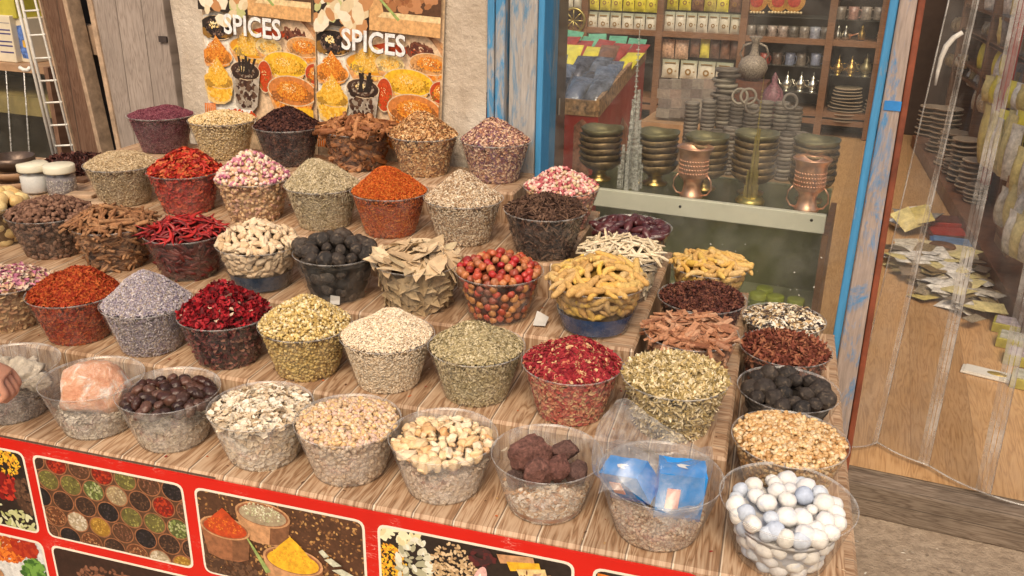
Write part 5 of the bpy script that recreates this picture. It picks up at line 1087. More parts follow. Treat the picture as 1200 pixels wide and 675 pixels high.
# ================================================================== INSIDE THE SHOP
def inside_wall(name, u0, u1, v0, v1, z0, z1, mt, label):
    o = MB().box(u0, u1, v0, v1, z0, z1).build(name, mt); wput(o, 0, 0, 0); return tag(o, label, 'wall')
dark_w = M('dark_brown_wall', (.055, .034, .024), .8, var=.3, scale=5)
shelf_w = planks('shelf_wood', (1, 0, 0), (0, 0, 1), .3, [(.10, .045, .022), (.19, .095, .05), (.25, .13, .075)], [(.1, .05, .03), (.15, .08, .05)], .2, 1, .01, .5)
inside_wall('back_wall', -3.2, 1.0, 5.62, 5.72, .117, 2.9, dark_w, 'dark brown wall behind the shelves at the back of the shop')
BV = 5.2
def bp(x, y, v=BV): return at_w(x, y, v)
unit = wthing('wall_shelving', 'brown wooden shelving across the back of the shop', 'shelving', -1.2, BV, .117)
so = (-1.2, BV, .117)
uL, uR = bp(640, 40)[0], bp(1050, 40)[0]; zb = bp(800, 41)[1]
def sbox(name, u0, u1, v0, v1, z0, z1, mt): return MB().box(u0-so[0], u1-so[0], v0-so[1], v1-so[1], z0-so[2], z1-so[2]).build(name, mt, unit)
sbox('back_panel', uL, uR, BV+.36, BV+.38, .12, 2.75, dark_w)
ups = [bp(x, 60)[0] for x in (683, 770.5, 868, 970)]; ups = [uL]+ups+[uR-.1]
for u in ups: sbox('upright', u-.028, u+.028, BV-.004, BV+.358, .119, 2.75, shelf_w)
zA = zb; dz = {}
def zrow(y, x=800): return bp(x, y)[1]
for a, b_ in zip(ups[:-1], ups[1:]):
    for z in (zrow(41), zrow(41)+.62, zrow(41)-.62, .30):
        if z < .2: continue
        sbox('shelf_board', a+.029, b_-.029, BV, BV+.357, z-.022, z+.022, shelf_w)
glass_sh = clear_plastic('shelf_glass', tint=(.8, .86, .82), haze=.05, gloss=.3)
for k, ys in ((1, (14.5, 71.5)), (2, (14.5, 71.5)), (3, (20, 77, 107)), (4, (24, 90))):
    for y in ys: z = zrow(y, [0, 727, 820, 920, 1003][k]); sbox('glass_shelf', ups[k]+.029, ups[k+1]-.029, BV+.02, BV+.35, z-.006, z, glass_sh)
# packets on the shelves
def pouch(name, w, h, d, mt, emb=None, dark=None):
    nu, nz = 7, 9; V = []; Fc = []
    for s in (-1, 1):
        for j in range(nz):
            t = j/(nz-1)
            for i in range(nu):
                q = 2*i/(nu-1)-1; bul = (1-q**4)*(math.sin(PI*min(1, t*1.12))**.6 if 0 < t < .9 else 0)
                V.append((q*w/2*(1-.03*math.sin(PI*t)), s*(.001+d/2*bul), h*t))
    for s in (0, 1):
        o0 = s*nu*nz
        for j in range(nz-1):
            for i in range(nu-1): a = o0+j*nu+i; Fc += [(a, a+1, a+1+nu), (a, a+1+nu, a+nu)] if s == 0 else [(a, a+1+nu, a+1), (a, a+nu, a+1+nu)]
    return np_mesh(name, V, Fc, mt, True)
pk_y = OM('yellow_packet', [(.66,.56,.05),(.72,.64,.10)], .35, 14, .2, bmp=.1); pk_w = OM('white_packet', [(.60,.56,.46),(.68,.64,.55)], .35, 12, .15, bmp=.1); pk_b = OM('brown_packet', [(.16,.075,.045),(.25,.13,.09),(.10,.05,.035)], .35, 14, .5, bmp=.1); pk_m = OM('mixed_packet', [(.10,.07,.05),(.55,.48,.06),(.22,.12,.05),(.6,.52,.1)], .35, 14, .4, bmp=.1)
emb_m = M('packet_emblem', (.30, .17, .05), .5, var=.2); emb_g = M('packet_gold', (.52, .38, .13), .5, var=.2)
def ring(mt, x, z, r, y): b = MB(); n = 14; b.add([(x+q*math.cos(2*PI*i/n), y, z+q*math.sin(2*PI*i/n)) for q in (r, r*.5) for i in range(n)], [(i, (i+1) % n, (i+1) % n+n, i+n) for i in range(n)]); return b
def packets(x0, x1, n, ybot, ytop, mats, name, label, group, emblem=True, row_v=BV+.06, skip=0):
    z = zrow(ybot, (x0+x1)/2); h = zrow(ytop, (x0+x1)/2)-z; us = [bp(x, ybot, row_v)[0] for x in np.linspace(x0, x1, n+1)]; w = us[1]-us[0]
    mv = [pouch(name, w*.93, h*.98, .05, mt) for mt in mats]; ringm = None
    for i in range(n):
        o = link(name, mv[i % len(mv)]); wput(o, (us[i]+us[i+1])/2, row_v+rng.uniform(0, .015), z+.002, rng.normal(0, .05)); tag(o, label, 'packet', group)
        if emblem:
            if ringm is None:
                e = ring(emb_m, 0, h*.38, w*.17, -.0275); e.add([(w*.28-.02, -.024, h*.36), (w*.36, -.02, h*.36), (w*.36, -.02, h*.42), (w*.28-.02, -.024, h*.42)], [(0,1,2,3)], 0); e.box(-w*.30, w*.30, -.024, -.018, h*.78, h*.83); r0 = e.build('emblem', emb_m, o); ringm = r0.data
            else: link('emblem', ringm, o)
packets(688, 770, 6, 14, -11, [pk_y], 'yellow_packet', 'bright yellow packet on the upper shelf left of the first upright', 'yellow packets, upper shelf')
packets(780, 868, 6, 14, -11, [pk_m, pk_y, pk_b], 'mixed_packet', 'yellow and brown packet on the upper shelf in the middle bay', 'mixed packets, upper shelf')
packets(686, 769, 6, 38, 15.5, [pk_w], 'white_packet', 'white packet with a brown ring, standing on the board of the left bay', 'white packets, left bay')
packets(777, 867, 7, 39.5, 15.5, [pk_w], 'white_packet', 'white packet with a brown ring, standing on the board of the middle bay', 'white packets, middle bay')
packets(773, 806, 2, 70, 47, [OM('photo_packet', [(.52,.32,.22),(.60,.42,.30)], .4, 22, .6)], 'photo_packet', 'pale packet with a reddish picture under the middle board', 'picture packets', False)
packets(807, 866, 5, 70, 47, [pk_b, pk_y, pk_b, pk_b], 'brown_packet', 'dark brown or yellow packet under the middle board', 'dark packets', False)
packets(774, 858, 4, 95, 72, [pk_w], 'white_packet', 'wide white packet with a brown ring on the lower glass shelf', 'wide white packets')
packets(662, 681, 2, 12, -8, [pk_w], 'white_packet', 'white packet in the narrow bay behind the gold wheel', 'white packets, narrow bay', False)
sl = OM('small_box', [(.17,.14,.13),(.27,.24,.21),(.12,.09,.085),(.32,.29,.25),(.22,.12,.10)], .4, 20, .3)
sbm = MB().box(-.05, .05, 0, .05, 0, .062).build('small_box', sl); sme = sbm.data; bpy.data.objects.remove(sbm)
for r_ in range(4):
    for c_ in range(7):
        x, y = 776+13.2*c_+2*(r_ % 2), 138-10.9*r_; u, z = bp(x, y, 3.9); o = link('small_box', sme); wput(o, u, 3.9+.012*r_, z, rng.normal(0, .05)); o.scale = (.95, 1, 1.05); tag(o, 'small silver grey box stacked on the counter below the white packets', 'box', 'small silver grey boxes')
uu, zz = bp(760, 141, 3.85); uu2 = bp(872, 141, 3.85)[0]
cnt = MB().box(uu-.05, uu2, 3.80, 4.3, .118, zz-.004).build('counter', M('tan_counter', (.36, .21, .115), .5, var=.25, scale=7)); wput(cnt, 0, 0, 0); tag(cnt, 'tan wooden counter carrying the small silver boxes', 'counter')
# gold wheel
u, z = bp(672, 24, BV-.02); b = MB(); b.tube([(.10*math.cos(a), 0, .10*math.sin(a)) for a in np.linspace(0, 2*PI, 25)], .012, 6, cap=False); o = b.build('gold_wheel', gold_m)
for k in range(8): a = PI*k/4; b = MB(); b.tube([(0, 0, 0), (.095*math.cos(a), 0, .095*math.sin(a))], .006, 5); b.build('spoke', gold_m, o)
wput(o, u, BV-.02, z); tag(o, 'golden spoked wheel ornament in the narrow bay', 'ornament')
# mugs, pots, plates in the dark bays
def mug(name, r, h, mt):
    b = MB(); b.lathe([(.001, .004), (r*.92, .004), (r*.98, 0), (r, .008), (r*.97, h*.5), (r*1.02, h), (r*.94, h), (r*.88, .012), (.001, .012)], 18); b.tube([(r*.95, 0, h*.82), (r*1.5, 0, h*.78), (r*1.65, 0, h*.5), (r*1.4, 0, h*.22), (r*.95, 0, h*.18)], r*.12, 5); return b.build(name, mt)
mm = OM('mug_glaze', [(.07,.13,.30),(.40,.37,.33),(.16,.07,.045),(.10,.085,.07),(.24,.20,.17),(.36,.05,.03)], .3, 30, .6, spec=.6)
mo = mug('mug', .036, .085, mm); mug_me = mo.data; bpy.data.objects.remove(mo)
for x, y, v in [(879+12.5*i, 43.5+.5*i, BV+.08) for i in range(8)]+[(984+15*i, 23+.3*i, BV+.08) for i in range(4)]+[(955, 77, BV+.1), (910, 76, BV+.12), (925, 76.5, BV+.12), (938, 77, BV+.12), (895, 76, BV+.12)]:
    o = link('mug', mug_me); u, z = bp(x, y, v); wput(o, u, v, z, rng.uniform(-.6, .3)); o.scale = (1.1, 1.1, 1.15); tag(o, 'small glazed mug on the dark shelves of the shop', 'mug', 'mugs on the back shelves')
silver = M('silver', (.55, .52, .45), .25, .95, .2, 14, .05); goldp = M('gold_pot', (.42, .27, .08), .3, .9, .3, 14, .05)
def pot(mt, mt2):
    t = bpy.data.objects.new('teapot', None); COL.objects.link(t)
    b = MB(); b.lathe([(.001, 0), (.030, 0), (.028, .008), (.018, .016), (.040, .036), (.044, .055), (.034, .080), (.018, .095), (.020, .104), (.001, .105)], 20); b.build('body', mt, t)
    b = MB(); b.lathe([(.021, .104), (.017, .120), (.006, .130), (.008, .138), (.004, .152), (.001, .160)], 14); b.build('lid', mt2, t)
    b = MB(); b.tube([(-.036, 0, .045), (-.062, 0, .058), (-.072, 0, .085), (-.085, 0, .098)], [.010, .007, .005, .004], 7); b.build('spout', mt, t)
    b = MB(); b.tube([(.030, 0, .090), (.060, 0, .095), (.072, 0, .070), (.060, 0, .042), (.040, 0, .036)], .004, 6); b.build('handle', mt2, t); return t
for mt, pts in ((silver, [(921, 106.5), (937, 107), (951, 108)]), (goldp, [(981, 88), (996, 89)])):
    first = pot(mt, mt)
    for i, (x, y) in enumerate(pts):
        o = first if i == 0 else copy_thing(first); u, z = bp(x, y, BV+.1); wput(o, u, BV+.1, z, rng.uniform(-.4, .4))
        tag(o, 'silver teapot with domed lid on the lower dark shelf' if mt is silver else 'golden teapot in the right hand dark bay', 'teapot', 'silver teapots' if mt is silver else 'golden teapots')
u, z = bp(1013, 90, BV+.1); o = pot(verdi, verdi); o.name = 'teapot'; wput(o, u, BV+.1, z, .5); o.scale = (1.15,)*3; tag(o, 'green bronze teapot right of the golden ones', 'teapot')
for i, x in enumerate((981, 990, 1009, 1031)):
    u, z = bp(x, 46.5, BV+.08); b = MB(); b.lathe([(.001, 0), (.026, 0), (.030, .02), (.026, .05), (.012, .075), (.016, .09), (.004, .11), (.001, .112)], 16); o = b.build('bottle', silver if i != 2 else goldp); wput(o, u, BV+.08, z); tag(o, 'small metal bottle standing on the board of the right bay', 'bottle', 'small metal bottles')
b = MB(); b.tube([(0, 0, 0), (.10, 0, .035)], .006, 6); b.lathe([(.001, -.02), (.03, -.02), (.03, .015), (.001, .015)], 14, (-.02, 0, 0)); o = b.build('coffee_ladle', M('copper', (.5, .2, .1))); u, z = bp(996, 42, BV+.1); wput(o, u, BV+.1, z); tag(o, 'copper ladle lying between the small metal bottles', 'ladle')
for i, x in enumerate((887, 912, 931)):
    u, z = bp(x, 1, BV+.06); b = MB(); b.tube([(0, 0, 0), (0, .012, 0)], .085, 24, smooth=False); o = b.build('ornate_plate', OM('ornate', [(.55,.26,.06),(.62,.34,.10)], .35, 60, .8, metal=.4)); b = MB(); b.tube([(0, -.003, 0), (0, -.0005, 0)], .05, 20, smooth=False); b.build('plate_centre', M('plate_red', (.40, .05, .03), .4, var=.5, scale=60), o)
    for q in range(6): b = MB(); b.lathe([(.001, -.10), (.010, -.095), (.012, -.085), (.001, -.078)], 8, (-.06+.024*q, 0, 0)); b.build('bead', M('bead_cream', (.66, .52, .30), .4), o)
    wput(o, u, BV+.06, z); tag(o, 'round red and gold plate with hanging beads on the top shelf', 'plate', 'red and gold plates')
wov = OM('woven_straw', [(.30,.22,.15),(.40,.31,.22),(.22,.16,.11)], .8, 60, .5, bmp=.6)
b = MB(); b.lathe([(.001, .1), (.72, .1), (.96, .35), (1., .5), (.96, .68), (.6, .5), (.001, .5)], 22); wm = b.build('woven_plate', wov); wme = wm.data; bpy.data.objects.remove(wm)
def stack(P, n, r, th, label, group):
    for k in range(n):
        o = link('woven_plate', wme); q = r*(1-.28*k/max(1, n-1) if group == 'back' else 1+rng.normal(0, .03)); o.location = (P[0]+rng.normal(0, .004), P[1]+rng.normal(0, .004), P[2]+k*th); o.scale = (q, q, th*.95); o.rotation_euler = (rng.normal(0, .02), rng.normal(0, .02), rng.uniform(0, 6)); tag(o, label, 'plate', 'woven plates, '+label)
u, z = bp(988, 143, BV+.05); zt_ = bp(988, 102, BV+.05)[1]; stack(tuple(W(u, BV+.12, z)), 11, .150, (zt_-z)/11, 'woven plate in the tall tapering stack on the back shelf', 'back')
u, z = bp(1024, 143, BV+.05); stack(tuple(W(u, BV+.12, z)), 7, .12, (zt_-z)/11, 'woven plate in the short stack half hidden by the blue post', 'back')
zz = z; sbox('shelf_board', ups[4]+.029, ups[5]-.029, BV-.002, BV+.357, z-.03, z-.004, shelf_w)
# bangles: slim columns of rings on a counter
cv_ = 1.75; cu0, cz = at_w(805, 196, cv_); cu1 = at_w(945, 204, cv_)[0]; cz = at_w(870, 204, cv_)[1]
o = MB().box(cu0-.22, cu1+.05, cv_-.14, cv_+.34, cz-.03, cz).build('side_table', M('table_wood', (.30, .19, .11), .6, var=.3, scale=9)); 
for du in (cu0-.18, cu1): MB().box(du, du+.04, cv_-.10, cv_+.28, .118, cz-.0305).build('leg', dark_wood, o)
wput(o, 0, 0, 0); tag(o, 'wooden table behind the stacks of bowls, covered with bangles', 'table')
ban = OM('bangle', [(.17,.14,.115),(.27,.235,.20),(.11,.09,.075),(.36,.32,.26)], .45, 150, .7, bmp=.6, metal=.25)
b = MB(); b.tube([(math.cos(a), math.sin(a), 0) for a in np.linspace(0, 2*PI, 17)], .19, 6, cap=False); bo = b.build('bangle', ban); bnm = bo.data; bpy.data.objects.remove(bo)
cols = [(812, 118, .14), (832, 114, .12), (850, 112, .13), (866, 120, .10), (882, 121, .08), (899, 117, .10), (917, 119, .11), (933, 122, .12), (842, 150, -.02), (857, 148, -.03), (924, 150, -.03), (940, 152, .0)]
for ci, (x, yt, dv) in enumerate(cols):
    v = cv_+dv; u, zt_ = at_w(x, yt, v); th = .0185; n = max(3, int((zt_-cz)/th)); wh = 'back row' if ci < 8 else 'front row'
    for k in range(n):
        o = link('bangle', bnm); wput(o, u+rng.normal(0, .001), v+rng.normal(0, .001), cz+.009+th*k, rng.uniform(0, 6)); o.scale = (.031, .031, .047); tag(o, 'grey patterned bangle in a column of the %s on the table' % wh, 'bangle', 'bangles, '+wh)
for i, (x, y) in enumerate(((867, 113), (877, 113), (882, 124), (926, 119))):
    u, z = at_w(x, y, cv_-.03); o = link('bangle', bnm); o.location = W(u, cv_-.03, z); o.rotation_euler = (1.35, 0, WALLROT+.2*i); o.scale = (.034, .034, .034); tag(o, 'bangle standing on edge on top of the columns', 'bangle', 'bangles standing on edge')
# round flask on a brown box
u, z = at_w(876, 118, 2.2); z2 = at_w(876, 96, 2.2)[1]
bxo = MB().box(-.085, .085, 0, .14, -.26, z2-z).build('carved_box', M('carved_brown', (.14, .05, .028), .5, var=.4, scale=40, bmp=.5)); wput(bxo, u, 2.2, z); tag(bxo, 'dark carved box behind the bangles, under the round flask', 'box')
pat = OM('patterned_flask', [(.26,.21,.17),(.30,.25,.2)], .5, 70, .9); t = wthing('round_flask', 'round patterned flask with a narrow neck standing on the carved box', 'flask', u, 2.26, z2)
b = MB(); b.lathe([(.001, 0), (.03, .002), (.060, .025), (.075, .065), (.062, .105), (.028, .125)], 26); b.build('body', pat, t); b = MB(); b.lathe([(.026, .125), (.018, .15), (.016, .19), (.034, .215), (.030, .218), (.001, .20)], 20); b.build('neck', pat, t)
for s in (-1, 1): b = MB(); b.tube([(s*.018, 0, .185), (s*.055, 0, .17), (s*.07, 0, .13), (s*.055, 0, .105)], .006, 6); b.build('handle', pat, t)
for k in range(8):
    u, z = at_w(852, 116-6*0, 2.0); o = link('bangle', bnm); wput(o, u-.012*(k % 3), 2.0, z-.03+.024*k, 0); o.scale = (.050, .050, .055); tag(o, 'wide bangle in the leaning column beside the carved box', 'bangle', 'wide bangles')
u, z = at_w(905, 118, 2.1); b = MB(); b.lathe([(.001, 0), (.050, 0), (.052, .03), (.045, .06), (.05, .09), (.04, .12), (.012, .15), (.014, .17), (.001, .19)], 24); o = b.build('painted_tagine', OM('painted_tagine', [(.20,.08,.10)], .4, 50, .9)); wput(o, u, 2.1, z-.10); o.scale = (1.1, 1.1, 1.25); tag(o, 'red and blue striped pot with a pointed lid behind the bangles', 'pot')
# inner door leaf behind the blue frame
dl = MB(); e0 = at_w(640, 100, .10); 
dv1 = .75; du1 = at_w(663, 100, dv1)[0]; dl.add([(e0[0], .10, .12), (du1, dv1, .12), (du1-.04, dv1+.01, .12), (e0[0]-.04, .11, .12), (e0[0], .10, 2.6), (du1, dv1, 2.6), (du1-.04, dv1+.01, 2.6), (e0[0]-.04, .11, 2.6)], [(0,3,2,1),(4,5,6,7),(0,1,5,4),(1,2,6,5),(2,3,7,6),(3,0,4,7)])
dlo = dl.build('door_leaf', planks('door_leaf_wood', (0, 0, 1), (1, 1, 0), .5, [(.05, .028, .018), (.105, .06, .036), (.15, .09, .055)], [(.04, .02, .015), (.1, .06, .04)], .3, .8, .01, .4)); wput(dlo, 0, 0, 0); tag(dlo, 'dark brown wooden door leaf opened inwards behind the blue frame', 'door')
pw = M('paper_sticker', (.62, .56, .46), .6)
for x, y, w_, h_ in ((641.5, 22, .05, .06), (651, 67, .06, .07), (653, 135, .07, .05)):
    t_ = (x-640)/23; v = .10+(dv1-.10)*t_; u, z = at_w(x, y, v); dd = np.array([du1-e0[0], dv1-.10]); dd /= np.linalg.norm(dd); nn = np.array([dd[1], -dd[0]])*.003
    MB().add([(u+nn[0], v+nn[1], z), (u+dd[0]*w_+nn[0], v+dd[1]*w_+nn[1], z-.01), (u+dd[0]*w_*.9+nn[0], v+dd[1]*w_*.9+nn[1], z+h_), (u+dd[0]*w_*.2+nn[0], v+dd[1]*w_*.2+nn[1], z+h_*1.1)], [(0,1,2,3)]).build('sticker', pw, dlo)
# red slanting display bin
v0, v1 = .95, 2.1
f0 = at_w(702, 120, v0); b0 = at_w(757, 56, v1); zl = f0[1]; zh = b0[1]; wL = .55
bn = wthing('display_bin', 'red slanting display bin full of packets, left inside the window', 'display bin', f0[0], v0, .117); bo_ = np.array([f0[0], v0, .117])
def bpnt(u, v, z): return (u-bo_[0], v-bo_[1], z-bo_[2])
rp = M('red_board', (.42, .035, .025), .45, var=.15, scale=6); band = M('patterned_band', (.42, .24, .12), .5, var=.9, scale=45)
uf, ub = f0[0], b0[0]
MB().hexa([bpnt(uf-wL, v0, .118), bpnt(uf, v0, .118), bpnt(ub, v1, .118), bpnt(ub-wL, v1, .118), bpnt(uf-wL, v0, zl-.06), bpnt(uf, v0, zl-.06), bpnt(ub, v1, zh-.06), bpnt(ub-wL, v1, zh-.06)]).build('carcass', rp, bn)
MB().hexa([bpnt(uf-.012, v0, zl-.058), bpnt(uf+.004, v0, zl-.058), bpnt(ub+.004, v1, zh-.058), bpnt(ub-.012, v1, zh-.058), bpnt(uf-.012, v0, zl+.012), bpnt(uf+.004, v0, zl+.012), bpnt(ub+.004, v1, zh+.012), bpnt(ub-.012, v1, zh+.012)]).build('side_band', band, bn)
MB().hexa([bpnt(uf-wL, v0-.004, zl-.058), bpnt(uf-.013, v0-.004, zl-.058), bpnt(uf-.013, v0+.012, zl-.058), bpnt(uf-wL, v0+.012, zl-.058), bpnt(uf-wL, v0-.004, zl+.004), bpnt(uf-.013, v0-.004, zl+.004), bpnt(uf-.013, v0+.012, zl+.004), bpnt(uf-wL, v0+.012, zl+.004)]).build('front_band', band, bn)
sp = M('panel_picture', (.36, .16, .10), .5, var=.9, scale=30); sw = M('panel_arch', (.52, .40, .28), .5, var=.4, scale=20)
dn = np.array([v1-v0, -(ub-uf)]); dn = dn/np.linalg.norm(dn)*.004
for t0, t1, za, zb_ in ((.06, .28, .42, .80), (.34, .62, .30, .86), (.68, .92, .40, .92)):
    for mt, gpx, off in ((sw, 0, 1), (sp, .02, 1.6)):
        pts = []
        for t, zf in ((t0+gpx, za), (t1-gpx, za), (t1-gpx, zb_-.1), ((t0+t1)/2, zb_), (t0+gpx, zb_-.1)):
            zt2 = zl+(zh-zl)*t-.09; pts.append(bpnt(uf+(ub-uf)*t+dn[0]*off, v0+(v1-v0)*t+dn[1]*off, .16+(zt2-.16)*zf))
        MB().add(pts, [(0,1,2,3,4)]).build('picture_panel', mt, bn)
for k in range(3): q = MB(); x_ = uf-.10-.11*k; q.add([bpnt(x_, v0-.0015, zl-.42), bpnt(x_+.07, v0-.0015, zl-.42), bpnt(x_+.07, v0-.0015, zl-.10), bpnt(x_+.035, v0-.0015, zl-.07), bpnt(x_, v0-.0015, zl-.10)], [(0,1,2,3,4)]); q.build('picture_panel', sp, bn)
pk_s = OM('silver_packet', [(.12,.12,.14),(.30,.31,.34),(.06,.06,.07)], .2, 12, .8, metal=.5, bmp=.5); pk_g = OM('green_packet', [(.10,.36,.22),(.16,.42,.28)], .35, 14, .3); pk_r = OM('red_packet', [(.30,.035,.03),(.36,.06,.05)], .4, 14, .3); pk_f = OM('foil_packet', [(.60,.60,.62),(.34,.36,.40)], .15, 10, .5, metal=.7, bmp=.8)
slope = math.atan2(zh-zl, v1-v0)
for rw, (t0, n, mats, label, gp) in enumerate(((.06, 4, [pk_s, pk_f], 'dark silvery packet lying at the front of the red bin', 'silvery packets'), (.22, 4, [pk_f, pk_s], 'silvery packet lying in the middle of the red bin', 'silvery packets, middle'), (.40, 4, [pk_f, pk_s, pk_s], 'dark packet with a shiny film in the red bin', 'shiny packets'), (.58, 4, [pk_y, pk_b, pk_y], 'yellow or brown packet in the red bin behind the silvery ones', 'yellow packets in the bin'), (.74, 4, [pk_r, pk_r], 'dull red packet near the back of the bin', 'red packets'), (.88, 4, [pk_g, pk_g], 'green packet at the back edge of the bin', 'green packets'))):
    for i in range(6):
        u = uf+(ub-uf)*t0-.055-.085*i; v = v0+(v1-v0)*t0; z = zl-.045+(zh-zl)*t0
        o = link('bin_packet', pouch('bin_packet', .092, .20, .06, mats[i % len(mats)])); o.location = W(u, v, z); o.rotation_euler = (slope-PI/2+.45+rng.normal(0, .06), rng.normal(0, .05), WALLROT+rng.normal(0, .12)); tag(o, label, 'packet', gp)
# ---- right hand side of the doorway: shelving along the room
plx = 1.06
o = MB().box(plx, plx+.65, 3.3, 7.6, .117, .20).build('plinth', M('plinth_brown', (.17, .075, .04), .5, var=.3, scale=12)); tag(o, 'low brown plinth along the right side of the room, carrying woven plates', 'plinth')
for i, (x, yb, yt, r) in enumerate(((1071, 160, 104, .15), (1086, 178, 122, .15), (1100, 196, 124, .15), (1110, 215, 152, .14), (1122, 240, 160, .13), (1116, 228, 186, .12), (1131, 258, 184, .12), (1137, 271, 214, .10))):
    P = at_x(x, yb, plx+.13); d = ray(x, yt); t = P[1]/d[1]; zt_ = CAMH+d[2]*t; n = max(5, min(20, int((zt_-.2)/.030)))
    stack((P[0]-.01, P[1], .2015), n, r*.68, (zt_-.2)/n, 'woven plate in stack number %s from the doorway along the right wall' % ('eighth seventh sixth fifth fourth third second first'.split()[i]), 'side')
rs = bpy.data.objects.new('side_shelving', None); COL.objects.link(rs); rs.location = (plx+.4, 5, .2); tag(rs, 'brown wall shelving along the right side of the shop interior', 'shelving')
def rbox(name, x0, x1, y0, y1, z0, z1, mt): return MB().box(x0-plx-.4, x1-plx-.4, y0-5, y1-5, z0-.2, z1-.2).build(name, mt, rs)
sidew = planks('side_shelf_wood', (0, 1, 0), (0, 0, 1), .3, [(.10, .045, .022), (.19, .095, .05), (.25, .13, .075)], [(.1, .05, .03), (.15, .08, .05)], .2, 1, .01, .5)
rbox('back_panel', plx+.62, plx+.64, 3.0, 7.6, .205, 2.8, M('side_brown', (.17, .10, .06), .7, var=.25, scale=5))
def xz(x, y, X): p = at_x(x, y, X); return p
shy = [xz(1165, 92, plx+.22), xz(1170, 50, plx+.22), xz(1170, 14, plx+.22), xz(1100, 60, plx+.22)]
for z in (.72, 1.02, float(shy[0][2])-.01, float(shy[1][2])-.01, float(shy[2][2])-.01): rbox('shelf_board', plx+.20, plx+.618, 3.05, 7.55, z-.02, z, sidew)
for y in (3.0, 4.25, 5.4, 6.5, 7.56): rbox('upright', plx+.19, plx+.617, y, y+.04, .206, 2.78, sidew)
rr = M('red_upright', (.36, .02, .018), .45, var=.15); pr = at_x(1188, 60, plx+.17); ob = rbox('red_upright', plx+.15, plx+.188, float(pr[1])-.05, float(pr[1])+.05, .206, 2.78, rr)
pk_s2 = OM('straw_packet', [(.60,.49,.17),(.68,.60,.32),(.52,.42,.14)], .4, 16, .35, bmp=.5); pk_w2 = OM('clear_packet', [(.66,.63,.56),(.74,.72,.68),(.55,.50,.40)], .25, 14, .5, bmp=.6); pk_gr = OM('grey_packet', [(.20,.19,.18),(.30,.28,.26)], .4, 16, .5); pk_go = OM('gilt_trinket', [(.52,.42,.22),(.36,.24,.10),(.6,.56,.46)], .3, 60, .8, metal=.4, bmp=.8)
def shelf_goods(x0, x1, y0, y1, n, X, w, h, mats, name, label, cat, gp):
    for i in range(n):
        t = (i+.5)/n; P = at_x(x0+(x1-x0)*t, y0+(y1-y0)*t, X); hh = h*rng.uniform(.9, 1.08)
        o = link(name, pouch(name, w, hh, .06, mats[i % len(mats)])); o.location = tuple(P); o.rotation_euler = (rng.normal(0, .06), 0, -PI/2+.35+rng.normal(0, .12)); tag(o, label, cat, gp)
shelf_goods(1144, 1188, 80, 99, 5, plx+.24, .10, .20, [pk_y], 'yellow_packet', 'yellow packet on the right hand shelf beside the red upright', 'packet', 'yellow packets by the red upright')
shelf_goods(1152, 1192, 42, 52, 7, plx+.26, .07, .10, [pk_go], 'gilt_trinket', 'small gilt trinket on the shelf above the yellow packets', 'trinket', 'gilt trinkets above the yellow packets')
shelf_goods(1155, 1198, 16, 19, 4, plx+.24, .14, .22, [pk_w2, pk_s2], 'clear_packet', 'clear packet at the top of the right hand shelves', 'packet', 'clear packets at the top')
shelf_goods(1078, 1100, 46, 44, 2, plx+.22, .24, .30, [pk_gr], 'grey_cloth_bag', 'grey cloth bag on the right hand shelves near the red brown post edge', 'bag', 'grey cloth bags, upper')
shelf_goods(1072, 1092, 88, 86, 2, plx+.22, .24, .28, [pk_gr], 'grey_cloth_bag', 'grey cloth bag hanging below the upper grey bags', 'bag', 'grey cloth bags, lower')
shelf_goods(1104, 1126, 36, 38, 4, plx+.22, .08, .12, [pk_go], 'gilt_trinket', 'small gilt trinket behind the plastic curtain', 'trinket', 'gilt trinkets behind the curtain')
shelf_goods(1096, 1132, 76, 80, 6, plx+.22, .08, .10, [pk_go], 'gilt_trinket', 'small gilt trinket on the second shelf behind the curtain', 'trinket', 'gilt trinkets, second shelf')
shelf_goods(1150, 1192, 66, 72, 8, plx+.3, .06, .07, [pk_go, pk_y], 'gilt_trinket', 'tiny gilt trinket at the back of the right hand shelf', 'trinket', 'gilt trinkets at the back')
shelf_goods(1134, 1150, 100, 106, 4, plx+.26, .07, .12, [pk_w2, pk_go], 'clear_packet', 'small clear packet left of the yellow packets', 'packet', 'small clear packets')
shelf_goods(1160, 1196, 158, 170, 6, plx+.16, .08, .16, [pk_s2, pk_w2, pk_y], 'straw_bundle', 'straw yellow packet above the tall straw bundles', 'packet', 'straw packets, upper')
shelf_goods(1140, 1172, 128, 140, 7, plx+.22, .09, .16, [pk_go], 'gilt_trinket', 'small gilt trinket below the yellow packets', 'trinket', 'gilt trinkets below the yellow packets')
shelf_goods(1146, 1182, 190, 214, 6, plx+.12, .085, .32, [pk_s2, pk_s2, pk_w2], 'straw_bundle', 'long straw yellow packet standing in the right hand part of the doorway', 'packet', 'long straw yellow packets')
shelf_goods(1184, 1240, 228, 250, 6, plx+.06, .085, .24, [pk_s2, pk_w2], 'straw_bundle', 'straw yellow packet nearest the right edge of the photograph', 'packet', 'straw packets at the right edge')
shelf_goods(1176, 1240, 296, 330, 7, plx+.02, .09, .20, [pk_w2, pk_s2, pk_w2], 'clear_packet', 'crinkled clear packet above the flat boxes at the right edge', 'packet', 'crinkled clear packets')
shelf_goods(1152, 1200, 118, 132, 7, plx+.18, .08, .15, [pk_s2, pk_y, pk_w2], 'straw_bundle', 'straw or yellow packet hanging just below the yellow row by the red upright', 'packet', 'hanging straw packets')
shelf_goods(1164, 1240, 262, 292, 7, plx+.05, .085, .20, [pk_w2, pk_s2], 'clear_packet', 'pale clear packet between the straw bundles and the flat boxes', 'packet', 'pale clear packets')
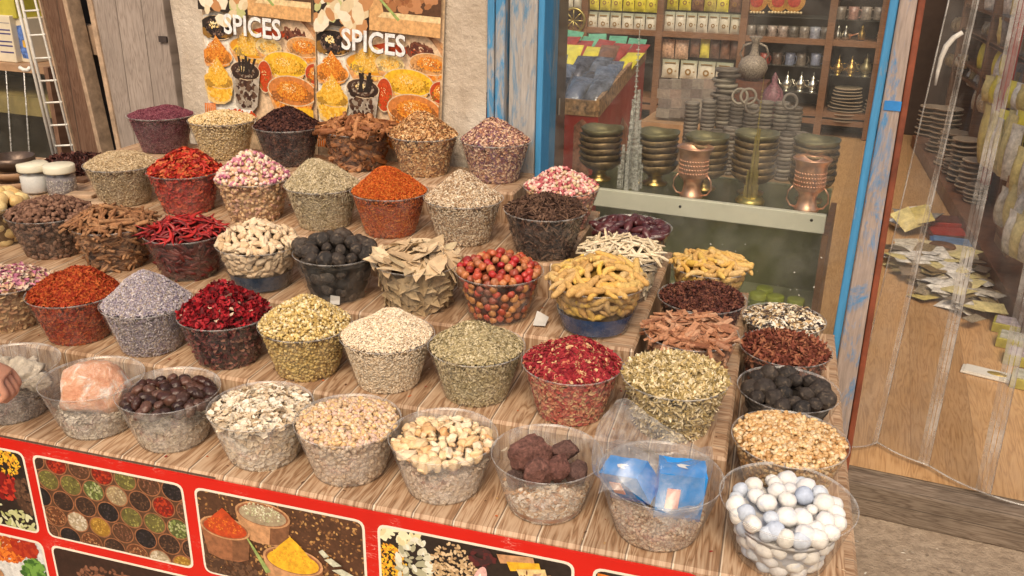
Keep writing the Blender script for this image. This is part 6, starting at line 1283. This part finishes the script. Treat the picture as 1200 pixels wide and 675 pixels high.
mixm = [pk_s2, pk_w2, pk_go, pk_y, pk_gr, pk_w2]; mvar = [pouch('shelf_packet', w_, h_, .05, mt) for mt, w_, h_ in zip(mixm, (.085, .10, .07, .09, .11, .08), (.17, .19, .11, .16, .18, .14))]
for bi, z in enumerate((.72, 1.02, float(shy[0][2])-.01, float(shy[1][2])-.01)):
    y = 3.15
    while y < 6.4:
        o = link('shelf_packet', mvar[rng.integers(6)]); o.location = (plx+.235+rng.uniform(0, .03), y, z+.001); o.rotation_euler = (rng.normal(0, .08), rng.normal(0, .03), -PI/2+.35+rng.normal(0, .15)); nm_ = ('lowest', 'second', 'third', 'top')[bi]
        tag(o, 'packet in the crowded row on the %s board along the right wall' % nm_, 'packet', 'packets on the %s board' % nm_); y += rng.uniform(.085, .14)
P = at_x(1140, 262, plx+.02); o = MB().box(-.012, .25, -.14, .14, 0, .42).build('wooden_crate', M('crate_wood', (.30, .16, .08), .6, var=.3, scale=14)); 
for k in range(3): MB().box(-.016, -.0125, -.125, .125, .03+.13*k, .13+.13*k).build('crate_slat', M('crate_light', (.42, .25, .13), .6, var=.3, scale=14), o)
o.location = (plx+.10, float(P[1])-.35, .117); tag(o, 'wooden crate below the straw packets, right of the woven plates', 'crate')
# goods on the floor
FZ = .1165
def floor_pt(x, y, z=FZ): return at_z(x, y, z)
pl_ = [pouch('flat_packet', w_, h_, .020, mt) for w_, h_, mt in ((.13, .18, pk_s2), (.11, .16, pk_w2), (.14, .17, pk_w2), (.12, .15, pk_w2), (.10, .2, pk_go), (.12, .16, OM('dark_packet', [(.10,.08,.06),(.2,.15,.1)], .3, 14, .5)))]
for i in range(150):
    x = rng.uniform(1058, 1152); lo = 300+(x-1058)*.25; hi = 318+(x-1058)*.74; y = rng.uniform(lo, min(hi, 384)); P = floor_pt(x, y); o = link('flat_packet', pl_[rng.integers(6)]); o.scale = (rng.uniform(.45, .85),)*3; o.location = (P[0], P[1], FZ+.010+.0004*i); o.rotation_euler = (-PI/2+rng.normal(0, .10), rng.normal(0, .1), rng.uniform(0, 6)); tag(o, 'flat shiny packet in the loose pile on the shop floor', 'packet', 'flat packets on the floor')
for i in range(6):
    P = floor_pt(1064+3*i, 272+3*(i % 3)); o = link('crinkled_packet', pouch('crinkled_packet', .12, .14, .05, (pk_w2, pk_gr, pk_s2)[i % 3])); o.location = (P[0], P[1], FZ+.03+.01*i); o.rotation_euler = (-1.2+rng.normal(0, .2), rng.normal(0, .3), rng.uniform(-1, 1)); tag(o, 'crinkled packet behind the flat pile on the shop floor', 'packet', 'crinkled packets on the floor')
def lidbox(x, y, w_, d_, h_, mt, mt2, label, rz, cat='box', z=FZ):
    P = floor_pt(x, y, z); o = MB().box(-w_/2, w_/2, -d_/2, d_/2, 0, h_).build('flat_box', mt); bevel(o, .003); MB().box(-w_/2*.9, w_/2*.9, -d_/2*.88, d_/2*.88, h_+.0005, h_+.004).build('lid_print', mt2, o); o.location = (P[0], P[1], z); o.rotation_euler = (0, 0, rz); return tag(o, label, cat)
redb = M('red_tray', (.34, .03, .025), .4, var=.2); darkb = M('dark_tray', (.10, .03, .025), .4, var=.3); blub = M('blue_tray', (.06, .14, .30), .4, var=.3); card = M('pale_card', (.62, .55, .42), .6, var=.1); cream2 = M('white_card', (.68, .65, .58), .5, var=.05); gbox = M('yellow_green_box', (.40, .36, .07), .4, var=.3); lil = M('lilac_print', (.46, .40, .44), .4, var=.5, scale=30); clr = M('clear_lid', (.50, .50, .42), .25, var=.4, scale=20)
lidbox(1122, 268, .34, .16, .05, redb, darkb, 'long dark red tray on the floor in front of the woven plates', .12); lidbox(1128, 280, .38, .16, .035, darkb, redb, 'second dark red tray, lying just in front of the first', .10); lidbox(1130, 291, .34, .14, .03, blub, M('blue_print_lid', (.10, .2, .36), .4, var=.4), 'blue flat box in front of the dark red trays', -.1)
lidbox(1112, 298, .36, .18, .03, card, M('card_top', (.60, .5, .3), .6, var=.2), 'pale open carton with a brown oval on the floor', -.22)
for i, (x, y, lab) in enumerate(((1180, 386, 'yellow green box with lilac rounds, farthest of the row at the right edge'), (1186, 404, 'yellow green box with a clear lid, second in the row at the right edge'), (1196, 424, 'yellow green box with pale rounds, third in the row at the right edge'), (1206, 452, 'yellow green box, nearest of the row at the right edge'))): lidbox(x+14, y+4, .20, .10, .04, gbox, (lil, clr, lil, clr)[i], lab, -.28)
o = lidbox(1168, 442, .24, .075, .008, cream2, M('card_face', (.74, .72, .66), .5, var=.04), 'white card with a golden oval lying on the shop floor', -.30); q = MB(); q.lathe([(.001, .016), (.7, .0155), (.95, .0145), (1., .0125)], 24); q.v = [(x*.035+.0, y*.016, z) for x, y, z in q.v]; q.build('golden_oval', M('golden_print', (.50, .36, .08), .35, .5, .2), o)
P = floor_pt(1110, 297); b = MB(); b.lathe([(.001, .012), (.06, .010), (.066, 0)], 20); o = b.build('brown_disc', M('disc_brown', (.16, .08, .045), .5)); o.location = (P[0]-.03, P[1], FZ+.0355); tag(o, 'round brown disc on the pale carton', 'disc')
# clear plastic curtain strips in the doorway
pvc = clear_plastic('curtain_plastic', tint=(.94, .93, .91), haze=.05, gloss=.20, rough=.10, scuff=4, edge=.35, wob=.1); pvce = clear_plastic('curtain_edge', tint=(.90, .88, .86), haze=.30, gloss=.35, rough=.2, scuff=9, edge=.3, wob=0.)
cpts = [at_z(x, y, .13) for x, y in ((990, 524), (1028, 519), (1088, 546), (1160, 581), (1240, 600))]
ctop = [at_y(x, y, float(P[1])) for (x, y), P in zip(((1112, 0), (1147, 0), (1205, 0), (1290, 0), (1400, 0)), cpts)]
for i in range(4):
    V = []; Fc = []; n = 10
    for j in range(2):
        for k in range(n):
            t = k/(n-1); a = cpts[i] if j == 0 else ctop[i]; c2 = cpts[i+1] if j == 0 else ctop[i+1]; p = a+(c2-a)*t
            if j == 1: q0 = cpts[i]+(cpts[i+1]-cpts[i])*t; p = q0+(p-q0)*((2.4-.13)/(p[2]-q0[2]))
            nrm_ = np.cross(cpts[i+1]-cpts[i], (0, 0, 1)); nrm_ /= np.linalg.norm(nrm_); V.append(tuple(p+nrm_*.012*math.sin(PI*t)))
    for k in range(n-1): Fc += [(k, k+1, k+1+n), (k, k+1+n, k+n)]
    o = link('curtain_strip', np_mesh('curtain_strip', V, Fc, pvc, True)); tag(o, ('first clear plastic curtain strip, next to the red brown post edge', 'second clear plastic curtain strip from the post', 'third clear plastic curtain strip from the post', 'clear plastic curtain strip at the right edge of the photograph')[i], 'plastic curtain', 'clear curtain strips')
    for kk in (0, n-1):
        a, c2 = Vector(V[kk]), Vector(V[kk+n]); b = MB(); b.tube([a, c2], .0022, 6); b.build('strip_edge', pvce, o)
    bw_ = (.02, .035, .045, .03)[i]; ex = Vector(cpts[i+1]-cpts[i]).normalized(); b = MB(); a, c2 = Vector(V[n-1]), Vector(V[2*n-1]); yo = Vector((0, -.004, 0))
    for s_0, s_1 in ((0, .32), (.36, .62), (.66, 1.)): b.add([a-ex*bw_*s_0+yo, a-ex*bw_*s_1+yo*1.5, c2-ex*bw_*s_1+yo*1.5, c2-ex*bw_*s_0+yo], [(0, 1, 2, 3)])
    b.build('ribbed_edge', pvce, o)
    a = [Vector(V[k])+Vector((0, 0, .002)) for k in range(n)]; b = MB(); b.tube(a, .003, 6); b.build('lower_hem', pvce, o)
hy = float(ctop[1][1]); hp_ = [tuple(at_y(x, y, hy-.015)) for x, y in ((1128, 38), (1118, 44), (1109, 54), (1103, 68), (1099, 84), (1096, 100))]
b = MB(); b.tube(hp_, [.006, .007, .0075, .0065, .005, .003], 10); o = b.build('pull_handle', M('white_handle', (.78, .76, .72), .3)); tag(o, 'curved white glare arc on the plastic curtain', 'handle')  # white arc of glare on the curtain, built as a curved tube

# ================================================================== LEFT OF THE PLASTER WALL
lo = (-2.6, 0, 0)
pdw = planks('grey_door_boards', (0, 0, 1), (1, 0, 0), .115, [(.21, .165, .14), (.35, .29, .25), (.43, .365, .32)], [(.06, .045, .035), (.2, .16, .13)], .5, .9, .02, .8); lt = M('raw_edge', (.42, .29, .19), .75, var=.4, scale=25); brn = planks('brown_board', (0, 0, 1), (1, 0, 0), .30, [(.09, .045, .027), (.18, .095, .058), (.24, .14, .09)], [(.05, .03, .02), (.12, .07, .045)], .55, .9, .01, .75)
d_ = wthing('plank_door', 'grey brown plank door leaning open beside the plaster wall', 'door', *lo)
dL, dR = Edge(108, 0, 141, 170, .03), Edge(190, 0, 209, 130, .03)
bevel(slab(MB(), dL, dR, .03, .075, 0, 2.6, lo).build('plank_panel', pdw, d_), .004); bevel(slab(MB(), Edge(102, 0, 136, 170, .028), Edge(107.7, 0, 140.7, 170, .028), .024, .08, 0, 2.6, lo).build('edge_batten', lt, d_), .003)
u, z = at_w(193, 46, .028); b = MB(); b.box(u-lo[0]-.022, u-lo[0]+.012, .022, .0295, z-.010, z+.010); b.build('iron_bolt', M('rusty_iron', (.06, .045, .04), .7, .4), d_)
d2 = wthing('shutter_board', 'brown wooden shutter board left of the plank door', 'shutter', -2.9, 0, 0); o2 = (-2.9, 0, 0)
bevel(slab(MB(), Edge(48, 0, 90.5, 181, .05), Edge(75, 0, 117.5, 181, .05), .05, .09, 0, 2.6, o2).build('board', brn, d2), .004); bevel(slab(MB(), Edge(75.3, 0, 117.8, 181, .045), Edge(80, 0, 122, 181, .045), .035, .10, 0, 2.6, o2).build('edge_batten', lt, d2), .003)
slab(MB(), Edge(46, 0, 88.5, 181, .045), Edge(47.8, 0, 90.3, 181, .045), .04, .095, 0, 2.6, o2).build('edge_batten', lt, d2)
ua, za = at_w(52, 45, .11); ub2, zb2 = at_w(118, 68, .11); cbm = MB().box(ua, ub2, .11, .17, zb2+.01, zb2+.115).build('cross_beam', M('pale_beam', (.30, .20, .13), .85, var=.4, scale=18)); wput(cbm, 0, 0, 0); tag(cbm, 'pale cross beam behind the brown shutter board', 'beam')
inside_wall('side_room_wall', -8.5, wl.u(1)-.02, 1.3, 1.4, 0, 2.9, M('side_room_brown', (.10, .065, .04), .8, var=.4, scale=6), 'dark brown wall at the back of the left neighbouring stall')
dk = MB().box(at_w(84, 60, .22)[0], at_w(200, 60, .22)[0], .20, .23, 0, 2.6).build('dark_board', M('dark_gap', (.030, .020, .015), .9, var=.3)); wput(dk, 0, 0, 0); tag(dk, 'almost black sheet painting the shade in the gap behind the plank door', 'board')  # near black sheet added for the shade in the gap
# wire rack
rk = wthing('wire_rack', 'white wire rack with rungs in front of the left neighbouring stall', 'rack', -3., -.12, .8); ro = np.array([-3., -.12, .8]); wm_ = M('white_wire', (.70, .68, .62), .45, var=.15, scale=40)
def rp_(x, y, v=-.12): u, z = at_w(x, y, v); return (u-ro[0], v-ro[1], z-ro[2])
def ext(a, b, t): return tuple(np.array(a)+(np.array(b)-np.array(a))*t)
for (xa, ya, xb, yb, r_) in ((19.5, 0, 66, 196, .0055), (25, 0, 70.5, 198, .0055), (41, 0, 97, 224, .004)):
    a, c2 = rp_(xa, ya), rp_(xb, yb); b = MB(); b.tube([ext(a, c2, -.9), c2], r_, 8); b.build('upright_wire', wm_, rk)
for y in (12.5, 41, 68, 94.5, 120, 146.5, 170.5, 196, 219): 
    x0 = 25+45.5*y/198; x1 = 41+56*y/224; b = MB(); b.tube([rp_(x0-1, y+.6), rp_(x1+1.5, y-.5)], .0035, 7); b.build('rung', wm_, rk)
b = MB(); b.tube([rp_(23, 79), rp_(28, 82), rp_(33, 82), rp_(35, 79)], .007, 8); b.build('wire_hook', wm_, rk)
# shelf with cartons and glass case behind the rack
sv = .35; zs = at_w(20, 76, sv)[1]; s_ = wthing('glass_cabinet', 'old glass fronted cabinet behind the wire rack', 'cabinet', -3.4, sv, 0); so2 = (-3.4, sv, 0)
uA = -4.9; uB = at_w(50, 76, sv)[0]
def cb(name, u0, u1, v0, v1, z0, z1, mt): return MB().box(u0-so2[0], u1-so2[0], v0-so2[1], v1-so2[1], z0, z1).build(name, mt, s_)
cb('top_board', uA, uB, sv, sv+.45, zs-.03, zs, M('cabinet_tan', (.34, .20, .11), .6, var=.3, scale=14)); zm = at_w(20, 122, sv)[1]; cb('inner_shelf', uA, uB, sv+.02, sv+.44, zm-.05, zm+.03, M('mustard_board', (.33, .235, .10), .6, var=.3, scale=9)); cb('back_panel', uA, uB, sv+.445, sv+.46, .02, zs-.031, M('cabinet_dark', (.05, .036, .025), .8, var=.5, scale=7)); cb('side_panel', uB, uB+.025, sv, sv+.46, .02, zs, brn)
cb('glass_pane', uA, uB-.001, sv+.002, sv+.006, .02, zs-.031, case_glass)
for x in (14, 35): e = Edge(x-6, 90, x, 180, sv); b = MB(); b.tube([(e.u(.3)-so2[0], -.002, .3), (e.u(zs-.03)-so2[0], -.002, zs-.03)], .0035, 6); b.build('pane_edge', crystal, s_)
cart = M('cream_carton', (.62, .54, .40), .6, var=.08); cart2 = M('pink_carton', (.62, .48, .40), .6, var=.1); ybx = M('yellow_carton', (.46, .40, .05), .5, var=.2, scale=20)
def carton(x0, x1, yb, yt, v, mt, label, dep=.16, rz=0.):
    a = at_w(x0, yb, v); b_ = at_w(x1, yb, v); zt2 = at_w(x0, yt, v)[1]; w_ = b_[0]-a[0]; h_ = zt2-a[1]; o = MB().box(0, w_, 0, dep, 0, h_).build('carton', mt); bevel(o, .003); wput(o, a[0], v, zs+.001 if a[1] < zs+.06 else a[1], rz); return tag(o, label, 'carton'), w_, h_
o, w_, h_ = carton(-30, 20, 73, 20, sv+.04, cart, 'cream carton with dark blue line print on the cabinet top')
ink = M('ink_blue', (.06, .05, .16), .6); 
for zf, l in ((.34, .5), (.43, .42), (.60, .5), (.68, .35), (.2, .3)): MB().box(w_*(.97-l), w_*.97, -.0008, -.0002, h_*zf, h_*zf+.006).build('printed_line', ink, o)
MB().box(w_*.60, w_*.985, -.0007, -.0002, h_*.84, h_*.85).build('printed_line', ink, o)
o, w_, h_ = carton(20.6, 39, 72, 21, sv+.07, cart, 'cream carton side with a blue feathered picture, next to the dark blue printed carton'); pc = MB(); pc.prism([(w_*.2, h_*.5), (w_*.42, h_*.10), (w_*.85, h_*.08), (w_*.92, h_*.4), (w_*.80, h_*.86), (w_*.28, h_*.82)], -.001, -.0003); pc.build('blue_picture', M('feather_blue', (.08, .16, .42), .5, var=.8, scale=50), o); pc = MB(); pc.prism([(w_*.55, h_*.35), (w_*.85, h_*.33), (w_*.8, h_*.52), (w_*.55, h_*.5)], -.0016, -.0011); pc.build('orange_spot', M('spot_orange', (.6, .35, .05), .5), o)
carton(-34, 19, 18.5, -30, sv+.06, ybx, 'yellow green carton on top of the cream carton'); o, w_, h_ = carton(27, 44, 40, -28, sv+.26, cart2, 'pale pink printed carton behind the wire rack'); zz_ = h_
for k in range(3): MB().box(w_*.1, w_*.75, -.0008, -.0002, h_*(.45+.09*k), h_*(.45+.09*k)+.012).build('printed_line', M('ink_pink', (.55, .2, .16), .6), o)
# jars, bowls and scraps on the fourth step at the far left
jgl = clear_plastic('jar_glass', tint=(.92, .93, .92), haze=.05, gloss=.25); lidw = M('ivory_lid', (.70, .66, .52), .4, var=.05); wpw = M('white_powder', (.76, .74, .72), .9, var=.06, scale=90); gpw = G('grey_granules', [(.34,.32,.33),(.5,.47,.46),(.25,.22,.24),(.6,.55,.5)])
for x, y, mt, lab in ((32, 229, wpw, 'left screw top jar of white powder with an ivory lid'), (63, 231, gpw, 'right screw top jar of grey granules with an ivory lid')):
    P = at_z(x, y, TZ[4]); t = empty('screw_jar', lab, 'jar', (P[0], P[1]+.04, TZ[4]+.001), 0); b = MB(); b.lathe([(.001, .001), (.040, .001), (.043, .005), (.043, .062), (.039, .070)], 32); b.build('jar_body', jgl, t)
    b = MB(); b.lathe([(.001, .068), (.0445, .068), (.0450, .071), (.0450, .088), (.042, .091), (.001, .092)], 36); b.build('lid', lidw, t); b = MB(); b.lathe([(.001, .004), (.039, .004), (.0405, .008), (.0405, .054), (.02, .058), (.001, .057)], 28); b.build('contents', mt, t)
    if mt is gpw: hp = Heap(.0435, .0425, .056, 1., .002, lump=.001); p, n_ = hp.sample_side(500); A_ = swarm(p+np.array([0, 0, .003]), n_, 'ball', (.003, .0025, .002), .3); link('granules', np_mesh('granules', *A_, gpw), t)['kind'] = 'stuff'
darkc = M('dark_tin', (.09, .06, .045), .4, .5, .4, 20, .2); wb = M('turned_wood', (.30, .17, .09), .6, var=.35, scale=22)
P = at_z(6, 226, TZ[4])
for k, (mt, r_, h_, lab) in enumerate(((wb, .072, .032, 'lowest wooden dish of the pile at the far left'), (wb, .068, .030, 'middle wooden dish of the pile at the far left'), (darkc, .064, .040, 'dark tin bowl on top of the wooden dishes at the far left'))):
    b = MB(); b.lathe([(.001, 0), (r_*.7, 0), (r_, h_*.55), (r_*1.02, h_), (r_*.96, h_), (r_*.9, h_*.5), (r_*.6, h_*.16), (.001, h_*.15)], 36); o = b.build('dish', mt); o.location = (P[0], P[1]+.05, TZ[4]+.001+(0, .0325, .063)[k]); tag(o, lab, 'dish', 'pile of dishes at the far left')
m_d = G('dark_petals', [(.07,.022,.016),(.12,.04,.03),(.04,.014,.012)], .7); pd_ = []
P = at_z(58, 214, TZ[4]); 
hp = Heap(.10, .095, .03, 1., .03, lump=.008, pw=2); p1, n1_ = hp.sample_top(700); p2, n2_ = hp.sample_side(420); V, Fc = swarm(np.concatenate([p1, p2]), np.concatenate([n1_, n2_]), 'curl', (.011, .005, .006), .7)
tr = MB().box(-.11, .11, -.105, .105, 0, .010).build('wood_tray', brn); tr.location = (P[0], P[1]+.13, TZ[4]+.0012); MB().box(-.108, .108, .100, .104, .0105, .03).build('tray_lip', brn, tr); tag(tr, 'brown tray under the dark petals behind the jars', 'tray')
cr_ = hp.core('body', m_d); cvv = [v_.co[:] for v_ in cr_.vertices]; cff = [tuple(p_.vertices) for p_ in cr_.polygons]; V, Fc = join_np((np.array(cvv), np.array(cff)), (V, Fc)); bpy.data.meshes.remove(cr_)
o = link('dark_petal_heap', np_mesh('dark_petal_heap', V, Fc, m_d), None, (P[0], P[1]+.13, TZ[4]+.0122)); tag(o, 'heap of dark reddish dried petals behind the jars and the rack', 'spice', None, 'stuff')
for i, (x, y, w_, d2_, rz, lab) in enumerate(((97, 231, .085, .045, .15, 'small pale wood block beside the cumin bowl'), (110, 240, .10, .05, .35, 'flat wood offcut in front of the small pale block'))):
    P = at_z(x, y, TZ[4]); o = MB().box(-w_/2, w_/2, -d2_/2, d2_/2, 0, .012).build('wood_offcut', lt); bevel(o, .003); o.location = (P[0], P[1], TZ[4]+.001); o.rotation_euler = (0, 0, rz); tag(o, lab, 'wood')

# ================================================================== THE CUSTOMER WHOSE HAND REACHES IN
skin = M('skin', (.56, .27, .18), .5, var=.12, scale=30, bmp=.25, bdist=.002); skin.node_tree.nodes['Principled BSDF'].inputs['Subsurface Weight'].default_value = .15; skin.node_tree.nodes['Principled BSDF'].inputs['Subsurface Radius'].default_value = (.012, .005, .003)
def skinned(name, pts, edges, mat, parent=None, sub=2):
    me = bpy.data.meshes.new(name); me.from_pydata([p[:3] for p in pts], edges, []); o = bpy.data.objects.new(name, me); COL.objects.link(o); me.materials.append(mat)
    s = o.modifiers.new('Skin', 'SKIN'); s.use_smooth_shade = True
    if not me.skin_vertices: me.skin_vertices.new()
    for i, p in enumerate(pts):
        sv_ = me.skin_vertices[0].data[i]; r_ = p[3]; sv_.radius = r_ if hasattr(r_, '__len__') else (r_, r_); sv_.use_root = (i == 0)
    u_ = o.modifiers.new('Subdivision', 'SUBSURF'); u_.levels = sub; u_.render_levels = sub
    if parent: o.parent = parent
    return o
pX, pY = -2.02, .98; per = empty('person', 'person in a pale shirt reaching one hand over the bowls at the left edge', 'person', (pX, pY, 0))
# body: pelvis, spine, neck, head, legs, far arm, near arm; joints in metres from the person's feet
H0 = at_z(1, 440, .745)-np.array([pX, pY, 0])              # knuckles of the reaching hand
WR = H0+np.array([-.085, -.035, .055])                      # wrist
EL = np.array([-.02, .20, 1.00])
J = [(0, 0, .93, (.15, .105)), (0, .01, 1.10, (.135, .10)), (0, .03, 1.28, (.16, .11)), (0, .04, 1.42, (.13, .09)), (0, .05, 1.50, .055), (0, .06, 1.56, .055), (0, .075, 1.64, (.078, .095)), (0, .07, 1.72, (.07, .085)),
     (-.10, 0, .86, .088), (-.11, .02, .48, .062), (-.115, -.01, .09, .045), (-.115, .12, .035, .04), (.10, 0, .86, .088), (.11, .06, .48, .062), (.12, .02, .09, .045), (.125, .15, .035, .04),
     (-.19, .03, 1.40, .055), (-.24, .03, 1.12, .045), (-.23, .16, .92, .034), (-.225, .22, .86, .026),
     (.19, .05, 1.40, .056), (EL[0]+.16, EL[1], EL[2]+.08, .045), ((EL[0]+.16+WR[0])/2, (EL[1]+WR[1])/2, (EL[2]+.08+WR[2])/2, .038), (WR[0], WR[1], WR[2], (.030, .024))]
Ed = [(0,1),(1,2),(2,3),(3,4),(4,5),(5,6),(6,7),(0,8),(8,9),(9,10),(10,11),(0,12),(12,13),(13,14),(14,15),(3,16),(16,17),(17,18),(18,19),(3,20),(20,21),(21,22),(22,23)]
pts = list(J)
d = (H0-WR); L_ = np.linalg.norm(d); d = d/L_; side = np.cross(d, (0, 0, 1)); side /= np.linalg.norm(side); up = np.cross(side, d)
def addp(p, r_, frm): pts.append((*p, r_)); Ed.append((frm, len(pts)-1)); return len(pts)-1
palm = addp(WR+d*L_*.45, (.036, .020), 23); kn = addp(H0-d*.006, (.038, .016), palm)
for k, (off, l) in enumerate(((-.030, .036), (-.010, .042), (.010, .040), (.029, .032))):
    b0_ = H0+side*off+d*.006; i1 = addp(b0_, .0092, kn); i2 = addp(b0_+d*l*.75-up*l*.55, .0088, i1); addp(b0_+d*l*.55-up*(l*1.25), .0076, i2)
t1 = addp(WR+d*L_*.4-side*.036-up*.008, .0125, palm); t2 = addp(WR+d*L_*.8-side*.044-up*.030, .0105, t1); addp(WR+d*L_*1.1-side*.032-up*.046, .0085, t2)
skinned('body', pts, Ed, skin, per)
shirt = M('pale_shirt', (.52, .52, .50), .85, var=.08, scale=12, bmp=.3); trs = M('dark_trousers', (.06, .06, .075), .85, var=.2, scale=12, bmp=.3); hair = M('dark_hair', (.025, .018, .014), .5, var=.4, scale=60)
def fat(i, k): q = pts[i]; r_ = q[3] if hasattr(q[3], '__len__') else (q[3], q[3]); return (q[0], q[1], q[2], (r_[0]+k, r_[1]+k))
sp_ = [(0, 0, .84, (.178, .135)), (0, .005, 1.08, (.165, .125)), fat(2, .016), fat(3, .014), fat(16, .016), fat(17, .016), fat(20, .016), fat(21, .016), fat(22, .014)]
skinned('shirt', sp_, [(0,1),(1,2),(2,3),(3,4),(4,5),(3,6),(6,7),(7,8)], shirt, per)
tp_ = [fat(0, .014), fat(8, .014), fat(9, .018), (pts[10][0], pts[10][1], .13, .062), fat(12, .014), fat(13, .018), (pts[14][0], pts[14][1], .13, .062)]
tb = MB()
for i0 in (8, 12):
    A_, B_, C_ = pts[i0], pts[i0+1], pts[i0+2]; tb.tube([(A_[0]*.55, A_[1], 1.00), (A_[0]*.85, A_[1], .90), (A_[0], A_[1], .80), ((A_[0]+B_[0])/2, (A_[1]+B_[1])/2, .64), B_[:3], ((B_[0]+C_[0])/2, (B_[1]+C_[1])/2, .28), (C_[0], C_[1]+.005, .10)], [.105, .112, .108, .095, .078, .070, .062], 20)
v_, f_ = ICO[3]; tb.add([tuple(p) for p in v_*np.array([.165, .125, .13])+np.array([0, 0, .93])], [tuple(int(i) for i in f) for f in f_], 0, True)
tb.build('trousers', trs, per)
skinned('hair', [(0, .055, 1.74, (.082, .088)), (0, .02, 1.70, (.082, .07)), (0, .0, 1.63, (.07, .05))], [(0,1),(1,2)], hair, per)
fa = MB(); 
fa.lathe([(.001, -.022), (.010, -.018), (.013, -.006), (.007, .018), (.001, .026)], 10, (0, .165, 1.645)); fa.build('nose', skin, per)
for s in (-1, 1):
    v_, f_ = ICO[2]; e = np_mesh('eye', v_*.012+np.array([s*.031, .150, 1.672]), f_, M('eye_white', (.75, .73, .7), .2), True); link('eye', e, per); e = np_mesh('iris', v_*np.array([.0055, .003, .0055])+np.array([s*.031, .1605, 1.672]), f_, hair, True); link('iris', e, per)
    e = np_mesh('ear', v_*np.array([.010, .020, .030])+np.array([s*.082, .065, 1.655]), f_, skin, True); link('ear', e, per)
v_, f_ = ICO[2]; link('mouth', np_mesh('mouth', v_*np.array([.024, .008, .007])+np.array([0, .158, 1.605]), f_, M('lips', (.45, .16, .13), .4), True), per)
shoe = M('dark_shoe', (.04, .03, .025), .5)
for i in (11, 15): q = pts[i]; link('shoe', np_mesh('shoe', v_*np.array([.052, .15, .05])*1+np.array([q[0], q[1]-.05, .048]), f_, shoe, True), per)

# crumbs spilled on the boards
cp = []
for k_, (xl, xr, y0, y1) in {1: (-1.75, .22, 1.34, 1.55), 2: (-1.9, -.03, 1.58, 1.79), 3: (-2.0, -.26, 1.82, 2.03), 4: (-2.0, -.48, 2.06, 2.32)}.items():
    for _ in range(95): cp.append((rng.uniform(xl, xr), rng.uniform(y0, y1), TZ[k_]+.0016))
V, Fc = swarm(np.array(cp), np.tile([0, 0, 1.], (len(cp), 1)), 'flake', (.0026, .0019, .0011), .3, .5); o = link('spilled_crumbs', np_mesh('spilled_crumbs', V, Fc, G('crumbs', [(.42,.26,.12),(.30,.02,.02),(.62,.5,.34),(.10,.05,.03),(.5,.12,.03),(.36,.3,.16)]))); tag(o, 'spilled spice crumbs lying on the wooden steps between the bowls', 'crumbs', None, 'stuff')

# ================================================================== LIGHT, SKY, CAMERA
w = bpy.data.worlds.new('World'); S.world = w; w.use_nodes = True; nt = w.node_tree; bg = nt.nodes['Background']
sky = nd(nt, 'ShaderNodeTexSky', sky_type='NISHITA'); sky.sun_disc = False
SEL, SAZ = math.radians(50), math.radians(172)     # compass: towards the sun, clockwise from +Y
sky.sun_elevation = SEL; sky.sun_rotation = SAZ; sky.air_density = 1.0; sky.dust_density = 5.0; sky.ozone_density = .6
lk(nt, sky.outputs[0], bg.inputs[0]); bg.inputs[1].default_value = .105
sl_ = bpy.data.lights.new('sun', 'SUN'); sl_.energy = 1.5; sl_.angle = math.radians(26); sl_.color = (1, .86, .68); so_ = bpy.data.objects.new('sun', sl_); COL.objects.link(so_)
to_sun = Vector((math.sin(SAZ)*math.cos(SEL), math.cos(SAZ)*math.cos(SEL), math.sin(SEL))); so_.rotation_euler = to_sun.to_track_quat('Z', 'Y').to_euler(); so_.location = to_sun*12
cam = bpy.data.cameras.new('camera'); co_ = bpy.data.objects.new('camera', cam); COL.objects.link(co_); S.camera = co_
cam.sensor_fit = 'HORIZONTAL'; cam.sensor_width = 36; cam.lens = F/1200*36; cam.clip_start = .02; cam.clip_end = 300
co_.matrix_world = Matrix(((_R[0], _UP[0], -_F[0], 0), (_R[1], _UP[1], -_F[1], 0), (_R[2], _UP[2], -_F[2], CAMH), (0, 0, 0, 1)))
S.view_settings.view_transform = 'Standard'; S.view_settings.look = 'None'; S.view_settings.gamma = 1; S.view_settings.use_curve_mapping = False
S.view_settings.exposure = .54; S.view_settings.use_white_balance = True; S.view_settings.white_balance_temperature = 7050; S.view_settings.white_balance_tint = 10
S.render.engine = 'CYCLES'; S.cycles.max_bounces = 8; S.cycles.diffuse_bounces = 3; S.cycles.transparent_max_bounces = 24; S.cycles.caustics_reflective = False; S.cycles.caustics_refractive = False
